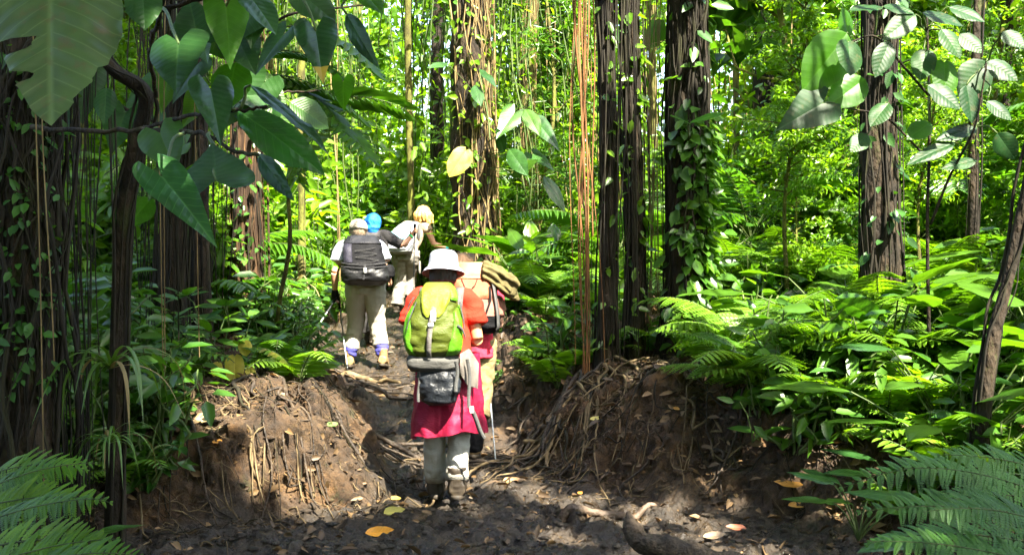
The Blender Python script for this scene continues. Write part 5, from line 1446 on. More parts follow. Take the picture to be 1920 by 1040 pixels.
T_CLIMB = tree('thick_tree', 'thick dark tree clothed in creeper leaves beside the trail', 'tree', tall(1296, 9.0, -26, 9.5), 76, roots=70, crown=((2.4, 7.0, 10.0), (2.6, 2.4, 1.3), 2200), rootkw=dict(free=.25, r=(.004, .011)), flare=1.5)
T_RIGHT = tree('dark_tree', 'upright black trunk behind the big hanging leaves on the right', 'tree', tall(1656, 8.2, -6, 10), 66, roots=34, crown=((5.0, 9.4, 10.4), (2.4, 2.4, 1.3), 420))
tree('dark_tree', 'distant dark trunk between the pale leaning stems and the thick creeper tree', 'tree', tall(1428, 20, 4, 11), 38, roots=20, crown=((5, 20, 12.2), (2, 2, 1), 500))
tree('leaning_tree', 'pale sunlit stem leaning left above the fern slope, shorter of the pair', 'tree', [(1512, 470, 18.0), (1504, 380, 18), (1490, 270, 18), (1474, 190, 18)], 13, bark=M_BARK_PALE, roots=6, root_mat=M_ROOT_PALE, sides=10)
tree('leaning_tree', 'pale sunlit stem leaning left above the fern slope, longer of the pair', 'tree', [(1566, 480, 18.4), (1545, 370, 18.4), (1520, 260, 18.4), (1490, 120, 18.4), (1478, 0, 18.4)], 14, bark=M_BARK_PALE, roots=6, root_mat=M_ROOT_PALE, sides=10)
tree('leaning_tree', 'black slanting stem at the right edge above the glossy low plants', 'tree', [(1828, 790, 5.6), (1852, 660, 5.6), (1884, 550, 5.6), (1912, 430, 5.6), (1950, 250, 5.5), (1990, -100, 5.4)], 27, sides=14, roots=8, crown=((3.6, 4.6, 7.6), (2.0, 2.0, 1.1), 1700))
tree('slender_tree', 'thin dark stem crossing the top right corner', 'tree', tall(1884, 12.0, 14, 9), 15, sides=10, crown=((6.0, 11, 10), (2, 2, 1), 700))
tree('slender_tree', 'thin brown stem rising behind the right hand saplings and black slanting stem', 'tree', tall(1822, 9.0, 40, 8), 18, sides=10, roots=5, crown=((4.6, 7.6, 9), (2, 2, 1), 420))
tree('dark_tree', 'short dark trunk in the brush between the woman and the large fig', 'tree', tall(815, 20, 10, 9.5), 26, roots=12, crown=((-1.5, 20, 12.2), (2, 2, 1), 400))
tree('rooted_tree', 'distant trunk wrapped in pale roots to the right of the large fig', 'tree', tall(995, 20, -8, 11), 30, bark=M_BARK_MOSS, roots=40, root_mat=M_ROOT_PALE, crown=((.4, 20.5, 12.5), (2, 2, 1), 400))
tree('rooted_tree', 'mossy trunk with pale roots in the far brush behind the reddish tree', 'tree', tall(500, 17, -8, 10), 24, bark=M_BARK_MOSS, roots=26, root_mat=M_ROOT_PALE, crown=((-4.1, 17.5, 11.2), (2, 2, 1), 400))
# distant thin trunks
for k, (px, d, wd) in enumerate([(70, 14, 22), (150, 12, 24), (255, 13, 18), (410, 16, 18), (655, 24, 16), (840, 27, 14), (1045, 22, 16), (1225, 22, 15), (1385, 19, 12), (1460, 27, 16), (1590, 23, 14), (1765, 23, 18), (1862, 21, 18), (1905, 16, 14)]):
    tree('forest_tree', 'thin mossy trunk standing among the distant brush', 'tree', tall(px, d, rng.normal() * 25, 10 + .2 * d), wd, bark=M_BARK_MOSS if k % 3 else M_BARK, roots=7, root_mat=M_ROOT_PALE, sides=10, group='thin trunks in the far brush')
# unseen tall trees added behind and beside the viewpoint to shade the foreground
for k, (x, y, cz, n) in enumerate([(-3.5, -2.0, 9.5, 5000), (.4, -3.4, 10.5, 5000), (4.2, -2.2, 9.5, 5000), (-5.2, 1.6, 9.0, 4200), (5.8, 2.2, 9.0, 4000), (2.2, 1.2, 12.5, 4600), (-1.6, 1.4, 12.5, 4600), (7.4, 5.2, 10, 2600), (-7, 5.5, 10, 2600), (-.2, 3.4, 14.0, 4200), (1.3, 1.6, 9.6, 3200), (-.6, 2.8, 10.4, 3200), (-2.6, 3.0, 11, 3000), (1.9, -2.8, 8.8, 3000)]):
    x0, y0 = x + (0 if abs(x) > 3 else 3.4 * (1 if x > 0 else -1)), min(y, -1.5) if abs(x) < 4 else y
    base = np.array([x0, y0, gz(x0, y0)])
    t = thing('added_shade_tree', 'unseen canopy tree added behind the viewpoint to shade the trail', 'tree', base, 0, 'unseen canopy trees added for shade')
    mb = MB(); P, rr = trunk_tube(mb, np.array([[0, 0, -.2], [0, 0, 4], [(x - x0) * .5, (y - y0) * .5, cz - base[2] - 1]]), .2)
    mb.build('trunk', M_BARK, t)
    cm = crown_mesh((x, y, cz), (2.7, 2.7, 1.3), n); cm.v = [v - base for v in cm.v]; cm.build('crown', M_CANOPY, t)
# ------------------------------------------------------------------ undergrowth
def clear_of_trail(x, y, m=.25):
    return x < float(left_edge(y)) - m or x > float(right_edge(y)) + m


def scatter(n, d0, d1, px0, px1, fn, trail=.25, keep=None, power=1.0):
    k = tries = 0
    while k < n and tries < n * 40:
        tries += 1
        d = d0 + (d1 - d0) * rng.random() ** power
        px = px0 + (px1 - px0) * rng.random()
        x = (px - 960) / FPX * d
        if not clear_of_trail(x, d, trail): continue
        if 568 < px < 885 and d < 16.3: continue
        if keep and not keep(px, d, x): continue
        if fn.__name__ in ('ut', 'cu', 'bu') and in_beam(x, d, 8.0): continue
        if fn.__name__ in ('ut', 'cu') and (abs(px - 1252) < 62 or abs(px - 1402) < 45): continue
        if fn.__name__ in ('ut', 'cu', 'pa', 'bu', 'sa') and 1560 < px < 1760 and d < 8.9: continue
        fn(x, d); k += 1


# far wood: hillside trees and brush that read as one mass
fw = MB()
for k in range(1350):
    d = 27 + 26 * rng.random(); x = (rng.random() * 2600 - 340 - 960) / FPX * d
    g = float(path_z(d)); zz = g + (1 + 15 * rng.random() ** 1.1) * (1.0 if d > 34 else .8)
    ppx = 960 + x / d * FPX; ppy = 520 - (zz - CAM_Z) / d * FPX
    if any(abs(ppx - a) < 34 and abs(ppy - b) < 60 for a, b in ((1252, 235), (1402, 225), (120, 310), (1240, 150))): continue
    n = 46
    O = np.array([x, d, zz]) + rng.normal(size=(n, 3)) * np.array([.8, .8, .6])
    D = rand_dirs(n, -.2); s_ = .6 + .8 * rng.random(n)
    fw.leaves(O, D, rand_dirs(n, 1.2), .40 * s_, .20 * s_, rnd=np.clip(rng.random() * .6 + rng.random(n) * .4, 0, 1))
tag(fw.build('far_wood', [M_TREELEAF]), 'bright green wall of foliage on the far hillside', 'woodland', kind='stuff')

G_TREE = 'understorey trees in the brush'
def ut(x, y): put_tree(int(rng.integers(len(TREES))), x, y, .75 + .5 * rng.random(), 'leafy understorey tree in the sunlit brush behind the trunks', G_TREE)
scatter(54, 15.5, 30, -60, 1980, ut, 1.0, keep=lambda px, d, x: not (660 < px < 860 and d < 19))
scatter(7, 11, 15.5, 1380, 1960, ut, 1.5); scatter(7, 11, 15, -40, 400, ut, 1.5)
def bu(x, y): put(BUSH[int(rng.integers(4))], 'bush', x, y, .7 + .7 * rng.random(), label='leafy green bush in the undergrowth of the slope', cat='bush', group='bushes in the undergrowth')
scatter(100, 12.5, 27, -60, 1980, bu, .5); scatter(12, 10.5, 13, 1380, 1980, bu, .8); scatter(18, 9.5, 13, -60, 560, bu, .6)
def cu(x, y): put(CURTAIN[int(rng.integers(3))], 'hanging_creeper', x, y, .8 + .5 * rng.random(), z=path_z(y) + 5.5 + 4 * rng.random(), label='leafy creeper hanging from the trees in the brush', cat='creeper', group='hanging creepers in the brush')
scatter(46, 14.5, 28, -40, 1960, cu, 0)
def fe(x, y): put(FERN_L[int(rng.integers(3))], 'fern', x, y, .75 + .5 * rng.random(), label='green fern with arching fronds on the forest slope', cat='fern', group='ferns on the slope')
scatter(60, 10.0, 17, 1360, 1960, fe, .7, power=1.2); scatter(32, 6.6, 10.5, 1400, 1960, fe, .8); scatter(26, 11, 18, 930, 1360, fe, .5)
scatter(14, 12.5, 18, 470, 600, fe, .35); scatter(16, 8.5, 13, -20, 440, fe, .8)
def sa(x, y): put_tree(int(rng.integers(len(TREES))), x, y, .22 + .16 * rng.random(), 'slim leafy sapling standing among the ferns on the right slope', 'saplings among the ferns', name='sapling')
scatter(16, 7.8, 14, 1380, 1940, sa, 1.0); scatter(8, 8.5, 13, -20, 480, sa, .6)
def fs(x, y): put(FERN_S[int(rng.integers(2))], 'small_fern', x, y, .7 + .6 * rng.random(), label='small fern growing low on the forest floor', cat='fern', group='small ferns on the floor')
scatter(16, 8.6, 12, 920, 1300, fs, .45); scatter(26, 7.6, 12, 1300, 1500, fs, .45); scatter(24, 7, 12, -20, 640, fs, .5); scatter(30, 5.2, 8, 1420, 1960, fs, .2); scatter(14, 4.8, 7, -60, 260, fs, .1)
def he(x, y): put(HERB[int(rng.integers(2))], 'leafy_herb', x, y, .7 + .7 * rng.random(), label='low leafy herb growing on the bank beside the trail', cat='plant', group='low herbs beside the trail')
scatter(70, 9.0, 17, 860, 1500, he, .12); scatter(40, 8.6, 15, 420, 720, he, .12); scatter(60, 5.3, 10, 1420, 1960, he, .25); scatter(64, 5.0, 9.5, -60, 330, he, .2); scatter(30, 16, 19, 560, 900, he, .0)
def br(x, y): put(BROAD[int(rng.integers(4)) if y > 11 else int(rng.integers(2))], 'broad_leaf_plant', x, y, .75 + .6 * rng.random(), label='broad leaved plant with leaves on tall stalks among the ferns', cat='plant', group='broad leaved plants in the undergrowth')
scatter(16, 10, 18, 1340, 1960, br, .6); scatter(22, 11.5, 20, 960, 1300, br, .6); scatter(20, 10, 18, -20, 580, br, .6); scatter(4, 6.6, 9, 1560, 1960, br, 1.2); scatter(3, 5.4, 7.2, 1780, 2000, br, .3)
def pa(x, y): put(PALM[int(rng.integers(2))], 'palm', x, y, .7 + .5 * rng.random(), label='young feather palm growing in the brush', cat='palm', group='young palms in the brush')
scatter(9, 11, 19, 1180, 1960, pa, .8); scatter(3, 9.5, 13, 120, 300, pa, .9); scatter(4, 8.5, 12, 0, 380, pa, .9)

def hi(x, y): put(BUSH[int(rng.integers(4))], 'bush', x, y, .8 + .8 * rng.random(), label='leafy green bush closing off the upper end of the trail', cat='bush', group='bushes closing the trail above')
for k in range(26):
    d = 18.5 + 8 * rng.random(); px = 640 + 320 * rng.random(); hi((px - 960) / FPX * d, d)

# unseen trees and bushes added around the viewpoint to block low sky light
for k in range(30):
    a = R(205 + 130 * rng.random()) if k < 20 else (R(180 + rng.normal() * 18) if k % 2 else R(0 + rng.normal() * 18))
    rr_ = 4.5 + 7 * rng.random() if k < 20 else 7 + 5 * rng.random()
    put_tree(int(rng.integers(4)), rr_ * math.cos(a), rr_ * math.sin(a) + (0 if k < 20 else 3), .8 + .3 * rng.random(), 'unseen understorey tree added behind the viewpoint to darken the foreground', 'unseen understorey trees added to block sky light')
def bb(x, y): put(BUSH[int(rng.integers(4))], 'bush', x, y, 1.0 + .6 * rng.random(), label='unseen green bush added behind the viewpoint to darken the foreground', cat='bush', group='unseen bushes added to block sky light')
for k in range(40):
    a = R(195 + 150 * rng.random()); rr_ = 3.2 + 6 * rng.random(); bb(rr_ * math.cos(a), rr_ * math.sin(a))

# the same undergrowth beyond the edges of the view
for a, b in ((1980, 2500), (-560, -60)):
    scatter(26, 6, 16, a, b, fe, .3); scatter(34, 4.5, 14, a, b, he, .3); scatter(26, 6, 22, a, b, bu, .3); scatter(20, 5, 12, a, b, br, .3); scatter(9, 10, 24, a, b, ut, .3); scatter(16, 4.5, 10, a, b, fs, .2)
# ------------------------------------------------------------------ plants, roots and leaves that the photograph shows one by one
def big_leaf(parent, p0, p1, wpx, d0, d1=None, shape='heart', mat=M_PHILO, face=(0, -1, .45), roll=0.0, stalk=None, label=None, name='leaf', **kw):
    """leaf from its stalk pixel p0 to its tip pixel p1; wpx its width in photo pixels"""
    d1 = d0 - .06 if d1 is None else d1
    a = at(*p0, d0); b = at(*p1, d1)
    W = wpx / FPX * (d0 + d1) / 2
    n = unit(face); ax = unit(b - a); n = unit(n - ax * np.dot(n, ax)); n = n * math.cos(roll) + np.cross(ax, n) * math.sin(roll)
    mats = [mat, M_TIP] if kw.get('tipmat') is not None else [mat]
    mb = MB()
    if shape == 'heart':
        L = np.linalg.norm(b - a)
    blade(mb, a - parent_loc(parent), b - parent_loc(parent), n, W, shape, **kw)
    o = mb.build(name, mats, parent)
    if label: o['label'] = label
    if stalk is not None:
        s = at(*stalk)
        P = bend(s, a, 10, up=.03, wob=.008) - parent_loc(parent)
        MB().tube(P, np.linspace(.007, .004, 10), sides=7).build('leaf_stalk', M_STEM, parent)
    return o


def parent_loc(o): return np.array(o.location)


# --- upper left: climber with glossy heart leaves
c0 = at(262, 243, 4.2)
ph = thing('heart_leaf_climber', 'climber with big glossy heart shaped leaves hanging across the upper left', 'climber', c0)
vine = MB()
for pts, r in (([(60, 238, 4.6), (150, 246, 4.3), (262, 243, 4.2), (340, 246, 3.9), (392, 250, 3.7), (432, 286, 3.5), (486, 291, 3.4)], .011),
               ([(262, 243, 4.2), (330, 222, 3.9), (400, 208, 3.6), (450, 206, 3.5), (500, 200, 3.5)], .009),
               ([(292, 180, 5.0), (280, 90, 4.2), (300, 20, 3.6), (330, -60, 3.4)], .012), ([(300, 20, 3.6), (420, -20, 3.5), (560, -30, 3.5), (700, -40, 3.6)], .010)):
    P = np.array([at(*q) for q in pts]); t = np.linspace(0, 1, len(P)); tt = np.linspace(0, 1, 30)
    P = np.stack([np.interp(tt, t, P[:, k]) for k in range(3)], 1)
    for _ in range(5): P[1:-1] = (P[:-2] + 2 * P[1:-1] + P[2:]) / 4
    P[1:-1] += rng.normal(size=(28, 3)) * .004
    vine.tube(P - c0, np.linspace(r, r * .6, 30), sides=8, wob=.2, wfreq=30)
vine.build('vine_stem', M_BARK, ph)
big_leaf(ph, (395, 168), (414, 274), 84, 3.45, 3.25, face=(.35, -1, .35), stalk=(440, 207, 3.5), fold=.28)
big_leaf(ph, (404, 338), (398, 268), 140, 3.15, 3.45, face=(0, -.75, .9), stalk=(392, 250, 3.7), fold=.10, droop=-.10, nv=26, nu=9)
big_leaf(ph, (302, 330), (408, 466), 92, 3.1, 2.95, face=(.35, -1, .55), stalk=(345, 248, 3.9), fold=.22, mat=leaf_mat('sunlit_tint_heart', (.025, .095, .024), (.038, .12, .028), tw=.35, rough=.28, veins=.6, nv=9), label='long sunlit heart leaf with a yellowed lobe')  # sunlight on this leaf is put into its lighter green
big_leaf(ph, (335, 82), (330, 176), 120, 2.9, 2.8, face=(-.1, -1, .2), stalk=(300, 20, 3.6), fold=.12)
big_leaf(ph, (424, 12), (432, 132), 84, 3.55, 3.5, face=(.3, -1, .1), stalk=(420, -20, 3.5), fold=.15, mat=M_PHILO_LIT)
big_leaf(ph, (455, -22), (518, 66), 62, 3.2, 3.1, face=(.5, -1, .8), shape='oval', fold=.2, stalk=(420, -20, 3.5))
big_leaf(ph, (592, 58), (606, 158), 84, 3.3, 3.15, face=(.1, -.8, .7), stalk=(545, -30, 3.5), fold=.32, tipmat=(1, .72), label='heart leaf with a yellow and brown tip')
big_leaf(ph, (650, 26), (712, 130), 40, 3.6, 3.45, face=(-.7, -1, .5), shape='lance', fold=.3, stalk=(640, -36, 3.6))
big_leaf(ph, (470, 160), (618, 292), 46, 3.45, 3.3, face=(.6, -.6, .9), shape='lance', fold=.35, stalk=(450, 206, 3.5))
big_leaf(ph, (446, 208), (610, 330), 78, 3.55, 3.45, face=(.3, -1, .45), shape='oval', fold=.16, mat=leaf_mat('mid_green_leaf', (.02, .10, .012), (.035, .13, .02), tw=.45, rough=.3, veins=.4, nv=10))
big_leaf(ph, (486, 290), (553, 378), 40, 3.35, 3.2, face=(-.5, -1, .4), shape='lance', fold=.2)
big_leaf(ph, (300, 250), (334, 330), 92, 3.9, 3.85, face=(0, -1, .2), fold=.15)
big_leaf(ph, (268, -22), (272, 58), 68, 3.0, 2.9, face=(.2, -1, .5), shape='oval')
big_leaf(ph, (545, -24), (630, 44), 72, 3.7, 3.65, face=(.3, -1, .4), shape='oval')
big_leaf(ph, (660, -34), (718, 28), 52, 3.6, 3.5, face=(.4, -1, .4), shape='oval', mat=M_PHILO_LIT)
big_leaf(ph, (200, 165), (196, 232), 42, 4.6, 4.5, face=(.2, -1, .3), shape='oval')
big_leaf(ph, (372, 70), (352, -10), 90, 3.6, 3.7, face=(.2, -1, -.2))
# a second climber further back on the dark trunks
c1_ = at(330, 120, 6.2)
ph2 = thing('shaded_climber', 'denser climber of dull green leaves in the gloom behind the glossy heart leaves', 'climber', c1_)
v2 = MB()
for pts in ([(320, 420, 7.6), (330, 250, 7.2), (345, 120, 6.6), (330, -40, 6.2)], [(345, 120, 6.6), (450, 70, 6.2), (560, 20, 6.0), (690, 10, 6.2)], [(330, 250, 7.2), (230, 200, 6.6), (150, 140, 6.0), (120, -20, 5.8)], [(345, 160, 6.6), (470, 180, 6.6), (600, 170, 6.8)]):
    P = np.array([at(*q) for q in pts]); tt = np.linspace(0, 1, 26); P = np.stack([np.interp(tt, np.linspace(0, 1, len(P)), P[:, k]) for k in range(3)], 1)
    for _ in range(5): P[1:-1] = (P[:-2] + 2 * P[1:-1] + P[2:]) / 4
    P[1:-1] += rng.normal(size=(24, 3)) * .006
    v2.tube(P - c1_, np.linspace(.012, .006, 26), sides=6)
    for k in range(9):
        b_ = P[int(2 + 23 * rng.random())]; L = .20 + .16 * rng.random()
        a_ = b_ + np.array([rng.normal() * .12, -.05 - .1 * rng.random(), rng.normal() * .08])
        e_ = a_ + unit([rng.normal() * .6, -.25 + rng.normal() * .3, -.9]) * L
        mb = MB(); blade(mb, a_ - c1_, e_ - c1_, (rng.normal() * .4, -1, .45 + .4 * rng.random()), L * (.62 + .25 * rng.random()), 'heart' if rng.random() < .7 else 'oval', droop=.12, fold=.2, nv=18, nu=6)
        mb.tube(bend(b_ - c1_, a_ - c1_, 6), .004, sides=5, mat=1)
        mb.build('leaf', [M_PHILO if rng.random() < .55 else (M_BROAD if rng.random() < .6 else M_PHILO_LIT), M_STEM], ph2)
v2.build('vine_stem', M_BARK, ph2)
# giant torn leaf
gl = thing('giant_leaf_plant', 'huge pale old leaf with torn edges and holes, closest in the upper left corner', 'plant', at(98, -260, 2.35))
big_leaf(gl, (97, -95), (96, 236), 262, 2.3, 2.1, shape='oval', mat=M_GIANT, face=(.05, -1, .42), fold=.10, droop=.05, nv=90, nu=22, ripple=.017,
         cuts=((1, .40, .98, .30), (1, .50, .60, .80), (1, .70, .77, .62), (-1, .70, .80, .12), (-1, .83, .9, .2)), stalk=(98, -260, 2.35), rnd=.6, wave=.02)

# --- palm fronds above the trail, left of centre
pf = thing('feather_palm', 'feather palm with dark arching fronds left of the hikers', 'palm', (*at(520, 640, 9.4)[:2], gz(*at(520, 640, 9.4)[:2]) - .05))


def palm_frond(p0, p1, d0, d1, ll, lw, pairs=14, sag=-.12, mat=M_PALM, parent=pf, droop=.3):
    a, b = at(*p0, d0), at(*p1, d1)
    n = 20
    P = bend(a, b, n, up=-sag * np.linalg.norm(b - a)) - parent_loc(parent)
    T = np.gradient(P, axis=0); T /= np.linalg.norm(T, axis=1)[:, None]
    mb = MB(); mb.tube(P, np.linspace(.010, .003, n), sides=5, mat=1, caps=False)
    s = np.linspace(0, 1, n); sp = np.linspace(.15, 1, pairs)
    C = np.stack([np.interp(sp, s, P[:, k]) for k in range(3)], 1); TT = np.stack([np.interp(sp, s, T[:, k]) for k in range(3)], 1)
    for side in (-1, 1):
        H = np.cross(TT, [0, .5, 1.0]); H /= np.linalg.norm(H, axis=1)[:, None]
        D = H * side + TT * .85 + np.array([0, 0, -.15]) + rng.normal(size=TT.shape) * .05
        sh = np.interp(sp, [.1, .4, .8, 1], [.7, 1, .8, .5])
        mb.leaves(C, D, np.cross(TT, H) * side * -1, ll * sh, lw, rnd=.2 + .4 * rng.random(pairs), droop=droop, fold=.2)
    return mb.build('frond', [mat, M_STEM], parent)


palm_frond((450, 150), (668, 212), 7.6, 7.2, .34, .05)
palm_frond((560, 205), (760, 205), 8.0, 8.2, .42, .06)
palm_frond((575, 235), (690, 290), 8.2, 7.6, .3, .05)
palm_frond((470, 110), (620, 130), 7.8, 7.4, .32, .045)
palm_frond((640, 210), (560, 330), 8.3, 7.4, .36, .055, mat=M_TREELEAF)
palm_frond((500, 60), (690, 120), 8.0, 7.4, .40, .075)
palm_frond((480, 160), (640, 235), 7.8, 7.2, .36, .07, mat=M_BROAD)
palm_frond((440, 190), (560, 330), 7.9, 7.4, .34, .065)
MB().tube(bend(np.array([0, 0, 0]), at(560, 215, 8.3) - parent_loc(pf), 10, wob=.05), np.linspace(.022, .015, 10), sides=8).build('stem', M_BARK_MOSS, pf)

# --- sapling with broad hanging leaves on the right
sp0 = at(1742, 640, 7.0); sp0[2] = gz(sp0[0], sp0[1]) - .03
sg = thing('broad_leaf_sapling', 'sapling with broad hanging leaves, some dark and some tinted as if sunlit, at upper right', 'sapling', sp0)  # the glow of some leaves is painted with the lighter leaf material
st = MB()
top = at(1742, 30, 6.8)
for pts, r in (([(1742, 640, 7.0), (1738, 420, 6.9), (1744, 240, 6.8), (1738, 30, 6.7)], .014), ([(1745, 420, 6.9), (1780, 330, 6.7), (1830, 240, 6.5), (1850, 118, 6.4)], .010),
               ([(1742, 180, 6.8), (1690, 120, 6.7), (1640, 60, 6.7), (1590, 82, 6.6), (1560, 110, 6.6)], .009), ([(1742, 300, 6.8), (1660, 215, 6.7), (1600, 205, 6.6), (1542, 195, 6.6)], .008)):
    P = np.array([at(*q) for q in pts]); t = np.linspace(0, 1, len(P)); tt = np.linspace(0, 1, 26)
    P = np.stack([np.interp(tt, t, P[:, k]) for k in range(3)], 1)
    for _ in range(5): P[1:-1] = (P[:-2] + 2 * P[1:-1] + P[2:]) / 4
    st.tube(P - sp0, np.linspace(r, r * .55, 26), sides=8)
st.build('stem', M_BARK, sg)
SL = [((1588, 62), (1503, 172), 92, M_PHILO_LIT, 'oval', -.3), ((1590, 72), (1578, 14), 52, M_PHILO_LIT, 'oval', 0), ((1590, 80), (1594, 143), 58, M_SAPLING, 'round', .1), ((1542, 194), (1453, 246), 88, M_SAPLING, 'heart', 0),
      ((1622, 148), (1552, 200), 66, M_PHILO_LIT, 'oval', 0), ((1655, 14), (1592, 20), 34, M_SAPLING, 'oval', .6), ((1656, 12), (1714, 26), 34, M_SAPLING, 'oval', .6), ((1716, 28), (1654, 76), 44, M_SAPLING, 'oval', 0),
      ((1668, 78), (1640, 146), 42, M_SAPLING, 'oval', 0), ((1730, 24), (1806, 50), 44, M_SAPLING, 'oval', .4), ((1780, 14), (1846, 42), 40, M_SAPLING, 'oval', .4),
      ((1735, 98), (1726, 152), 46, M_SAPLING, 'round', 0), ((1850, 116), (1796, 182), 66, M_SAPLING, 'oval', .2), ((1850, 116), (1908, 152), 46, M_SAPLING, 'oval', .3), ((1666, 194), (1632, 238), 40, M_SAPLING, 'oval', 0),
      ((1770, 118), (1772, 186), 52, M_PHILO_LIT, 'round', 0), ((1832, 240), (1755, 264), 34, M_SAPLING, 'oval', .5),
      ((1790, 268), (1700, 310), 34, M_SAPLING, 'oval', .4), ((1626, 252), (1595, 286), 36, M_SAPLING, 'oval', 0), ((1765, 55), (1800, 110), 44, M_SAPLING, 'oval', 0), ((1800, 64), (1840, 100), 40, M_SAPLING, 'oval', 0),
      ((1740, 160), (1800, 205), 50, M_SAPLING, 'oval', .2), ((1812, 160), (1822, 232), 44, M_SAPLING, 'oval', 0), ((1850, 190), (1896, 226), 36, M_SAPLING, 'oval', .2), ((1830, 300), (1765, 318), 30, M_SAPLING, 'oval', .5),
      ((1880, 60), (1920, 90), 40, M_SAPLING, 'oval', .2), ((1870, 250), (1905, 300), 44, M_SAPLING, 'oval', 0), ((1745, 230), (1700, 262), 40, M_PHILO_LIT, 'oval', 0)]
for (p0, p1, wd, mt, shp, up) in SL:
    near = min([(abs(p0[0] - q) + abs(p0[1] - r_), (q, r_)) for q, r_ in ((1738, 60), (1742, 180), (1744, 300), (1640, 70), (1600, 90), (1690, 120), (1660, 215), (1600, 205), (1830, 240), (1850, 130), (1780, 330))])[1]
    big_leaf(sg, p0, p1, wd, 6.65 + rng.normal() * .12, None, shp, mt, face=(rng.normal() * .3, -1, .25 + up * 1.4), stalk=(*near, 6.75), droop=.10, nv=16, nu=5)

# --- large leaves at the middle: yellow leaf, philodendrons on the fig, bright twin leaf on the thick tree
yl = thing('yellow_leaf', 'single pale yellow leaf hanging against the large fig', 'leaf', at(870, 285, 15.3))
big_leaf(yl, (874, 282), (842, 332), 42, 15.2, 15.1, 'round', M_YELLOW, face=(.2, -1, .3), stalk=(906, 300, 15.9), name='blade')
tw = thing('twin_leaf_sprout', 'bright sprout of two broad leaves on the thick creeper tree', 'sprout', at(1292, 236, 8.55))
big_leaf(tw, (1292, 232), (1256, 218), 34, 8.5, 8.35, 'oval', M_PHILO_LIT, face=(0, -.6, 1)); big_leaf(tw, (1294, 230), (1362, 212), 32, 8.5, 8.4, 'oval', M_PHILO_LIT, face=(.1, -.6, 1), stalk=(1292, 262, 8.8))
fp = thing('fig_climber', 'climber with large bright leaves on the sunny side of the large fig', 'climber', at(925, 300, 16.0))
for (p0, p1, wd, shp) in [((965, 212), (930, 262), 60, 'heart'), ((985, 205), (1012, 255), 40, 'oval'), ((1010, 232), (1050, 285), 46, 'heart'), ((955, 280), (990, 330), 44, 'oval'), ((945, 285), (930, 240), 34, 'oval'), ((1000, 290), (1040, 322), 40, 'heart'), ((900, 130), (930, 165), 26, 'lance'), ((890, 160), (902, 200), 30, 'oval'), ((840, 120), (800, 128), 20, 'lance'), ((1020, 330), (1060, 400), 36, 'lance'), ((960, 330), (1010, 300), 34, 'oval')]:
    big_leaf(fp, p0, p1, wd * .8, 15.7, 15.4, shp, M_PHILO if rng.random() < .6 else M_BROAD, face=(rng.normal() * .3, -1, .6), stalk=(915, (p0[1] + 300) / 2, 16.0), nv=14, nu=5)
# pleated palm seedlings
for k, (px, py, lab) in enumerate([(1040, 455, 'pleated palm seedling with upright leaves right of the large fig, tallest'), (1000, 440, 'pleated palm seedling with flat spreading leaves beside the tall one'), (1075, 470, 'pleated palm seedling partly behind the red hanging roots')]):
    b = at(px, 560, 14.0 + .5 * k); b[2] = gz(b[0], b[1])
    t = thing('palm_seedling', lab, 'palm', b)
    for q in range(6):
        az = q * 1.05 + rng.random(); up = .5 + .5 * rng.random()
        h = CAM_Z - (py - 520) / FPX * b[1] - b[2]
        base = np.array([math.cos(az) * .12, math.sin(az) * .12, h * (.6 + .3 * rng.random())])
        tip = base + np.array([math.cos(az) * .5, math.sin(az) * .35 - .1, up * .55 - .1])
        mb = MB(); mb.tube(bend((0, 0, 0), base, 6), .008, sides=5, mat=1, caps=False)
        blade(mb, base, tip, np.array([-math.cos(az) * .6, -.7 - math.sin(az) * .3, .8]), .24, 'oval', droop=.1, fold=.3, ripple=.02, nv=16, nu=7)
        mb.build('leaf', [M_TREELEAF, M_STEM], t)

# --- creepers covering the thick tree and others
def climber(label, TP, z0, z1, n, ll, side=-1.2, spread=1.0, cat='creeper', mat=M_HERB):
    P, rr = TP[1], TP[2]
    k = rng.random(n); z = z0 + (z1 - z0) * k
    az = side + rng.normal(size=n) * spread
    C = np.stack([np.interp(z, P[:, 2], P[:, q]) for q in range(3)], 1); r_ = np.interp(z, P[:, 2], rr)
    out = np.stack([np.cos(az), np.sin(az), 0 * az], 1)
    O = C + out * (r_ * (1.05 + .5 * rng.random(n) ** 2))[:, None]
    D = out * .7 + rng.normal(size=(n, 3)) * .5 + np.array([0, 0, -.6])
    base = C.mean(0)
    t = thing('tree_creeper', label, cat, base)
    s_ = .6 + .8 * rng.random(n)
    mb = MB(); mb.leaves(O - base, D, out + np.array([0, 0, .7]) + rng.normal(size=(n, 3)) * .3, ll * s_, ll * .5 * s_, rnd=rng.random(n)); mb.build('foliage', [mat], t)
    vb = MB()
    for q in range(7):
        zz = np.linspace(z0, z1, 30); a = side + rng.normal() * spread + .3 * np.sin(zz * 3 + q)
        Cc = np.stack([np.interp(zz, P[:, 2], P[:, w_]) for w_ in range(3)], 1); r2 = np.interp(zz, P[:, 2], rr) * 1.06
        vb.tube(Cc + np.stack([np.cos(a) * r2, np.sin(a) * r2, 0 * a], 1) - base, .007, sides=5)
    vb.build('stem', M_ROOT, t)
    return t


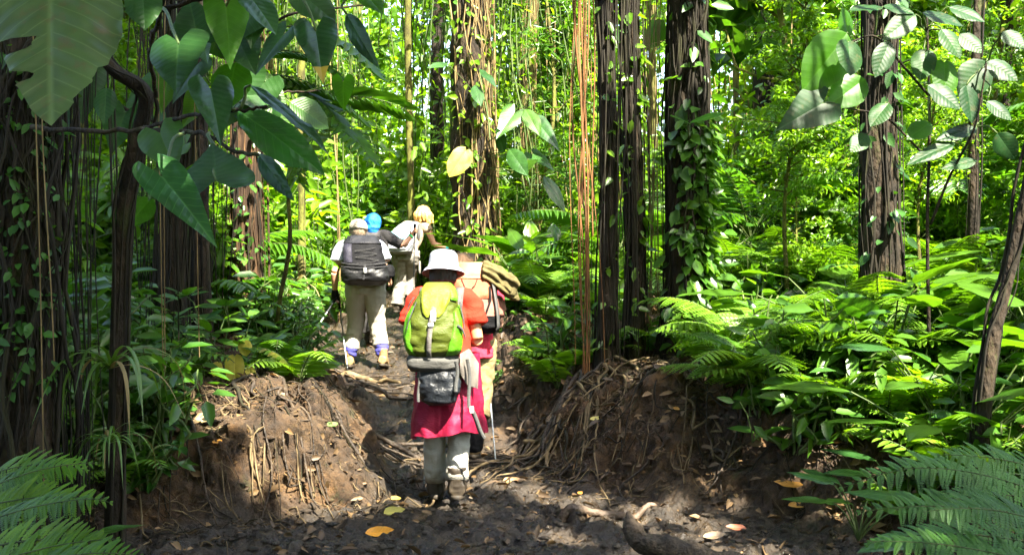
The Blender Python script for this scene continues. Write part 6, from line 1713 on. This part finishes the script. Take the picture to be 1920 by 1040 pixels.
climber('mossy creeper with small leaves on the broad strangler trunk at the left edge', T_LEFT, .9, 2.6, 240, .06, side=-1.2, spread=.7, mat=M_FERN_COOL)
climber('small leaved creeper on the reddish tree behind the glossy leaves', T_REDDISH, 1.0, 4.6, 200, .09, side=-1.4, spread=1.1)
climber('bright creeper leaves scattered up the large fig', T_FIG, 1.2, 6, 300, .13, side=-1.3, spread=1.3, mat=M_TREELEAF)
climber('few creeper leaves on the dark trunk nearest the red roots', T_PAIR1, .9, 5, 60, .11, mat=M_BUSH)
climber('loose creeper on the root veiled dark trunk of the middle pair', T_PAIR2, .9, 5, 130, .11, mat=M_BUSH)
climber('leafy creeper covering the thick dark tree beside the trail', T_CLIMB, .75, 2.9, 620, .13, side=-.9, spread=.8)
climber('thin trailing creeper high on the thick dark tree', T_CLIMB, 2.6, 6.0, 130, .15, side=-.7)
climber('sparse creeper on the upright black trunk at the right', T_RIGHT, 1.0, 5, 110, .12, mat=M_PHILO)

# --- red and brown roots hanging free from above
def hanging_root(label, px, d, n, wpx, mat, ztop=6.0, group=None, name='hanging_roots', r=(.004, .011), leanpx=0):
    x = (px - 960) / FPX * d; g = gz(x, d)
    t = tag(bpy.data.objects.new(name, None), label, 'roots', group)
    mb = MB()
    for k in range(n):
        dx = rng.normal() * wpx / FPX * d * .4; dy = rng.normal() * .06
        zb = g - .03 if rng.random() < .7 else g + rng.random() * 1.5
        P = bend((x + dx * 1.25, d + dy, zb), (x + dx * .8 + leanpx / FPX * d, d + dy * .7, ztop), 30, wob=.034)
        mb.tube(P - np.array([x, d, g]), r[0] + (r[1] - r[0]) * rng.random() ** 2, sides=5, caps=False)
    o = mb.build(name, mat, None, loc=(x, d, g)); bpy.data.objects.remove(t)
    return tag(o, label, 'roots', group)


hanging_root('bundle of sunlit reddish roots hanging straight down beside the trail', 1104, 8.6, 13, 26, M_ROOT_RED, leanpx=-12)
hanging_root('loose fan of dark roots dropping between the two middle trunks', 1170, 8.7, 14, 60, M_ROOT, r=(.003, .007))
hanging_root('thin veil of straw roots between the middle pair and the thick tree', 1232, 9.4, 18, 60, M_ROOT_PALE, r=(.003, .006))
hanging_root('thin hanging roots in front of the left bank shrub', 300, 6.4, 3, 60, M_ROOT_PALE, r=(.003, .005))
hanging_root('dense curtain of dark roots between the left edge trunk and the crooked tree', 135, 5.6, 34, 120, M_ROOT, r=(.002, .007))
hanging_root('curtain of brown roots behind the crooked tree', 275, 7.6, 14, 90, M_ROOT, r=(.003, .008))
hanging_root('brown roots hanging beside the reddish tree', 412, 9.4, 10, 60, M_ROOT, r=(.003, .008))
hanging_root('single pale line root in front of the far left trunk', 85, 4.4, 2, 60, M_ROOT_PALE, r=(.003, .004))
for k in range(15):
    px = 500 + 1400 * rng.random()
    hanging_root('thin liana hanging straight down in the sunlit brush', px, 12 + 9 * rng.random(), 2, 14, M_ROOT_PALE if k % 2 else M_ROOT, ztop=9.5, group='thin lianas in the brush', name='liana', r=(.004, .010), leanpx=rng.normal() * 60)

# --- ferns in the corners, near the viewpoint
def corner_fern(label, px, py, d, fronds, mat):
    b = at(px, py, d); g = gz(b[0], b[1])
    b[2] = max(b[2], g) if b[2] > g else g
    t = thing('fern', label, 'fern', (b[0], b[1], g))
    for (ppx, ppy, pd, az, el0, el1, L, pl) in fronds:
        o = at(ppx, ppy, pd) - np.array([b[0], b[1], g])
        mb = MB(); frond(mb, L, R(az), R(el0), R(el1), 17, pl, 11, base=o, stem_r=.003, pw=.72, twist=rng.normal() * .15, jit=.09, roll=(.62 if math.cos(R(az)) > 0 else -.62) + rng.normal() * .15, sag=.06)
        if np.linalg.norm(o) > .08: mb.tube(bend((0, 0, 0), o, 8, up=.02), .005, sides=5, mat=1, caps=False)
        mb.build('frond', [mat, M_STEM], t)
    return t


corner_fern('large bluish green fern filling the lower right corner', 1990, 1160, 3.7,
            [(1935, 895, 3.9, 182, 14, -24, .78, .135), (1990, 975, 3.5, 181, 12, -10, .72, .13), (1990, 1030, 3.3, 178, 14, -14, .66, .125), (1990, 940, 3.7, 172, 24, -6, .6, .13), (2000, 1000, 3.2, 195, 26, -10, .52, .12), (2010, 900, 3.5, 184, 22, -4, .48, .12), (2000, 1075, 3.0, 172, 18, -8, .58, .12), (1985, 1045, 3.4, 190, 6, -26, .66, .12), (1960, 935, 4.2, 186, 10, -24, .62, .12)], M_FERN_COOL)
corner_fern('large bright fern filling the lower left corner', -60, 1180, 3.0,
            [(-50, 900, 3.1, 4, 22, -18, .36, .105), (-70, 960, 2.9, 8, 16, -16, .42, .10), (-60, 1035, 2.7, -6, 16, -12, .44, .10), (-50, 930, 3.0, 14, 28, -6, .36, .095), (20, 1070, 2.6, -4, 20, -8, .36, .09), (-80, 1000, 2.8, 0, 24, 0, .44, .10), (-30, 920, 3.2, -10, 8, -30, .32, .10), (-70, 1080, 2.6, 5, 24, -4, .40, .10)], M_FERN)
for k, (px, py, d, az, lab) in enumerate([(1420, 745, 7.0, 190, 'bright fern leaning over the right bank above the pale stick'), (1640, 690, 7.6, 175, 'tall bright fern at the centre of the right hand slope'), (1570, 760, 7.0, 200, 'lacy fern below the tall bright one on the right')]):
    b = at(px, py, d); g = gz(b[0], b[1]); t = thing('fern', lab, 'fern', (b[0], b[1], g))
    for q in range(9):
        mb = MB(); frond(mb, .75 + .3 * rng.random(), R(az + q * 40 + rng.normal() * 12), R(58 + rng.normal() * 10), R(-28 + rng.normal() * 12), 17, .25, 9)
        mb.build('frond', [M_FERN, M_STEM], t)

# --- shrub with whorled leaves on the left bank, strap plant, low glossy plants on the right
sh0 = at(425, 700, 7.5); sh0[2] = gz(sh0[0], sh0[1])
shr = thing('bank_shrub', 'leafy shrub with yellowing lower leaves on top of the left bank', 'shrub', sh0)
sb = MB()
for (px, py, d, n) in [(350, 555, 7.6, 7), (425, 575, 7.4, 8), (470, 600, 7.5, 7), (395, 625, 7.3, 7), (455, 650, 7.3, 6), (345, 625, 7.6, 6), (500, 640, 7.6, 6), (375, 670, 7.3, 5), (420, 530 + 70, 7.8, 6), (320, 600, 7.9, 5)]:
    c = at(px, py, d) - sh0
    sb.tube(bend((rng.normal() * .05, rng.normal() * .05, 0), c, 9, wob=.03), np.linspace(.010, .005, 9), sides=6)
    for q in range(n):
        az = q * 6.283 / n + rng.normal() * .25; e = R(8 + rng.normal() * 16)
        dd = np.array([math.cos(az) * math.cos(e), math.sin(az) * math.cos(e), math.sin(e)]); L = .17 + .11 * rng.random()
        mb = MB(); blade(mb, c + dd * .03, c + dd * L, (rng.normal() * .2, -.35, 1), L * .40, 'oval', droop=.22, nv=12, nu=4)
        mb.build('leaf', [M_BROAD if rng.random() < .75 else M_HERB], shr)
sb.build('stem', M_STEM, shr)
for (p0, p1, wd) in [((440, 668), (441, 724), 36), ((458, 640), (462, 668), 26), ((410, 680), (400, 706), 20), ((468, 690), (476, 736), 22)]:
    big_leaf(shr, p0, p1, wd, 7.22, 7.18, 'round', M_YELLOW, face=(.1, -1, .3), label='yellow old leaf hanging low on the shrub', nv=14, nu=5)
for k, (px, py, d, s, lab) in enumerate([(208, 690, 5.1, 1.0, 'strap leaved plant drooping from the foot of the crooked tree'), (205, 830, 4.9, .6, 'smaller strap leaved plant below the drooping one'), (555, 540, 10.9, .7, 'tuft of dead straps at the foot of the slim mossy stem')]):
    mb = proto_strap(20, .72, .022)
    o = mb.build('strap_plant', [M_STRAP if k < 2 else M_DRYLEAF, M_STEM, M_DRYLEAF]); o.location = tuple(at(px, py, d)); o.scale = (s, s, s); tag(o, lab, 'plant')
for k, (px, py, d, pr, lab) in enumerate([(1610, 900, 5.6, (8, .30, .26, .09, 'oval'), 'glossy low plant with bluish pointed leaves at the edge of the mud, right'), (1850, 900, 4.9, (9, .42, .40, .15, 'oval'), 'tall glossy plant with long striped leaves below the black slanting stem'), (1760, 780, 6.2, (9, .5, .38, .17, 'oval'), 'broad leaved plant between the slope ferns and the black slanting stem'), (1700, 830, 5.8, (8, .36, .30, .11, 'oval'), 'glossy plant between the two low leafy plants at right'), (60, 790, 4.6, (8, .34, .26, .08, 'lance'), 'dark leafy plant in the shade at the left edge')]):
    b = at(px, py, d); b[2] = gz(b[0], b[1])
    n, pl, L, W, shp = pr
    t = thing('glossy_plant', lab, 'plant', b)
    for q in range(n):
        mb = MB(); az = q * 2.4 + rng.normal() * .2; e = R(30 + 45 * rng.random())
        dd = np.array([math.cos(az) * math.cos(e), math.sin(az) * math.cos(e), math.sin(e)]); bb = dd * pl * (.6 + .6 * rng.random())
        mb.tube(bend((0, 0, 0), bb, 7, up=.03), np.linspace(.007, .004, 7), sides=6, mat=1, caps=False)
        e2 = e * .5 - R(25); d2 = np.array([math.cos(az) * math.cos(e2), math.sin(az) * math.cos(e2), math.sin(e2)])
        blade(mb, bb, bb + d2 * L * (.8 + .4 * rng.random()), (-math.cos(az) * math.sin(e2), -math.sin(az) * math.sin(e2) - .2, math.cos(e2)), W, shp, droop=.14, nv=16, nu=5)
        mb.build('leaf', [M_PHILO if rng.random() < .6 else M_BROAD, M_STEM], t)
# ------------------------------------------------------------------ roots, sticks, fallen leaves, litter on the ground
def on_ground(pix, r, lift=.3, n=40, wob=.02):
    """line over the ground through (px, py, d) points; z follows the soil"""
    P = np.array([at(*q)[:2] for q in pix]); t = np.linspace(0, 1, len(P)); tt = np.linspace(0, 1, n)
    x = np.interp(tt, t, P[:, 0]); y = np.interp(tt, t, P[:, 1])
    for _ in range(3):
        x[1:-1] = (x[:-2] + 2 * x[1:-1] + x[2:]) / 4; y[1:-1] = (y[:-2] + 2 * y[1:-1] + y[2:]) / 4
    s = rng.random() * 99
    x = x + wob * vn(tt * 9 + s, tt * 0, None, 3); y = y + wob * vn(tt * 9 + s, tt * 0 + 5, None, 4)
    z = ground_z(x, y)
    z = np.convolve(np.pad(z, 2, 'edge'), np.ones(5) / 5, 'valid') + r * lift
    return np.stack([x, y, z], 1)


def root(name, label, pix, r, mat, cat='root', group=None, lift=.3, r1=.5, wob=.02, knots=.18):
    P = on_ground(pix, r, lift, wob=wob)
    b = P[0].copy(); mb = MB()
    rr = np.linspace(r, r * r1, len(P)); rr[0] *= .8; rr[-1] *= .4
    mb.tube(P - b, rr, sides=10, wob=knots, wfreq=18, seed=int(rng.integers(1e6)))
    return tag(mb.build(name, mat, loc=b), label, cat, group)


M_WOODWET = noise_mat('wet_wood', [(.3, (.009, .006, .004)), (.5, (.030, .020, .012)), (.72, (.085, .058, .034))], scale=9, rough=.6, bump=1.0, bscale=40, stretch=(1, 1, 1), bdist=.02, spec=.35)
M_STICK = noise_mat('pale_stick', [(.3, (.035, .024, .012)), (.5, (.10, .070, .034)), (.72, (.20, .15, .075))], scale=8, rough=.8, bump=.3, bscale=50)
root('fallen_branch', 'dark wet branch lying across the mud beneath the right bank', [(1030, 946, 6.25), (1100, 945, 6.3), (1180, 938, 6.4), (1230, 930, 6.5)], .034, noise_mat('branch_bark', [(.3, (.03, .02, .013)), (.5, (.075, .052, .036)), (.72, (.15, .11, .08))], scale=9, rough=.6, bump=.8, bscale=40, bdist=.02), 'branch', lift=.8)
root('trail_root', 'root crossing the trail like a step below the capped hiker', [(640, 704, 10.6), (690, 702, 10.55), (720, 710, 10.4), (748, 716, 10.2)], .035, M_STICK, lift=.8)
# long pale bent stick standing out of the right bank
P = np.array([at(*q) for q in [(1372, 600, 8.4), (1384, 660, 7.9), (1392, 720, 7.3), (1392, 770, 7.0), (1412, 830, 6.75), (1442, 880, 6.55), (1440, 925, 6.4)]])
t = np.linspace(0, 1, len(P)); tt = np.linspace(0, 1, 40); P = np.stack([np.interp(tt, t, P[:, k]) for k in range(3)], 1)
for _ in range(8): P[1:-1] = (P[:-2] + 2 * P[1:-1] + P[2:]) / 4
b = P[-1].copy(); tag(MB().tube(P - b, np.linspace(.012, .026, 40), sides=9, wob=.25, wfreq=16).build('bent_stick', M_STICK, loc=b), 'long pale bent stick propped against the right bank', 'stick')
# stump root in the foreground
P = np.array([at(*q) for q in [(1178, 958, 5.05), (1182, 985, 5.0), (1200, 1015, 4.95), (1250, 1032, 4.9), (1330, 1050, 4.85), (1420, 1075, 4.8)]])
tt = np.linspace(0, 1, 34); P = np.stack([np.interp(tt, np.linspace(0, 1, len(P)), P[:, k]) for k in range(3)], 1)
for _ in range(4): P[1:-1] = (P[:-2] + 2 * P[1:-1] + P[2:]) / 4
b = np.array([P[12][0], P[12][1], gz(P[12][0], P[12][1])])
mb = MB(); mb.tube(P - b, np.interp(tt, [0, .1, .3, .6, 1], [.010, .026, .050, .062, .06]), sides=26, wob=.42, wfreq=11)
mb.tube(np.array([[-.05, .0, -.1], [-.05, .0, .02], [-.045, .01, .10]]), [.10, .07, .03], sides=12, wob=.25, wfreq=9)
tag(mb.build('stump_root', noise_mat('rotten_wood', [(.3, (.012, .008, .005)), (.5, (.038, .026, .016)), (.74, (.10, .070, .042))], scale=11, rough=.7, bump=1.0, bscale=45, bdist=.025), loc=b), 'thick broken root stub rising from the mud at the bottom edge', 'root')
root('wood_scrap', 'short dark wood scrap half sunk in the mud at the bottom edge', [(830, 1026, 5.3), (870, 1022, 5.35), (905, 1032, 5.25)], .022, M_WOODWET, 'branch')
# roots laid bare on the banks
RB = [([(1110, 760, 7.6), (1180, 748, 7.7), (1280, 752, 7.7)], .014), ([(1250, 745, 7.7), (1268, 770, 7.5), (1255, 800, 7.3)], .011), ([(980, 745, 8.4), (1060, 735, 8.5), (1130, 715, 8.5)], .022), ([(925, 855, 7.3), (980, 850, 7.3), (1040, 838, 7.3)], .009), ([(1000, 880, 7.0), (1040, 830, 7.2), (1090, 770, 7.6)], .013), ([(1060, 860, 6.9), (1090, 800, 7.2), (1150, 755, 7.6)], .011),
      ([(1290, 800, 7.1), (1340, 830, 6.9), (1380, 870, 6.7)], .011), ([(1350, 840, 6.8), (1362, 880, 6.6), (1370, 905, 6.5)], .010), ([(1110, 940, 6.3), (1150, 890, 6.6), (1180, 850, 6.8), (1230, 820, 7.0)], .013), ([(1420, 800, 7.0), (1480, 810, 6.9), (1540, 830, 6.7)], .012), ([(970, 800, 7.8), (1010, 770, 7.9), (1060, 755, 8.0)], .016), ([(1000, 640 + 90, 8.8), (950, 700, 9.2), (930, 690, 9.4)], .012)]
for k, (px, r) in enumerate(RB):
    root('bare_root', 'bare root running over the dark right hand bank', px, r, M_WOODWET if k % 3 else M_STICK, group='bare roots on the right bank', lift=.6, wob=.10)
LB = [([(400, 800, 6.7), (402, 840, 6.5), (420, 870, 6.4)], .010), ([(430, 795, 6.8), (470, 850, 6.5), (480, 900, 6.4), (500, 950, 6.3)], .012), ([(505, 790, 6.9), (520, 820, 6.6), (545, 850, 6.5), (565, 890, 6.4)], .012), ([(330, 830, 6.5), (380, 860, 6.4), (420, 920, 6.3), (440, 960, 6.2)], .011), ([(280, 890, 6.2), (320, 920, 6.2), (340, 990, 5.9)], .008), ([(360, 975, 6.0), (450, 982, 6.0), (550, 985, 6.0)], .007), ([(640, 740, 7.2), (600, 690, 7.8), (560, 650, 8.2)], .012), ([(660, 760, 7.1), (690, 790, 6.9), (720, 830, 6.7)], .010), ([(620, 720, 7.3), (660, 750, 7.1), (720, 790, 6.9)], .014), ([(560, 680, 7.6), (600, 720, 7.3), (640, 730, 7.2)], .010), ([(515, 800, 6.8), (600, 830, 6.6), (640, 900, 6.4)], .008), ([(270, 800, 6.4), (260, 880, 6.0), (250, 960, 5.6)], .010)]
for k, (px, r) in enumerate(LB):
    root('bare_root', 'bare root running over the face of the left bank', px, r * .75, M_STICK if k % 2 else M_WOODWET, group='bare roots on the left bank', lift=.5, wob=.11)

def root_run(label, x0, y0, x1, y1, r, mat, group):
    n = 40; t = np.linspace(0, 1, n); s = rng.random() * 99
    bx, by = rng.normal() * .16, rng.normal() * .10
    x = x0 + (x1 - x0) * t + bx * np.sin(t * 3.14) + .035 * vn(t * 8 + s, t * 0, None, 3); y = y0 + (y1 - y0) * t + by * np.sin(t * 3.14) + .035 * vn(t * 8 + s, t * 0 + 5, None, 4)
    z = ground_z(x, y); z = np.convolve(np.pad(z, 4, 'edge'), np.ones(9) / 9, 'valid') + r * .8 + .02 + .05 * rng.random() * np.clip(np.sin(t * (4 + 4 * rng.random()) + rng.random() * 6), 0, 1)
    P = np.stack([x, y, z], 1); b = P[0].copy(); mb = MB()
    mb.tube(P - b, r * np.interp(t, [0, .1, .6, 1], [1, 1, .7, .25]) * (1 + .25 * vn(t * 12 + s, t * 0, None, 5)), sides=9, wob=.22, wfreq=20)
    q = int(10 + 20 * rng.random()); e = P[q] - b
    a = rng.random() * 6.28; m = 14; tt = np.linspace(0, 1, m)        # a side root
    sx = P[q, 0] + math.cos(a) * .25 * tt; sy = P[q, 1] + math.sin(a) * .25 * tt
    mb.tube(np.stack([sx, sy, ground_z(sx, sy) * tt + P[q, 2] * (1 - tt) + .006], 1) - b, r * .45 * np.linspace(1, .3, m), sides=6)
    return tag(mb.build('bare_root', mat, loc=b), label, 'root', group)


for k in range(34):
    x0, y0 = .55 + rng.normal() * .28, 8.5 + rng.normal() * .25
    root_run('bare root spreading from the foot of the middle trunks over the right bank', x0, y0, x0 - .2 - .9 * rng.random() + .5 * (rng.random() < .4), y0 - .7 - 1.1 * rng.random(), .006 + .018 * rng.random() ** 2, (M_WOODWET, M_ROOT, M_STICK)[int(rng.integers(3))], 'spreading roots on the right bank')
for k in range(16):
    x0, y0 = 1.3 + .9 * rng.random(), 7.7 + rng.normal() * .2
    root_run('bare root running down the dark slope below the thick creeper tree', x0, y0, x0 + rng.normal() * .4, y0 - .5 - .9 * rng.random(), .005 + .012 * rng.random() ** 2, (M_WOODWET, M_ROOT, M_STICK)[int(rng.integers(3))], 'roots below the thick creeper tree')
for k in range(15):
    x0, y0 = -1.9 + rng.normal() * .4, 7.2 + rng.normal() * .2
    root_run('bare root spreading over the top and edge of the left bank', x0, y0, x0 + .2 + .5 * rng.random(), y0 - .2 - .75 * rng.random(), .005 + .012 * rng.random() ** 2, (M_WOODWET, M_ROOT, M_STICK)[int(rng.integers(3))], 'spreading roots on the left bank')
for k in range(9):
    y0 = 7.6 + 3.2 * rng.random(); xl, xr = float(left_edge(y0)), float(right_edge(y0))
    root_run('root lying across the muddy trail', xl - .05, y0, xr - .1 * rng.random(), y0 + rng.normal() * .2, .010 + .012 * rng.random(), M_WOODWET, 'roots across the trail')

# fine roots and twigs as one mass
tw_ = MB()
for k in range(1600):
    if rng.random() < .6: x = .1 + 3.6 * rng.random(); y = 6.0 + 3.6 * rng.random()
    else: x = -3.2 + 2.4 * rng.random(); y = 5.6 + 3.2 * rng.random()
    if float(mudness(x, y)) > .6 and rng.random() < .75: continue
    a = (rng.random() * 6.283 if rng.random() < .5 else 2.2 + rng.normal() * .5) if x > 0 else rng.normal() * .55
    L = .06 + .5 * rng.random() ** 2; n = 10; q = np.linspace(0, 1, n)
    px = x + math.cos(a) * L * q + .03 * vn(q * 5 + k, q * 0, None, 8); py = y + math.sin(a) * L * q + .03 * vn(q * 5 + k, q * 0 + 3, None, 9)
    tw_.tube(np.stack([px, py, ground_z(px, py) + .004 + .03 * rng.random() * np.sin(q * 3.14)], 1), .0015 + .004 * rng.random() ** 2, sides=4, mat=int(rng.random() < .4), caps=False)
tag(tw_.build('fine_roots', [M_ROOT, M_STICK]), 'tangle of fine roots and twigs over both banks', 'twigs', kind='stuff')

# leaf litter as one mass
M_LITTER = leaf_mat('dead_leaf', (.035, .020, .009), (.21, .125, .05), tw=.1, rough=.6, odd=(.42, .23, .05), odd_at=.93, spots=.4, trans=(1.2, 1, .6))
lt = MB()
n = 20000
x = -5 + 10.5 * rng.random(n); y = 4.6 + 9.5 * rng.random(n) ** 1.3
md = mudness(x, y); keep = rng.random(n) > md * .62
x, y = x[keep], y[keep]; n = len(x)
e = .02
nx = -(ground_z(x + e, y) - ground_z(x - e, y)) / (2 * e); ny = -(ground_z(x, y + e) - ground_z(x, y - e)) / (2 * e)
N = np.stack([nx, ny, np.ones(n)], 1) + rng.normal(size=(n, 3)) * .42
D = rand_dirs(n); D[:, 2] *= .3
L = .02 + .095 * rng.random(n) ** 2.4
lt.leaves(np.stack([x, y, ground_z(x, y) + .010], 1), D, N, L, L * (.3 + .25 * rng.random(n)), droop=-.15 + .5 * rng.random(), fold=.25, rnd=rng.random(n) ** 1.3)
tag(lt.build('leaf_litter', [M_LITTER]), 'brown fallen leaves strewn over banks and mud', 'leaf litter', kind='stuff')

# clods and crumbs of mud
cl = MB()
for k in range(5000):
    x = -2.6 + 5.2 * rng.random(); y = 5.0 + 3.6 * rng.random() ** 1.2
    r = .004 + .020 * rng.random() ** 4
    ph = np.linspace(.1, 3.04, 5); th = np.linspace(0, 6.283, 7, endpoint=False)
    U = np.stack([np.sin(ph)[:, None] * np.cos(th), np.sin(ph)[:, None] * np.sin(th), -np.cos(ph)[:, None] * np.ones(7)], -1)
    U = U * (1 + .35 * vn(U[..., 0] * 2 + k, U[..., 1] * 2, U[..., 2] * 2, 5))[..., None]
    cl.grid(U * np.array([r * (1 + rng.random()), r, r * .7]) + np.array([x, y, gz(x, y) + r * .2]), wrap=True, rnd=float(mudness(x, y)))
tag(cl.build('mud_clods', [M_SOIL]), 'small clods and crumbs of mud on the trail', 'mud', kind='stuff')

# single fallen leaves that stand out
def fallen(label, px, py, d, L, W, az, col, curl=.15, name='fallen_leaf'):
    p = at(px, py, d); g = gz(p[0], p[1])
    mb = MB(); a = np.array([math.cos(az), math.sin(az), .08]) * L
    blade(mb, -a / 2, a / 2, (.15, -.5, 1), W, 'oval', droop=-curl, fold=.45, nv=18, nu=6)
    m = leaf_mat('fallen_' + name, col, tuple(c * 1.25 for c in col), tw=.25, rough=.5, veins=.3, nv=8, spots=.35, trans=(1.2, 1, .5))
    return tag(mb.build(name, [m], loc=(p[0], p[1], g + .035)), label, 'leaf')


fallen('curled orange leaf on the mud at the bottom centre', 712, 1000, 5.9, .17, .085, .15, (.62, .27, .015), .25)
fallen('broad yellowish leaf on the mud left of the nearest boots', 740, 945, 6.45, .15, .085, .5, (.36, .33, .06))
fallen('upright brownish yellow leaf behind the broad yellowish one', 742, 926, 6.6, .10, .06, 2.2, (.42, .28, .06), .4)
fallen('orange brown star shaped leaf below the glossy plants, left half', 1478, 908, 6.3, .18, .07, 2.9, (.46, .22, .04), .3)
fallen('orange brown star shaped leaf below the glossy plants, right half', 1500, 912, 6.25, .16, .06, .2, (.46, .24, .05), .3)
fallen('upright orange leaf at the foot of the left bank', 408, 960, 6.3, .10, .05, 1.3, (.55, .25, .04), .4)
fallen('pale brown leaf on the left bank edge', 388, 860, 6.5, .14, .08, .3, (.36, .24, .11))
fallen('reddish leaf lying near the bottom right mud edge', 1380, 972, 5.95, .12, .055, 3.0, (.40, .13, .06))
fallen('greyish brown leaf near the stump root', 1340, 1008, 5.7, .14, .06, .2, (.24, .17, .10))
fallen('yellow leaf on the slope of the right bank', 1118, 775, 7.6, .12, .05, .6, (.40, .36, .10))
fallen('small orange leaf in the dark of the right bank', 1088, 884, 6.8, .06, .03, 1.0, (.6, .30, .05), .3)
fallen('brown leaf lying beside the gaitered boots', 960, 876, 7.2, .14, .07, .3, (.30, .17, .06))
fallen('orange brown leaf on the sunny edge of the right bank', 1268, 812, 7.1, .10, .05, 1.2, (.55, .28, .06), .3)
fallen('green leaf stuck to the left bank', 624, 806, 6.85, .10, .06, 1.0, (.10, .20, .05))
